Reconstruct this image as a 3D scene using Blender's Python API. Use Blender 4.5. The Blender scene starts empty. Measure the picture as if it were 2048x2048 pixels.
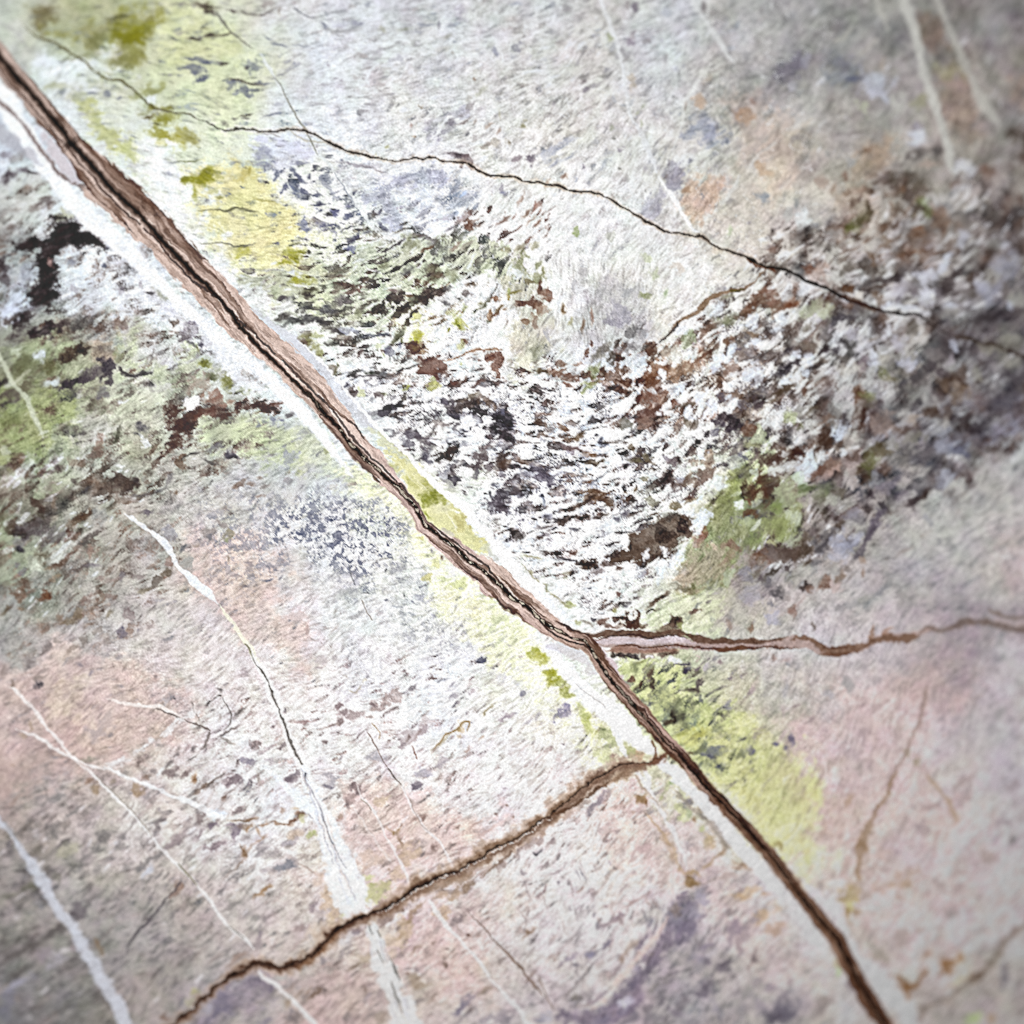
import bpy, math, random
import numpy as np
from mathutils import Vector

# ------------------------------------------------------------------ scene basics
scene = bpy.context.scene
COL = scene.collection
W = 0.20                       # real width of the framed piece of stone (m)
PX = W / 2048.0                # one photograph unit on the stone
Z0 = 0.045                     # height of the stone's highest point above the ground
DIST = 1.6 * W                 # camera distance
CX, CY = 820.0, 960.0          # crown of the gently domed face
DROP = 0.10 * W / (0.766 ** 2) / (W * W)   # z = Z0 - DROP * r^2

cam_d = bpy.data.cameras.new("camera")
cam = bpy.data.objects.new("camera", cam_d)
COL.objects.link(cam)
cam.location = (0, 0, Z0 + DIST)
cam_d.sensor_width = 36
cam_d.lens = 36 * DIST / W
cam_d.clip_start = 0.01
cam_d.clip_end = 100
cam_d.dof.use_dof = True
cam_d.dof.focus_distance = DIST + 0.0004
cam_d.dof.aperture_fstop = 1.8
scene.camera = cam

world = bpy.data.worlds.new("World")
scene.world = world
world.use_nodes = True
bg = world.node_tree.nodes["Background"]
bg.inputs[0].default_value = (0.86, 0.92, 1.0, 1)
bg.inputs[1].default_value = 0.10

LAMP = Vector((-0.074, 0.054, Z0 + 1.14 * W))
ld = bpy.data.lights.new("lamp", 'AREA')  # unseen lamp, added and placed so its falloff darkens the corners
ld.shape = 'DISK'
ld.size = 0.035
ld.energy = 0.85
ld.color = (1.0, 0.988, 0.975)
lamp = bpy.data.objects.new("lamp", ld)
COL.objects.link(lamp)
lamp.location = LAMP
lamp.rotation_euler = (Vector((-0.012, 0.004, Z0)) - LAMP).to_track_quat('-Z', 'Y').to_euler()

scene.view_settings.view_transform = 'Standard'
scene.view_settings.look = 'None'
scene.view_settings.exposure = 0.0
scene.view_settings.gamma = 1.0
scene.render.engine = 'CYCLES'
scene.cycles.use_denoising = False
scene.cycles.use_adaptive_sampling = False
scene.cycles.max_bounces = 4
scene.cycles.filter_width = 1.1

# ------------------------------------------------------------------ numeric helpers
rng = np.random.RandomState(7)
STEP = 2.0
LO, HI = -64.0, 2112.0
ax = np.arange(LO, HI + 1, STEP, dtype=np.float32)
N = len(ax)
U, V = np.meshgrid(ax, ax)                 # photograph coordinates, y down
U = U.astype(np.float32); V = V.astype(np.float32)

TAB = rng.rand(512 * 512).astype(np.float32) * 2 - 1


def vnoise(x, y, seed=0):
    xi = np.floor(x).astype(np.int32); yi = np.floor(y).astype(np.int32)
    fx = x - xi; fy = y - yi
    fx = fx * fx * (3 - 2 * fx); fy = fy * fy * (3 - 2 * fy)
    xi = xi + seed * 57; yi = yi + seed * 131
    x0 = xi & 511; x1 = (xi + 1) & 511
    y0 = (yi & 511) * 512; y1 = ((yi + 1) & 511) * 512
    a = TAB[y0 + x0]; b = TAB[y0 + x1]; c = TAB[y1 + x0]; d = TAB[y1 + x1]
    a = a + (b - a) * fx
    c = c + (d - c) * fx
    return a + (c - a) * fy


def fbm(x, y, scale, octv=4, seed=0, gain=0.5):
    out = 0; amp = 1.0; tot = 0
    x = x / scale; y = y / scale
    for k in range(octv):
        # turn every octave so that no lattice shows
        ca, sa = math.cos(0.6 + k * 1.1), math.sin(0.6 + k * 1.1)
        out = out + amp * vnoise(x * ca - y * sa, x * sa + y * ca, seed + k * 3)
        tot += amp * amp
        amp *= gain; x = x * 2.03; y = y * 2.03
    return out / math.sqrt(tot) * 1.3


def sstep(a, b, x):
    t = np.clip((x - a) / (b - a), 0, 1)
    return t * t * (3 - 2 * t)


def rank(a):
    q = np.quantile(a[::7, ::7], np.linspace(0, 1, 257))
    return np.interp(a, q, np.linspace(0, 1, 257)).astype(np.float32)


w1x = fbm(U, V, 70, 2, 11); w1y = fbm(U, V, 70, 2, 23)
w2x = fbm(U, V, 19, 2, 31); w2y = fbm(U, V, 19, 2, 43)
w3x = fbm(U, V, 7, 2, 51); w3y = fbm(U, V, 7, 2, 63)


def warped(sl, r, f=(0.9, 0.45, 0.22)):
    return (U[sl] + r * (f[0] * w1x[sl] + f[1] * w2x[sl] + f[2] * w3x[sl]),
            V[sl] + r * (f[0] * w1y[sl] + f[1] * w2y[sl] + f[2] * w3y[sl]))


def box(x0, y0, x1, y1):
    i0 = int(np.clip((y0 - LO) / STEP, 0, N)); i1 = int(np.clip((y1 - LO) / STEP + 2, 0, N))
    j0 = int(np.clip((x0 - LO) / STEP, 0, N)); j1 = int(np.clip((x1 - LO) / STEP + 2, 0, N))
    return slice(i0, i1), slice(j0, j1)


def poly_sd(px, py, pts):
    """signed distance to a polygon, positive inside"""
    n = len(pts)
    d = np.full(px.shape, 1e12, np.float32)
    ins = np.zeros(px.shape, bool)
    for k in range(n):
        ax_, ay_ = pts[k]; bx_, by_ = pts[(k + 1) % n]
        ex, ey = bx_ - ax_, by_ - ay_
        wx, wy = px - ax_, py - ay_
        t = np.clip((wx * ex + wy * ey) / (ex * ex + ey * ey + 1e-9), 0, 1)
        dx = wx - ex * t; dy = wy - ey * t
        d = np.minimum(d, dx * dx + dy * dy)
        if ay_ != by_:
            c = ((ay_ > py) != (by_ > py)) & (px < (bx_ - ax_) * (py - ay_) / (by_ - ay_) + ax_)
            ins ^= c
    d = np.sqrt(d)
    return np.where(ins, d, -d)


def spline(pts, n=4):
    """Catmull-Rom through the points, n pieces per span"""
    p = np.array(pts, float)
    p = np.vstack([2 * p[0] - p[1], p, 2 * p[-1] - p[-2]])
    out = []
    for k in range(1, len(p) - 2):
        for t in np.linspace(0, 1, n, endpoint=False):
            a, b, c, d = p[k - 1], p[k], p[k + 1], p[k + 2]
            out.append(0.5 * ((2 * b) + (-a + c) * t + (2 * a - 5 * b + 4 * c - d) * t * t + (-a + 3 * b - 3 * c + d) * t ** 3))
    out.append(p[-2])
    return np.array(out)


def line_field(pts, reach, jit):
    """bbox slice, distance, signed side (+ = right of travel when y is down), arclength fraction, arclength"""
    p = np.array(pts, float)
    sl = box(p[:, 0].min() - reach, p[:, 1].min() - reach, p[:, 0].max() + reach, p[:, 1].max() + reach)
    oi, oj = sl[0].start, sl[1].start
    shp = U[sl].shape
    D = np.full(shp, 1e6, np.float32); S = np.zeros(shp, np.float32); G = np.zeros(shp, np.float32)
    seg = np.hypot(*(p[1:] - p[:-1]).T)
    cum = np.concatenate([[0], np.cumsum(seg)])
    for k in range(len(p) - 1):
        (ax_, ay_), (bx_, by_) = p[k], p[k + 1]
        s2 = box(min(ax_, bx_) - reach, min(ay_, by_) - reach, max(ax_, bx_) + reach, max(ay_, by_) + reach)
        if s2[0].stop <= s2[0].start or s2[1].stop <= s2[1].start:
            continue
        X, Y = warped(s2, jit, (0.25, 0.7, 0.5))
        ex, ey = bx_ - ax_, by_ - ay_
        L = math.hypot(ex, ey) + 1e-9
        wx, wy = X - ax_, Y - ay_
        t = np.clip((wx * ex + wy * ey) / (L * L), 0, 1)
        d = np.hypot(wx - ex * t, wy - ey * t)
        loc = (slice(s2[0].start - oi, s2[0].stop - oi), slice(s2[1].start - oj, s2[1].stop - oj))
        m = d < D[loc]
        D[loc] = np.where(m, d, D[loc])
        S[loc] = np.where(m, cum[k] + t * L, S[loc])
        G[loc] = np.where(m, np.sign(ex * wy - ey * wx), G[loc])
    return sl, D, G, S / cum[-1], S


def T(ox, oy, pts):
    """points read off one enlarged quarter-tile"""
    return [(ox + x * 0.265, oy + y * 0.265) for x, y in pts]


# ------------------------------------------------------------------ ids of the pieces
PARTS = []          # (name, label, parent index or None, kind)


def part(name, label=None, parent=None, kind=None):
    PARTS.append((name, label, parent, kind))
    return len(PARTS) - 1


GREY = part('grey_rock', 'pale grey rock above the thick brown vein')
ID = np.full((N, N), GREY, np.int16)
HGT = np.zeros((N, N), np.float32)

# ------------------------------------------------------------------ colours of the bare stone (16 x 16 samples)
BASE = """
b9beb4 aaaf82 c3c8af cdd2b4 cdcdcd cdcfd4 c8cbcd c3c6c8 c6c6c6 bebebc c3c8cd afafaf a0a0a0 969694 8c8784 878484
d7dce1 d7ded2 bec6a0 cdd4aa d7dade dcdede d4d4d4 d2d0cd d0ceca c8c6c3 c8c8c6 b4b2ae a09c9c a09e9b 9b918a 948e8a
cdd4e1 e6e8e1 e1e6d7 d7dec3 dcdee4 dadce1 dcdad8 dedcd8 dcdad4 d7d5d0 cdcbc8 bebaac b4aca5 aaa6a0 a59e98 9b9692
afb4af d7dce6 ebebeb e4e8cd dedeaf e1e4e6 d7dae4 e1e2e2 e4e2de e6e6e4 d7d4d0 cdc6be c3beb8 a59e96 a5a09c 8c8784
96989e c8cdd4 dce0e6 e1e4e6 cdd0be c3c8b9 b9bcaf e1e2de dedcd8 d7d6d4 e1e0d8 cdc8c0 b9b2aa aaa6a4 a5a3a5 918e8f
8c8c78 a09b8c b9b9b2 d7dade dcdee1 e1e4de e6e8e4 ebece8 d7d4cd b9b6b4 d7d0c6 c8c4c2 bebcba afacac 969393 827f80
969e78 aab296 afaca0 aaac9b bec3be dcdede e8eaec d7d7dc ebedf3 e8eaf0 e1dedc c8c3c0 beba b6 a5a19e 878384 767378
afb2a5 a5a298 afada5 b9b7b4 bec0c3 d2d4d0 d7d7be e1e3e6 ebedf2 e8ebf0 d7d7d0 b4b49b a0988e 8c8784 87848a a09e9e
878a78 9b9891 b4afaa c8c0b9 c3c3c6 c3c6d0 e4e6c8 e1e1d7 e8eaec e1e2e0 cdcbc4 a5a587 968c8c a5a2a2 afaeae b2afaf
a5a5a0 b2aca8 c8c0bc d4cdca d7cdca dedcda e8e8e6 e4e6cd e4e6e8 e1e2de cdcfb9 b9b4af c3c1c2 bebcbc afa8a8 a5a0a2
b4acac c8beba cdc4c0 dad4d0 ded4d0 e4e2e2 e4e4e6 e2e2e4 dee2be e8eaec afb48c b9baaf c0bec0 bebabb afa6a6 b9b6b8
b4a8a5 c3b6af c6bab4 dedcda dedcda e2e0de e4e2e2 e6e4e4 e6e2e0 d7d8be bec48c c3c896 c6beba beb6b6 b9b2b2 b9b7b8
a8a09c c3c0bc cdcac6 d7d4d2 dedcda dad2ce ded4ce e2dedc e1dad7 ded4cd dad6d2 c8caa0 cdcaa5 c4bab6 beb8b8 b6b2b4
969391 aaa7a3 bebbb8 cdcac7 d2cfcc d7cdc6 d7ccc4 d7d0cb dedbd9 dcd8d6 d7cdc8 d4d2d2 c6beb8 c3bab7 bab4b4 b2aeaf
8a8785 9b9894 aca8a5 bcb9b6 c6beb9 cdc4be d0c6c0 d0c8c4 d4d0ce d4d0cf b4aeb2 b9b4b4 c3bebc c0b8b4 b4aca8 aca6a6
7d7a7a 8c8986 9b9693 a09b9c b2aaa6 beb6b0 c0b8b2 beb7b4 b9b4b2 afaaac 969196 9e9b9b a5a1a0 b2aead a59e98 a09b98
"""
hexes = BASE.replace('beba b6', 'bebab6').split()
assert len(hexes) == 256, len(hexes)
GRID = np.array([[int(h[k:k + 2], 16) for k in (0, 2, 4)] for h in hexes], np.float32).reshape(16, 16, 3)


def cubic_grid(G, x, y):
    """smooth lookup, x and y in cells"""
    n = G.shape[0]
    out = 0
    xi = np.floor(x).astype(np.int32); yi = np.floor(y).astype(np.int32)
    fx = x - xi; fy = y - yi

    def wts(f):
        return [((1 - f) ** 3) / 6, (3 * f ** 3 - 6 * f * f + 4) / 6, (-3 * f ** 3 + 3 * f * f + 3 * f + 1) / 6, f ** 3 / 6]
    wx = wts(fx); wy = wts(fy)
    for a in range(4):
        row = 0
        for b in range(4):
            g = G[np.clip(yi + a - 1, 0, n - 1), np.clip(xi + b - 1, 0, n - 1)]
            row = row + g * wx[b][..., None]
        out = out + row * wy[a][..., None]
    return out


bx = (U + 34 * w1x + 12 * w2x + 5 * w3x - 64) / 128
by = (V + 34 * w1y + 12 * w2y + 5 * w3y - 64) / 128
C = cubic_grid(GRID, bx, by).astype(np.float32)
C += (GRID.mean((0, 1)) - C) * -0.10

# ------------------------------------------------------------------ flow of the grain
FLOW = [(560, 560, 3), (650, 520, -8), (760, 600, -12), (850, 560, -28), (950, 520, -40), (1030, 600, -75), (720, 760, -10),
        (1080, 840, 14), (1120, 930, 10), (1000, 960, 5), (1200, 980, -15), (1300, 860, -35), (1420, 800, -50), (1500, 680, -42),
        (1700, 780, -48), (1850, 820, -45), (1900, 600, -40), (1700, 450, -40), (1450, 650, -38), (1180, 600, 70), (1250, 650, -60),
        (600, 100, -8), (800, 120, -12), (1000, 150, -28), (760, 260, -18), (1100, 130, -30), (1000, 300, -35), (1060, 420, -55),
        (300, 300, 20), (450, 150, 5), (450, 320, 8), (520, 420, 15), (1300, 300, -50), (1600, 200, -45), (1900, 150, -60),
        (100, 420, -30), (100, 700, -32), (250, 820, -28), (300, 950, -35), (150, 1050, -30), (450, 900, -25), (300, 1200, -28),
        (560, 1080, -35), (700, 1250, -25), (600, 1430, -22), (800, 1450, -24), (350, 1600, -40), (200, 1750, -35), (100, 1900, -32),
        (560, 1700, -40), (750, 1650, -38), (800, 1900, -36), (1000, 1600, -42), (1100, 1750, -48), (1250, 1900, -50), (1400, 1850, -52),
        (1350, 1750, -50), (1100, 1430, -40), (1150, 1150, -14), (1300, 1100, -28), (1450, 1050, -45), (1330, 1380, -30), (1600, 1150, -48),
        (1800, 1100, -35), (1700, 1450, -60), (1800, 1750, -48), (1950, 1600, -50), (1950, 1950, -40), (1650, 1650, -60), (30, 330, -35)]
fp = np.array(FLOW, float)
g16 = (np.arange(34) * 64 + LO).astype(float)
gx, gy = np.meshgrid(g16, g16)
wgt = 1.0 / ((gx[..., None] - fp[:, 0]) ** 2 + (gy[..., None] - fp[:, 1]) ** 2 + 60 ** 2) ** 1.6
an2 = np.radians(fp[:, 2]) * 2
vx = (wgt * np.cos(an2)).sum(-1); vy = (wgt * np.sin(an2)).sum(-1)
VG = np.stack([vx, vy], -1); VG /= np.linalg.norm(VG, axis=-1, keepdims=True)
F = cubic_grid(VG.astype(np.float32), (U - LO) / 64, (V - LO) / 64)
ang = np.arctan2(F[..., 1], F[..., 0]) * 0.5 + 0.30 * fbm(U, V, 45, 2, 71) + 0.15 * w2x
DX = np.cos(ang).astype(np.float32); DY = np.sin(ang).astype(np.float32)


def grid_at(A, x, y):
    j = np.clip((x - LO) / STEP + 0.5, 0, N - 1).astype(np.int32)
    i = np.clip((y - LO) / STEP + 0.5, 0, N - 1).astype(np.int32)
    return A[i, j]


def lic(src, length, k):
    """smear a noise along the grain of the stone"""
    out = src(U, V).copy()
    for sgn in (1, -1):
        x, y = U.copy(), V.copy()
        for q in range(k):
            dx = grid_at(DX, x, y); dy = grid_at(DY, x, y)
            x = x + sgn * dx * length / k; y = y + sgn * dy * length / k
            out += src(x, y) * (1 - (q + 1) / (k + 1.5))
    return rank(out)


fine = lic(lambda x, y: vnoise(x / 2.6, y / 2.6, 3) + 0.5 * vnoise(x / 5.1, y / 5.1, 5), 6, 2)
med = lic(lambda x, y: vnoise(x / 6.5, y / 6.5, 7) + 0.6 * vnoise(x / 3.4, y / 3.4, 9), 11, 3)
big = lic(lambda x, y: vnoise(x / 13, y / 13, 13) + 0.75 * vnoise(x / 6.2, y / 6.2, 15) + 0.3 * vnoise(x / 3.1, y / 3.1, 17), 17, 4)
huge = lic(lambda x, y: vnoise(x / 27, y / 27, 19) + 0.7 * vnoise(x / 12, y / 12, 21) + 0.35 * vnoise(x / 5, y / 5, 25), 26, 4)
clump = rank(fbm(U, V, 60, 5, 27, 0.6))
grit = rank(fbm(U, V, 9, 3, 37, 0.75))
rid = 1 - np.abs(fbm(U + 9 * w2x + 4 * w3x, V + 9 * w2y + 4 * w3y, 30, 3, 39)) * 1.2
rid2 = 1 - np.abs(fbm(U + 5 * w2x + 3 * w3x, V + 5 * w2y + 3 * w3y, 17, 2, 47)) * 1.2

# ------------------------------------------------------------------ zone fields
def fld(v):
    return np.full((N, N), v, np.float32)


A_FINE = fld(13.0)        # strength of the fine streaks
A_MED = fld(8.0)
A_CL = fld(7.0)
FP_M = fld(0.03)          # share of small flecks
FP_B = fld(0.012)         # share of large flecks
FP_H = fld(0.0)           # share of coarse clumps
WP = fld(0.03)            # share of pale flecks
LN = fld(0.0)             # strength of the thin dark wriggling lines
GR = fld(0.0)             # strength of isotropic dark dots
FC = np.zeros((N, N, 3), np.float32); FC[:] = (150, 145, 150)
FA = fld(0.55)


def zone(pts, soft=40, rough=40, k=1.0, col=None, fa=None, **kw):
    p = np.array(pts, float)
    r = rough + soft + 20
    sl = box(p[:, 0].min() - r, p[:, 1].min() - r, p[:, 0].max() + r, p[:, 1].max() + r)
    X, Y = warped(sl, rough)
    m = sstep(-soft, soft, poly_sd(X, Y, pts)) * k
    arr = dict(fine=A_FINE, med=A_MED, cl=A_CL, m=FP_M, b=FP_B, h=FP_H, w=WP, ln=LN, gr=GR)
    for key, val in kw.items():
        a = arr[key]
        a[sl] += (val - a[sl]) * m
    if col is not None:
        FC[sl] += (np.array(col, np.float32) - FC[sl]) * m[..., None]
    if fa is not None:
        FA[sl] += (fa - FA[sl]) * m


# top left green and white: few flecks, slate
zone([(60, 0), (560, 0), (640, 200), (560, 420), (440, 470), (330, 380), (120, 170)], m=.04, b=.01, col=(120, 125, 140), fine=8)
# slate broken patches under the thin crack
zone([(490, 300), (600, 300), (760, 420), (790, 500), (640, 500), (560, 420)], m=.10, b=.2, col=(108, 114, 132), fa=.85, soft=25)
zone([(700, 330), (960, 350), (930, 450), (760, 470)], b=.16, m=.06, col=(165, 168, 184), fa=.7)
# top field: scratchy pale
zone([(560, 0), (1500, 0), (1400, 420), (1000, 340), (660, 250)], fine=15, med=11, w=.10, m=.06, b=.03, col=(150, 150, 158), fa=.5)
zone([(1000, 60), (1200, 60), (1200, 200), (1030, 200)], fine=18, med=18, m=.08)
# brown scratch fan at 1060,430
zone([(1000, 380), (1120, 380), (1080, 470), (930, 560), (850, 480)], soft=20, m=.26, col=(135, 105, 95), fa=.7, fine=14)
# green grey streaked field
zone([(470, 540), (620, 470), (860, 470), (1000, 470), (1060, 520), (960, 580), (830, 640), (720, 720), (600, 640)],
     m=.22, b=.16, h=.05, w=.12, col=(98, 95, 88), fa=.8, fine=12, med=12, soft=25)
zone([(720, 540), (880, 540), (880, 620), (780, 640)], b=.34, h=.2, col=(72, 60, 56), fa=.85, soft=20)
# white speckled band
zone([(620, 690), (800, 640), (1000, 720), (1250, 730), (1420, 620), (1560, 620), (1600, 800), (1480, 1000), (1360, 1020), (1250, 1210),
      (1120, 1190), (960, 1010), (860, 910), (720, 800)], m=.09, b=.13, h=.02, w=.05, ln=.8, col=(95, 80, 78), fa=.85, fine=9, med=7, cl=5, soft=25, rough=30)
zone([(850, 800), (1060, 770), (1130, 900), (1120, 1010), (980, 1000), (900, 900)], b=.30, h=.10, m=.14, ln=.9, col=(84, 76, 82), fa=.85, soft=30)
zone([(990, 830), (1260, 780), (1290, 900), (1200, 1010), (1040, 980)], b=.22, m=.12, ln=.9, col=(105, 88, 80), fa=.85, soft=30)
zone([(1060, 1020), (1200, 1060), (1250, 1150), (1140, 1190)], b=.05, m=.05, h=0, ln=.45, soft=30)
zone([(780, 600), (1000, 560), (1010, 700), (820, 680)], b=.04, m=.05, h=0, ln=.4, col=(120, 95, 70), soft=20)
# brown knots right of it
zone([(1230, 680), (1440, 620), (1560, 700), (1480, 820), (1330, 840), (1280, 780)], b=.28, h=.22, w=.16, m=.1, col=(120, 92, 78), fa=.8, soft=30)
# coarse right band
zone([(1440, 560), (1640, 430), (1880, 330), (2112, 400), (2112, 880), (1900, 960), (1700, 1060), (1560, 1130), (1450, 1040), (1450, 860)],
     b=.24, h=.36, m=.12, w=.22, col=(90, 78, 74), fa=.85, fine=9, med=9, cl=12, soft=45)
zone([(1700, 760), (2112, 560), (2112, 880), (1880, 980), (1700, 1060), (1620, 1000)], h=.42, b=.24, w=.10, col=(76, 68, 70), fa=.82, soft=50)
zone([(1640, 500), (1780, 330), (1920, 330), (1880, 520), (1700, 560)], h=.30, b=.22, w=.15, col=(110, 88, 74), fa=.75, soft=30)
# left clumps
zone([(-64, 300), (90, 330), (260, 520), (420, 660), (540, 760), (480, 960), (300, 1010), (150, 1180), (-64, 1220)],
     h=.10, b=.05, m=.03, w=.06, col=(98, 84, 78), fa=.7, fine=10, cl=14, soft=40)
zone([(-64, 900), (260, 900), (300, 1010), (150, 1180), (-64, 1200)], h=.30, b=.2, w=.16, col=(84, 72, 64), fa=.72, soft=40)
# brown specks on pink, left
zone([(0, 1060), (350, 1060), (400, 1170), (250, 1260), (0, 1330)], b=.10, m=.08, h=.04, col=(125, 102, 90), fa=.6, soft=30)
# blue speckle cloud
zone([(540, 1010), (700, 980), (790, 1060), (800, 1150), (660, 1170), (540, 1120)], gr=1.0, b=.03, col=(118, 124, 142), soft=50, rough=30)
zone([(400, 980), (560, 1010), (560, 1150), (430, 1160)], gr=.5, soft=40, rough=30)
zone([(780, 1190), (880, 1200), (950, 1310), (860, 1360), (780, 1290)], gr=.35, col=(140, 142, 158), soft=40)
# streaked pale field, lower left
zone([(250, 1530), (400, 1400), (620, 1340), (980, 1330), (900, 1500), (700, 1560), (560, 1560), (400, 1680)],
     fine=11, med=9, b=.035, m=.05, col=(150, 136, 138), fa=.7)
zone([(-64, 1640), (220, 1530), (420, 1600), (620, 1600), (640, 1880), (460, 1960), (260, 2112), (-64, 2112)],
     fine=12, med=14, cl=9, b=.06, m=.06, w=.08, col=(138, 131, 132), fa=.55)
zone([(650, 1560), (1200, 1420), (1330, 1640), (1300, 1900), (1000, 2112), (500, 2112), (640, 1900)],
     fine=13, med=11, b=.02, m=.07, w=.05, col=(146, 130, 128), fa=.6)
zone([(1180, 1850), (1380, 1760), (1500, 1800), (1500, 2112), (1100, 2112)], med=18, fine=9, b=.12, h=.10, col=(124, 116, 124), fa=.6)
# green black speckle under the branch vein
zone([(1230, 1310), (1420, 1330), (1480, 1440), (1440, 1540), (1370, 1540), (1270, 1400)], b=.24, h=.06, m=.14, col=(92, 92, 88), fa=.72, soft=25)
zone([(1420, 1310), (1560, 1320), (1500, 1420)], b=.16, m=.1, col=(135, 130, 138), fa=.6, soft=30)
# pink grey right, soft
zone([(1500, 1330), (2112, 1280), (2112, 2112), (1800, 2112), (1560, 1740)], fine=7, med=9, cl=8, b=.03, m=.02, w=.05, col=(150, 138, 138), fa=.4)
zone([(1560, 1150), (2112, 900), (2112, 1230), (1800, 1270), (1560, 1260)], fine=8, med=10, cl=8, b=.04, m=.03, col=(140, 138, 138), fa=.45)
zone([(1500, 0), (2112, 0), (2112, 320), (1700, 400), (1450, 380)], fine=7, med=9, cl=14, b=.03, m=.01, w=.07, col=(125, 120, 124), fa=.4)

# ------------------------------------------------------------------ paint calls
PAL = dict(K=(48, 33, 34), N=(84, 60, 52), B=(124, 92, 76), P=(146, 140, 152), S=(104, 109, 128), s=(160, 164, 180), G=(150, 150, 22),
           g=(182, 188, 120), T=(188, 152, 122), W=(238, 241, 248), w=(226, 228, 228), Y=(216, 214, 140), D=(98, 92, 92), O=(112, 110, 74),
           R=(150, 105, 72), L=(196, 198, 190), V=(120, 112, 122), I=(214, 194, 188))


def col_of(c):
    return np.array(PAL[c] if isinstance(c, str) else c, np.float32)


def lay(sl, m, col, pid=None, h=0.0, at=0.55):
    C[sl] += (col_of(col) - C[sl]) * m[..., None]
    if pid is not None:
        ID[sl] = np.where(m > at, pid, ID[sl])
    if h:
        HGT[sl] += h * m


def patch(pts, col, a=0.8, soft=8, rough=14, pid=None, brk=0.0, h=0.0):
    p = np.array(pts, float)
    r = rough * 1.6 + soft + 8
    sl = box(p[:, 0].min() - r, p[:, 1].min() - r, p[:, 0].max() + r, p[:, 1].max() + r)
    X, Y = warped(sl, rough)
    sd = poly_sd(X, Y, pts)
    sd = sd + (5 + min(soft, 12)) * (0.9 * (grit[sl] - 0.5) + 0.8 * (med[sl] - 0.5) + 0.8 * (big[sl] - 0.5))
    if brk:
        sd = sd + brk * (big[sl] - 0.5) * 2
    m = sstep(-soft, soft, sd)
    if pid is not None:
        ID[sl] = np.where(m > 0.5, pid, ID[sl])
    m = m * a * (0.82 + 0.36 * clump[sl]) * (0.88 + 0.24 * med[sl])
    lay(sl, np.clip(m, 0, 1), col, None, h)


def blob(x, y, rx, ry, ang_=0.0, col='D', a=0.8, pid=None, soft=None, rough=None, h=0.0):
    R = max(rx, ry)
    soft = soft or max(0.30, 2.4 / min(rx, ry)) + 0.25 * float(np.clip((math.hypot(x - CX, y - CY) - 450) / 700, 0, 1))
    rough = (0.55 * min(rx, ry) + 2) if rough is None else rough
    sl = box(x - R - rough * 2 - 6, y - R - rough * 2 - 6, x + R + rough * 2 + 6, y + R + rough * 2 + 6)
    if sl[0].stop <= sl[0].start or sl[1].stop <= sl[1].start:
        return
    X, Y = warped(sl, rough, (0.3, 0.75, 0.5))
    ca, sa = math.cos(math.radians(ang_)), math.sin(math.radians(ang_))
    dx, dy = X - x, Y - y
    q = np.hypot((dx * ca + dy * sa) / rx, (-dx * sa + dy * ca) / ry)
    k = min(1.0, min(rx, ry) / 7.0)
    q = q + k * (0.34 * (grit[sl] - 0.5) + 0.34 * (big[sl] - 0.5) + 0.25 * (med[sl] - 0.5))
    m = 1 - sstep(1 - soft, 1 + soft, q)
    if pid is not None:
        ID[sl] = np.where(m > 0.5, pid, ID[sl])
    lay(sl, np.clip(m * a * (0.66 + 0.34 * fine[sl] + 0.26 * grit[sl]), 0, 1), col, None, h)


def line(pts, wid, col, a=0.85, soft=1.6, jit=3.0, pid=None, h=0.0, taper=True, fray=0.25, sp=True, gaps=0.0):
    """a vein or crack: wid = one width or one per point"""
    p = spline(pts, 4) if sp and len(pts) > 2 else np.array(pts, float)
    ww = np.array(wid if hasattr(wid, '__len__') else [wid] * len(pts), float)
    sl, D, G, t, S = line_field(p, ww.max() * 0.8 + soft + jit * 1.5 + 6, jit)
    half = np.interp(t, np.linspace(0, 1, len(ww)), ww) * 0.5
    if taper:
        half = half * np.clip(np.minimum(t, 1 - t) * 10 + 0.35, 0, 1)
    half = half * (1 + fray * w2y[sl])
    m = 1 - sstep(half - soft, half + soft, D)
    if gaps:
        m = m * sstep(gaps - 0.15, gaps + 0.15, grit[sl] * 0.4 + clump[sl] * 0.6 + 0.3)
    if pid is not None:
        ID[sl] = np.where(m > 0.5, pid, ID[sl])
    lay(sl, np.clip(m * a * (0.9 + 0.2 * med[sl]), 0, 1), col, None, h)


def blobs(ox, oy, rows, k=0.265):
    for r in rows:
        x, y, rx, ry, an, c, a = r
        pid = None
        if rx * k > 11 and ry * k > 7 and a >= 0.7:
            pid = part('dark_patch' if sum(col_of(c)) < 330 else 'pale_patch')
        cc = col_of(c)
        mossy = cc[2] < 110 and cc[1] > .93 * cc[0]
        blob(ox + x * k, oy + y * k, max(rx * k, 1.6), max(ry * k, 1.6), an, c, a, pid, soft=.75 if mossy and rx * k > 6 else None)

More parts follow.
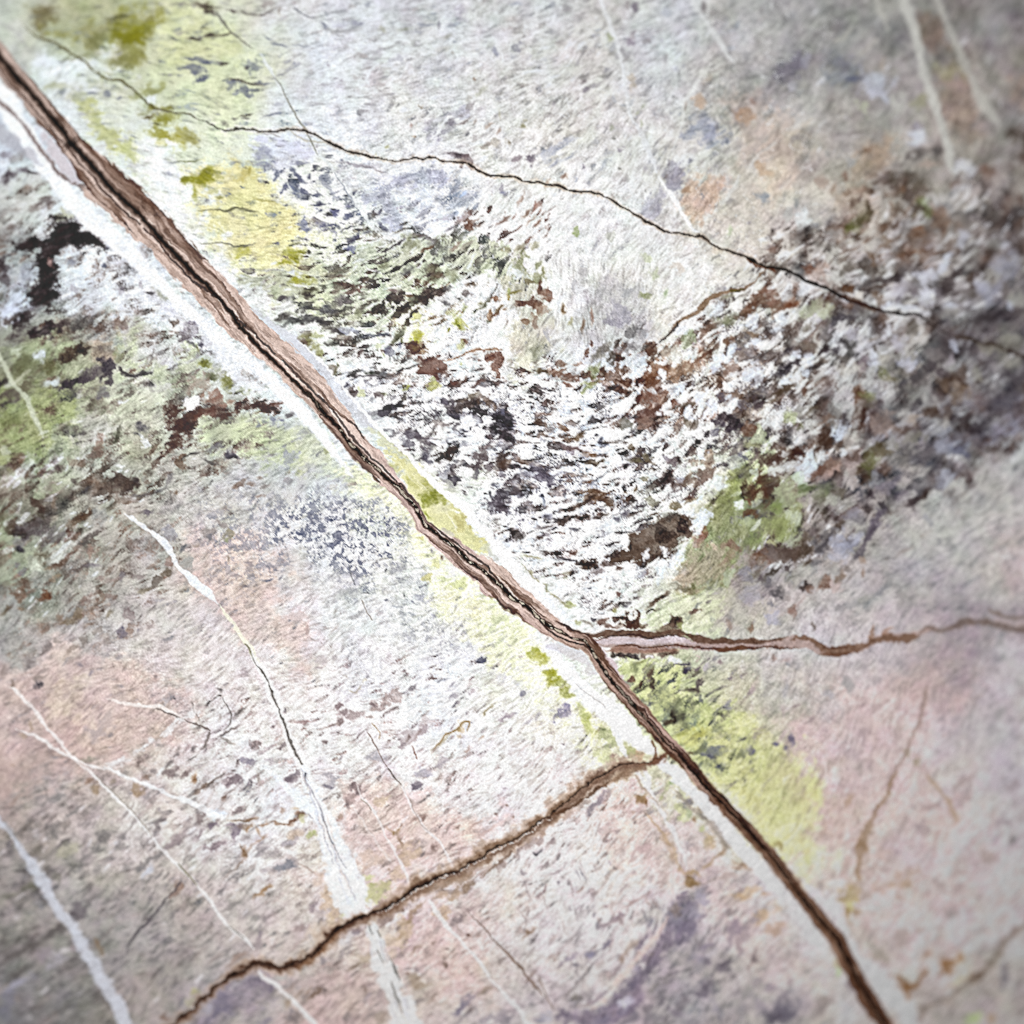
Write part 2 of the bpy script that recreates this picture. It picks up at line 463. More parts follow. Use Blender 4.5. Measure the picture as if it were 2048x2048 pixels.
# ------------------------------------------------------------------ large mineral patches (under the flecks)
pk = part('pink_rock', 'pinkish rock at the lower left below the vein')
for pts, a in (([(-60, 1500), (0, 1330), (200, 1290), (380, 1400), (340, 1450), (240, 1515), (160, 1530), (60, 1590), (-60, 1620)], .40),
               ([(380, 1090), (520, 1040), (560, 1180), (620, 1250), (590, 1340), (480, 1260), (400, 1180)], .40)):
    patch(pts, (206, 182, 175), a + .14, 26, 26, pk)
pk2 = part('pink_rock', 'soft pink rock filling the right edge below the thin branch vein')
patch([(1560, 1420), (1760, 1380), (1860, 1330), (1900, 1250), (1960, 1270), (1900, 1420), (1850, 1480), (1900, 1600), (2112, 1700), (2112, 1830), (1900, 1950),
       (1720, 1800), (1600, 1660), (1570, 1560)], (196, 176, 174), .65, 36, 36, pk2)
patch([(1680, 1420), (1760, 1400), (1830, 1440), (1760, 1530), (1640, 1520)], (204, 190, 192), .5, 40, 40)
pk3 = part('pink_rock', 'pink streaked rock between the two lower cracks of the slab')
patch([(670, 1560), (820, 1570), (1010, 1650), (930, 1710), (760, 1790), (700, 1690)], (214, 194, 187), .75, 26, 26, pk3)
patch([(820, 1800), (960, 1800), (960, 1900), (1000, 2000), (840, 2010), (780, 1880)], (204, 184, 180), .75, 26, 26)
patch([(560, 1960), (640, 1930), (760, 1960), (790, 2112), (600, 2112)], (184, 166, 162), .7, 26, 26)
patch([(1180, 1570), (1270, 1550), (1340, 1680), (1420, 1760), (1360, 1780), (1250, 1740), (1200, 1680)], (222, 202, 194), .75, 26, 26)

# pale yellow wash along the lower side of the vein
yw = part('yellow_patch', 'pale yellow mineral band along the lower edge of the brown vein')
patch([(690, 930), (760, 960), (850, 1075), (900, 1130), (1010, 1210), (1080, 1290), (1150, 1370), (1240, 1490), (1180, 1530), (1130, 1420), (1060, 1370),
       (980, 1330), (930, 1280), (860, 1190), (820, 1110), (770, 1050), (720, 980)], (243, 245, 200), .88, 20, 24, yw)
patch([(480, 860), (600, 850), (700, 930), (760, 980), (690, 960), (600, 920)], (205, 212, 172), .55, 26, 26)
# green patches, top left
g1 = part('green_patch', 'olive green patch at the upper left with bright green heart')
patch(T(0, 0, [(230, 0), (480, 0), (430, 150), (380, 230), (320, 130)]), (116, 108, 70), .72, 14, 16, g1)
patch(T(0, 0, [(390, 180), (560, 185), (700, 165), (900, 90), (1000, 100), (1120, 120), (1120, 330), (1010, 480), (900, 520), (780, 470), (850, 340), (740, 390),
               (650, 330), (690, 230), (520, 240)]), (150, 150, 88), .85, 11, 16, g1)
patch(T(0, 0, [(1230, 100), (1600, 90), (1750, 260), (1740, 430), (1300, 430), (1240, 300)]), (206, 212, 162), .8, 24, 24)
patch(T(0, 0, [(1100, 420), (1850, 560), (1700, 900), (1350, 800), (1150, 620)]), (206, 214, 178), .7, 30, 30)
patch(T(0, 0, [(550, 720), (700, 760), (790, 930), (900, 1060), (1000, 1060), (1010, 1150), (1070, 1240), (960, 1240), (880, 1130), (730, 1040), (620, 900)]),
      (186, 192, 126), .8, 9, 12, part('green_patch', 'thin pale green smear beside the upper vein'))
patch(T(0, 0, [(950, 1260), (1150, 1330), (1260, 1480), (1270, 1580), (1150, 1440), (1010, 1330)]), (206, 212, 170), .8, 10, 12)
patch(T(0, 0, [(1640, 1260), (1930, 1230), (1930, 1700), (1760, 1620), (1640, 1480)]), (212, 208, 140), .9, 14, 14)
yl = part('yellow_patch', 'lemon yellow patch under the thin dark crack')
patch([(400, 320), (505, 315), (540, 350), (568, 385), (590, 430), (600, 470), (575, 490), (620, 520), (680, 545), (640, 560), (560, 540), (470, 510), (430, 470), (410, 400)],
      (224, 217, 150), .88, 16, 20, yl)
patch([(445, 480), (520, 500), (560, 560), (640, 570), (640, 610), (540, 590), (470, 530)], (222, 220, 168), .7, 20, 20)
patch([(360, 460), (450, 470), (470, 560), (520, 640), (440, 590), (370, 520)], (244, 246, 244), .8, 20, 20)
patch([(280, 300), (360, 300), (370, 420), (420, 470), (340, 470), (270, 360)], (240, 242, 240), .7, 20, 20)
patch([(140, 110), (230, 100), (260, 140), (180, 160), (210, 180), (240, 175), (140, 190), (80, 130)], (232, 236, 240), .7, 16, 14)

# slate blue patch under the crack and pale lavender
sl1 = part('blue_patch', 'blue grey patch under the middle of the thin crack')
patch(T(512, 0, [(770, 1480), (1000, 1420), (1100, 1330), (1300, 1270), (1420, 1300), (1420, 1400), (1250, 1420), (1050, 1450), (1080, 1620), (1130, 1730), (1000, 1760),
                 (930, 1560), (830, 1560)]), (172, 175, 190), .85, 5, 9, sl1)
patch(T(512, 0, [(1360, 1460), (1500, 1400), (1620, 1500), (1590, 1560), (1450, 1570)]), (150, 156, 170), .8, 8, 9, sl1)
patch(T(512, 0, [(1060, 1440), (1240, 1430), (1330, 1500), (1320, 1600), (1620, 1600), (1500, 1760), (1200, 1760), (1090, 1600)]), (232, 235, 244), .8, 10, 12)
patch(T(512, 0, [(1400, 1240), (1540, 1250), (1560, 1300), (1440, 1320)]), (240, 242, 246), .9, 5, 6)
patch(T(512, 0, [(0, 1020), (150, 1000), (400, 1060), (480, 1150), (300, 1230), (60, 1180)]), (206, 209, 222), .8, 14, 14)
patch(T(512, 0, [(900, 530), (960, 500), (1010, 560), (950, 700), (850, 660)]), (186, 182, 186), .7, 6, 7)
patch(T(512, 0, [(1380, 860), (1540, 790), (1560, 860), (1470, 890), (1370, 1000), (1320, 1050), (1300, 960)]), (178, 176, 186), .75, 6, 7)
patch(T(512, 0, [(1420, 980), (1440, 900), (1500, 920), (1490, 1010), (1400, 1060), (1350, 1060)]), (150, 147, 158), .8, 4, 6)
patch(T(512, 0, [(1480, 90), (1560, 70), (1600, 160), (1560, 200), (1500, 190)]), (168, 168, 178), .6, 8, 7)

# tan and blue stones, upper right
patch(T(1024, 0, [(1230, 1480), (1320, 1380), (1460, 1300), (1590, 1320), (1560, 1500), (1400, 1660), (1340, 1670), (1290, 1600)]), (192, 168, 150), .75, 9, 8,
      part('tan_patch', 'rounded tan patch above the thin crack'))
patch(T(1024, 0, [(1640, 700), (1930, 690), (1930, 1130), (1780, 1180), (1660, 1240), (1690, 960)]), (188, 170, 160), .55, 18, 14,
      part('tan_patch', 'larger blurred tan patch near the upper right'))
patch(T(1536, 0, [(0, 800), (150, 860), (260, 1000), (300, 1130), (200, 1240), (90, 1420), (0, 1480), (-60, 1480), (-100, 1150)]), (194, 176, 160), .5, 16, 14)
patch(T(1024, 0, [(1400, 880), (1470, 860), (1540, 960), (1530, 1060), (1470, 1130), (1400, 1090), (1410, 1000), (1290, 1010)]), (140, 145, 158), .7, 11, 9,
      part('blue_patch', 'small blue grey patch at the left of the tan patches'))
patch(T(1024, 0, [(1540, 960), (1600, 1000), (1650, 1020), (1610, 1100), (1560, 1050)]), (128, 132, 146), .75, 9, 8)
patch(T(1024, 0, [(1140, 1290), (1200, 1220), (1330, 1240), (1320, 1340), (1250, 1470), (1180, 1410)]), (150, 148, 158), .85, 6, 7)
patch(T(1024, 0, [(1100, 1380), (1170, 1460), (1150, 1560), (1080, 1680), (960, 1640), (1000, 1530)]), (170, 168, 176), .8, 7, 7)
patch(T(1536, 0, [(70, 600), (110, 470), (300, 440), (320, 500), (260, 560), (180, 570), (140, 660)]), (112, 108, 122), .7, 10, 9)
patch(T(1536, 0, [(460, 440), (560, 400), (680, 440), (720, 580), (600, 650), (490, 590)]), (116, 119, 132), .6, 14, 10,
      part('blue_patch', 'blurred slate blue patch between pale lines at the upper right'))
patch(T(1536, 0, [(700, 520), (800, 560), (900, 600), (880, 720), (780, 700), (690, 580)]), (182, 186, 200), .7, 12, 10)
patch(T(1536, 0, [(1150, 120), (1310, 120), (1360, 340), (1200, 400), (1140, 230)]), (130, 112, 102), .8, 12, 8)
patch(T(1536, 0, [(1250, 560), (1480, 560), (1580, 850), (1590, 1010), (1500, 1080), (1360, 960), (1290, 800)]), (148, 128, 116), .7, 16, 8,
      part('brown_patch', 'brownish patch between two pale lines in the top right corner'))
patch(T(1536, 0, [(1240, 480), (1450, 480), (1480, 580), (1260, 580)]), (140, 134, 104), .7, 10, 8)
patch(T(1536, 0, [(730, 1060), (920, 1000), (960, 1180), (900, 1300), (720, 1320), (650, 1260)]), (152, 132, 116), .6, 16, 14)
patch(T(1536, 0, [(480, 1400), (640, 1330), (790, 1420), (760, 1640), (600, 1680), (490, 1560)]), (168, 152, 138), .6, 16, 12)
patch(T(1536, 0, [(760, 1330), (920, 1290), (1100, 1300), (1260, 1340), (1240, 1420), (1130, 1500), (1060, 1560), (960, 1500), (940, 1420), (800, 1400)]), (88, 76, 68), .8, 12, 12,
      part('brown_patch', 'blurred dark brown patch below the pale line at the right'))
patch(T(1536, 0, [(1620, 1560), (1720, 1510), (1960, 1500), (1990, 1720), (1840, 1800), (1700, 1740), (1650, 1660)]), (66, 58, 60), .8, 16, 14,
      part('dark_patch', 'blurred near black patch at the right edge'))
patch(T(1536, 0, [(1840, 1000), (1990, 920), (1990, 1300), (1900, 1240)]), (74, 60, 50), .75, 14, 10)
patch(T(1536, 0, [(1810, 600), (1990, 560), (1990, 800), (1880, 780)]), (148, 128, 116), .6, 16, 12)

# left hand patches
lg = part('green_patch', 'muted olive green zone at the left edge below the pale line')
patch(T(0, 512, [(-200, 1100), (100, 1060), (380, 1010), (560, 1080), (560, 1250), (420, 1320), (330, 1400), (240, 1500), (60, 1560), (-200, 1500)]), (150, 158, 104), .8, 22, 24, lg)
patch(T(0, 512, [(60, 650), (180, 590), (420, 650), (440, 800), (330, 880), (150, 900), (70, 800)]), (150, 160, 122), .7, 18, 18, lg)
patch(T(0, 512, [(880, 600), (1010, 560), (1010, 800), (1300, 780), (1500, 700), (1560, 860), (1300, 950), (1000, 900), (900, 760)]), (176, 184, 152), .7, 18, 18)
patch(T(0, 512, [(650, 1200), (750, 1150), (1000, 1180), (900, 1300), (820, 1420), (700, 1500), (590, 1320)]), (196, 192, 186), .7, 18, 16)
patch(T(0, 512, [(850, 1000), (1250, 960), (1330, 1000), (1260, 1130), (1080, 1180), (850, 1130)]), (208, 214, 190), .7, 16, 16)
patch(T(0, 512, [(1500, 1270), (1700, 1220), (1980, 1180), (2150, 1300), (2250, 1600), (1800, 1480), (1560, 1440)]), (182, 190, 154), .75, 18, 16,
      part('green_patch', 'pale green zone under the short brown spur left of the vein'))
patch(T(0, 512, [(100, 1620), (240, 1520), (400, 1480), (420, 1560), (260, 1640), (60, 1680)]), (206, 206, 208), .8, 16, 12)
patch(T(0, 512, [(520, 60), (760, 20), (1010, 30), (1300, 300), (1360, 420), (1240, 550), (1120, 520), (1000, 430), (720, 420), (480, 420), (450, 300), (540, 200)]), (216, 220, 228), .7, 14, 16)
patch(T(0, 0, [(0, 1370), (300, 1420), (420, 1600), (380, 1680), (200, 1750), (0, 1700)]), (190, 194, 188), .5, 16, 16)
patch(T(0, 512, [(0, 260), (180, 230), (220, 180), (270, 320), (120, 420), (40, 460), (-60, 400)]), (212, 218, 234), .8, 12, 12)
patch(T(0, 512, [(720, 560), (860, 530), (830, 760), (740, 820), (660, 720)]), (152, 132, 112), .6, 14, 12)
patch(T(0, 512, [(-100, 1740), (220, 1690), (420, 1640), (540, 1820), (500, 1980), (-100, 1980)]), (112, 98, 88), .55, 20, 20,
      part('brown_patch', 'brownish clouded patch at the left edge under the olive zone'))
patch(T(0, 1024, [(-100, -20), (120, 60), (80, 200), (280, 250), (260, 420), (60, 560), (-100, 600)]), (160, 168, 140), .55, 20, 18)
patch(T(0, 1024, [(400, 1350), (650, 1350), (650, 1560), (420, 1600), (330, 1500)]), (208, 192, 174), .6, 24, 20)

# green, right of the vein
patch(T(1024, 1024, [(830, 1110), (960, 1090), (1100, 1150), (1260, 1200), (1330, 1330), (1480, 1500), (1700, 1480), (1760, 1560), (1740, 1680), (1900, 1800), (1980, 1930),
                     (1700, 2000), (1560, 2010), (1480, 1930), (1250, 1700), (1070, 1540), (930, 1380), (870, 1230)]), (190, 197, 134), .9, 12, 14,
      part('green_patch', 'lime green patch with dark specks under the branch vein'))
lm = part('lime_patch', 'soft lime yellow patch along the right side of the lower vein')
patch([(1420, 1500), (1480, 1440), (1560, 1480), (1600, 1500), (1640, 1560), (1640, 1620), (1620, 1720), (1570, 1720), (1510, 1640), (1440, 1560)], (210, 210, 142), .85, 22, 20, lm)
patch([(1560, 1640), (1640, 1640), (1640, 1760), (1590, 1760)], (212, 208, 162), .6, 24, 20)
patch(T(1024, 1024, [(1010, 840), (1180, 640), (1380, 560), (1560, 620), (1600, 760), (1560, 900), (1430, 960), (1280, 900), (1000, 900)]), (208, 215, 180), .85, 12, 14,
      part('green_patch', 'pale green patch just above the branch vein'))
gr = part('green_patch', 'mossy green patch right of the white speckled band')
patch([(1400, 1060), (1420, 1000), (1480, 940), (1500, 900), (1560, 960), (1600, 1010), (1590, 1060), (1540, 1110), (1500, 1150), (1440, 1170), (1370, 1180), (1350, 1120)],
      (146, 152, 102), .85, 16, 18, gr)
patch([(1370, 1110), (1440, 1100), (1480, 1130), (1440, 1160), (1370, 1175), (1340, 1150)], (172, 156, 138), .7, 14, 14)
patch([(1480, 860), (1520, 850), (1560, 900), (1540, 960), (1490, 930)], (176, 184, 146), .8, 14, 14)
patch([(1480, 1110), (1560, 1090), (1620, 1050), (1640, 1090), (1560, 1160), (1500, 1200), (1470, 1180)], (140, 132, 138), .6, 18, 16)
patch([(480, 560), (600, 525), (700, 505), (860, 480), (1000, 480), (1060, 540), (1040, 600), (960, 560), (880, 600), (800, 655), (700, 640), (600, 625), (540, 600)], (168, 173, 150), .72, 14, 18,
      part('green_patch', 'grey green streaked zone between the brown vein and the white speckled band'))
patch([(1000, 560), (1080, 540), (1110, 640), (1100, 745), (1040, 745), (1010, 660)], (190, 186, 168), .7, 14, 14)
patch([(1180, 560), (1240, 545), (1300, 640), (1290, 700), (1240, 750), (1180, 730), (1150, 640)], (176, 175, 178), .65, 16, 16)
patch([(1080, 500), (1180, 480), (1400, 500), (1440, 560), (1330, 610), (1280, 560), (1180, 540), (1140, 640), (1080, 600)], (232, 231, 224), .6, 20, 18)
patch([(1250, 1560), (1330, 1600), (1480, 1770), (1570, 1870), (1640, 1980), (1560, 1990), (1480, 1880), (1380, 1790), (1300, 1720)], (196, 180, 176), .6, 20, 18)
# right purple clouds in the stone
pr = part('purple_patch', 'purple grey cloud around the right end of the branch vein')
patch([(1860, 1290), (1900, 1210), (2000, 1180), (2112, 1170), (2112, 1300), (2010, 1260), (1960, 1320), (1920, 1380), (1850, 1350)], (146, 136, 140), .7, 26, 22, pr)
pr2 = part('purple_patch', 'long purple streak near the bottom of the slab')
patch(T(1024, 1536, [(1300, 950), (1440, 1150), (1330, 1290), (1200, 1320), (1060, 1520), (960, 1680), (860, 1830), (720, 1960), (400, 1990), (400, 1900), (620, 1830),
                     (760, 1720), (840, 1590), (960, 1440), (1090, 1290), (1180, 1120)]), (122, 112, 126), .88, 9, 12, pr2)
patch([(400, 2000), (470, 1950), (520, 1950), (530, 1985), (470, 2040), (440, 2112), (370, 2112)], (140, 133, 142), .75, 14, 14,
      part('purple_patch', 'purple grey patch under the end of the lower crack'))
patch(T(1536, 512, [(1260, 1400), (1500, 1330), (1700, 1260), (1960, 1060), (1960, 1280), (1700, 1480), (1480, 1560), (1300, 1560)]), (120, 118, 132), .7, 20, 16,
      part('purple_patch', 'slate purple band along the right edge'))
patch(T(1536, 512, [(1350, 500), (1500, 460), (1700, 430), (1990, 380), (1990, 560), (1700, 600), (1450, 600), (1340, 700), (1200, 860), (1080, 1000), (940, 1080), (960, 980),
                    (1160, 760), (1300, 640)]), (92, 86, 86), .7, 16, 16)
patch([(1960, 900), (2112, 850), (2112, 1180), (1960, 1180), (1820, 1120), (1840, 1010)], (178, 176, 172), .6, 30, 26)
patch([(1990, 1060), (2112, 1060), (2112, 1160), (2010, 1170)], (186, 172, 174), .6, 24, 20)
# white clean stone at the heart of the speckled band
patch([(800, 660), (880, 610), (930, 640), (900, 600), (980, 550), (1010, 600), (1020, 690), (900, 720), (840, 690)], (240, 242, 240), .8, 14, 16)
patch([(1040, 760), (1150, 770), (1270, 780), (1260, 880), (1180, 950), (1180, 1040), (1060, 1120), (990, 1040), (1030, 930), (1020, 820)], (238, 241, 248), .65, 22, 26)
patch([(640, 790), (700, 720), (790, 740), (850, 800), (860, 870), (800, 860), (740, 800)], (238, 240, 244), .6, 20, 20)
patch([(1120, 1080), (1200, 1130), (1230, 1200), (1180, 1240), (1120, 1180)], (238, 240, 242), .6, 18, 18)
patch([(780, 620), (840, 600), (880, 640), (860, 690), (800, 680)], (226, 228, 188), .6, 14, 16)

# ------------------------------------------------------------------ grain and flecks over everything
def box_blur(a, r, n=3):
    for _ in range(n):
        for ax_i in (0, 1):
            p_ = np.pad(a, [(r + 1, r) if k == ax_i else (0, 0) for k in range(a.ndim)], mode='edge')
            c_ = np.cumsum(p_.astype(np.float64), axis=ax_i)
            a = ((np.take(c_, np.arange(2 * r + 1, p_.shape[ax_i]), ax_i) - np.take(c_, np.arange(0, p_.shape[ax_i] - 2 * r - 1), ax_i)) / (2 * r + 1)).astype(np.float32)
    return a


FP_M *= 0.6; FP_B *= 0.72; FP_H *= 0.8
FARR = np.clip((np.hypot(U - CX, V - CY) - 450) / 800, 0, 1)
C_BASE = C.copy()
lum = (1.0 - 2.4 * sstep(.46, .02, fine)) * A_FINE * .62 * (1 - 0.35 * FARR) + (.5 - 1.7 * sstep(.36, .02, med)) * A_MED * 1.15 + (fine - .5) * 6 + (clump - 0.5) * A_CL * 2 + (grit - 0.5) * 7
C += lum[..., None] * np.array([1.0, 1.0, 0.99], np.float32)
tint = fbm(U, V, 90, 3, 83)[..., None]
C += tint * np.array([2.2, 0.3, -2.4], np.float32)
C += (fbm(U, V, 33, 3, 87)[..., None]) * np.array([-1.0, 1.6, -1.4], np.float32)

pale = np.clip((big * 0.6 + med * 0.4 - (1 - WP * 1.4)) / 0.09, 0, 1)
C += (np.array([238, 240, 246], np.float32) - C) * (pale * 0.5)[..., None]

FL = np.zeros((N, N), np.float32)
grit2 = rank(fbm(U, V, 7, 3, 181, .85))
for src, share, soft in ((med, FP_M, 0.07), (big, FP_B, 0.10), (huge, FP_H, 0.12)):
    s_ = 1 - src + 0.08 * (grit - 0.5) + 0.17 * (grit2 - 0.5) + 0.05 * (fine - 0.5)
    soft = soft * (1 + 1.2 * FARR)
    m = sstep(1 - share * 1.15 - soft, 1 - share * 1.15 + soft, s_) * (share > 0.003) * np.clip(share * 40, 0, 1)
    FL = np.maximum(FL, m)
vary = 0.75 + 0.5 * rank(fbm(U, V, 26, 3, 91))[..., None]
fcol = FC * vary + (fbm(U, V, 48, 2, 95)[..., None]) * np.array([9, 0, -6], np.float32)
FAv = np.clip(FA * (0.55 + 0.75 * rank(fbm(U, V, 20, 3, 161))), 0, 1)
mm = np.clip(FL * FAv * (0.62 + 0.36 * fine + 0.22 * grit), 0, 1)
C += (np.clip(fcol, 20, 230) - C) * mm[..., None]
HGT -= 0.5 * FL
FLECKMASK = FL * FA

# alternating light lumps and thin dark seams that follow the grain
lumps = rank(fbm(U + 5 * w2x, V * 1.25 + 5 * w2y, 15, 3, 157, .65))
C += ((lumps - 0.5) * 2 * (5 + 24 * LN))[..., None] * np.array([1.05, 1.0, .9], np.float32)
gate = sstep(.35, .8, rank(fbm(U, V, 55, 3, 159)))
seam = np.maximum((1 - sstep(.008, .035, np.abs(big - .36))) * gate, .8 * (1 - sstep(.006, .03, np.abs(med - .30))) * sstep(.4, .8, clump))
edge_l = (1 - sstep(.01, .05, np.abs(big - .43))) * gate  # lit side of the seams: relief light painted into the colour
C -= (seam * (8 + 26 * LN) * (1 - .5 * FARR))[..., None] * np.array([.95, 1, .9], np.float32)
C += (edge_l * (4 + 8 * LN))[..., None]
HGT -= .8 * seam
# iso dots
dots = rank(fbm(U + 3 * w3x, V + 3 * w3y, 8, 3, 101, .8) + .5 * fbm(U, V, 26, 2, 103))
m = sstep(0.50, 0.92, dots) * GR * 0.85
C += (np.array([124, 128, 146], np.float32) - C) * np.clip(m, 0, 1)[..., None]
m = sstep(0.66, 0.9, 1 - dots) * GR * 0.5
C += (np.array([226, 228, 234], np.float32) - C) * np.clip(m, 0, 1)[..., None]
# thin wriggling dark lines between the white grains
brk = sstep(0.35, 0.75, rank(fbm(U, V, 38, 3, 105)))
rid3 = 1 - np.abs(fbm(U + 4 * w2x + 2.5 * w3x, V * 1.5 + 4 * w2y + 2.5 * w3y, 11, 2, 149)) * 1.1
brk2 = sstep(0.40, 0.80, rank(fbm(U, V, 24, 3, 151)))
m = np.clip(sstep(0.86, 0.98, rid) * 0.6 * brk2 + sstep(0.86, 0.97, rid2) * 0.75 * brk + sstep(0.84, 0.97, rid3) * 0.8 * brk * brk2, 0, 1) * LN
C += (np.array([104, 98, 106], np.float32) - C) * np.clip(m * 0.9, 0, 1)[..., None]
HGT -= 0.4 * m
# pale hair lines over the upper field
hair = sstep(0.955, 0.995, 1 - np.abs(fbm(U * 0.8 + V * 0.5 + 6 * w2x, V * 0.9 - U * 0.35, 22, 2, 109)) * 0.9)
HZ = sstep(1100, 500, V) * sstep(450, 640, U - 0.25 * V) * sstep(1900, 1500, U)
C += (np.array([234, 235, 236], np.float32) - C) * (hair * HZ * 0.8 * (.35 + .65 * brk))[..., None]

# ------------------------------------------------------------------ single dark and coloured grains, tile by tile
blobs(0, 0, [
    (1020, 220, 100, 115, 10, (150, 150, 24), .75), (950, 300, 70, 70, 0, (134, 134, 20), .75), (1050, 300, 60, 50, 0, (140, 138, 10), .7),
    (1200, 110, 60, 75, 20, (156, 156, 60), .75), (1000, 430, 80, 50, 0, (146, 146, 60), .7), (900, 480, 90, 45, 0, (132, 132, 66), .7),
    (900, 130, 70, 16, -12, (80, 80, 50), .6), (720, 310, 60, 50, 0, (120, 122, 70), .6),
    (1400, 45, 90, 12, 3, 'V', .6), (1550, 55, 90, 26, 18, 'K', .8), (1610, 95, 40, 14, 40, 'K', .6), (1470, 285, 38, 10, -8, 'K', .9),
    (1590, 268, 36, 10, -4, 'K', .9), (1700, 258, 46, 7, 0, 'K', .8), (1330, 215, 28, 20, 0, 'S', .6), (1360, 250, 30, 16, 0, 'P', .6), (1760, 85, 34, 10, -5, 'K', .6),
    (1540, 220, 30, 8, 0, 'O', .6), (1450, 440, 60, 12, 10, 'S', .9), (1560, 465, 56, 10, 10, 'S', .9), (1690, 480, 22, 9, 10, 'K', .9),
    (1455, 505, 75, 30, -5, 'S', .75), (1470, 545, 20, 14, 0, 'S', .7), (1520, 582, 48, 22, -18, 'S', .9), (1360, 565, 16, 8, 0, 'S', .6),
    (1860, 516, 16, 9, 0, 'K', .9), (1900, 510, 50, 45, 0, 'S', .55), (1750, 620, 40, 24, 0, 'S', .75), (1800, 608, 60, 9, 12, 'K', .85), (1850, 680, 80, 36, 35, 'S', .75),
    (1900, 630, 50, 9, 5, 'K', .8), (1720, 660, 26, 18, 0, 'S', .6), (700, 698, 34, 9, 8, 'S', .9), (815, 715, 26, 20, 0, 'S', .7), (895, 738, 16, 12, 0, 'S', .7),
    (450, 470, 40, 8, -15, 'S', .6), (540, 440, 60, 8, -15, 'O', .4), (1130, 680, 55, 40, 10, (150, 154, 84), .75), (1210, 650, 22, 40, 20, (150, 154, 80), .6),
    (1030, 730, 50, 45, 0, (160, 166, 110), .7), (1135, 805, 30, 26, 0, (132, 130, 40), .8), (1250, 812, 50, 22, -8, (146, 146, 60), .8), (1075, 850, 40, 16, 0, (134, 136, 80), .7),
    (1110, 890, 42, 17, 0, (96, 84, 36), .85), (1240, 905, 90, 36, -8, (150, 150, 42), .85), (1180, 945, 30, 10, 0, (60, 56, 40), .8),
    (1210, 1030, 60, 55, 0, (156, 156, 40), .8), (1330, 1040, 120, 55, 4, (176, 172, 66), .85), (1450, 1060, 40, 40, 0, (150, 146, 70), .6), (1200, 1095, 30, 18, 0, 'Y', .7),
    (1145, 745, 38, 32, 0, 'W', .8), (1390, 1345, 38, 50, 0, (146, 146, 14), .9), (1480, 1355, 80, 32, 0, (154, 154, 18), .85), (1565, 1320, 55, 60, 20, (150, 150, 22), .85),
    (1475, 1440, 26, 56, 10, (176, 176, 76), .8), (1530, 1400, 30, 20, -30, (186, 186, 110), .6), (1610, 1440, 30, 20, -20, (190, 190, 120), .6),
    (580, 700, 50, 44, 0, (176, 182, 150), .6), (430, 660, 90, 20, -10, (178, 184, 150), .6), (1885, 1290, 12, 30, 0, (150, 140, 60), .7), (1850, 1300, 70, 50, 0, (206, 192, 100), .7),
    (1650, 1490, 30, 14, 10, (150, 150, 80), .8), (1760, 1580, 60, 10, -8, (110, 108, 70), .7), (1880, 1590, 60, 8, 6, (100, 100, 80), .7),
    (1820, 1855, 40, 10, -5, (100, 96, 60), .7), (1840, 1900, 40, 40, 0, (180, 178, 60), .7), (1690, 930, 30, 20, 0, 'D', .6), (1770, 905, 22, 14, 0, 'D', .6), (1850, 870, 40, 8, -15, 'K', .8),
    (1860, 895, 30, 14, -10, 'D', .6), (1320, 1225, 40, 7, -4, 'S', .6), (1440, 1210, 70, 7, -5, (130, 136, 90), .7), (1780, 1226, 40, 8, 4, 'S', .6), (1280, 1310, 24, 16, 0, 's', .6),
    (1700, 1440, 50, 30, 0, (190, 190, 150), .5), (640, 1080, 40, 14, 30, (196, 192, 130), .5),
    (40, 1240, 40, 40, 0, 'W', .5), (30, 1170, 46, 20, 20, 'V', .7), (60, 1330, 50, 36, -20, (66, 54, 62), .8), (230, 1310, 60, 22, 20, (66, 56, 62), .85), (170, 1290, 40, 20, 0, 'V', .7),
    (60, 1380, 30, 16, -50, (80, 70, 76), .7), (350, 1520, 60, 22, -20, (96, 84, 84), .7), (260, 1570, 50, 20, -30, (110, 96, 94), .6), (110, 1580, 40, 16, 0, (120, 110, 104), .5), (40, 1670, 30, 20, 20, 'D', .5),
    (500, 1610, 60, 24, 30, (150, 150, 100), .5), (450, 1650, 50, 30, 10, (120, 122, 80), .6), (820, 1860, 24, 10, -20, (60, 60, 80), .7)])
dk = part('dark_patch', 'large black brown patch left of the vein near the left edge')
patch([(95, 470), (106, 448), (148, 446), (186, 460), (215, 482), (212, 497), (185, 494), (160, 490), (140, 500), (128, 512), (118, 520), (122, 560), (110, 610), (88, 622), (70, 610), (54, 582), (72, 560),
       (70, 515), (78, 508), (58, 506), (30, 500), (30, 480), (55, 462), (74, 480)], (44, 29, 31), .93, 9, 14, dk)
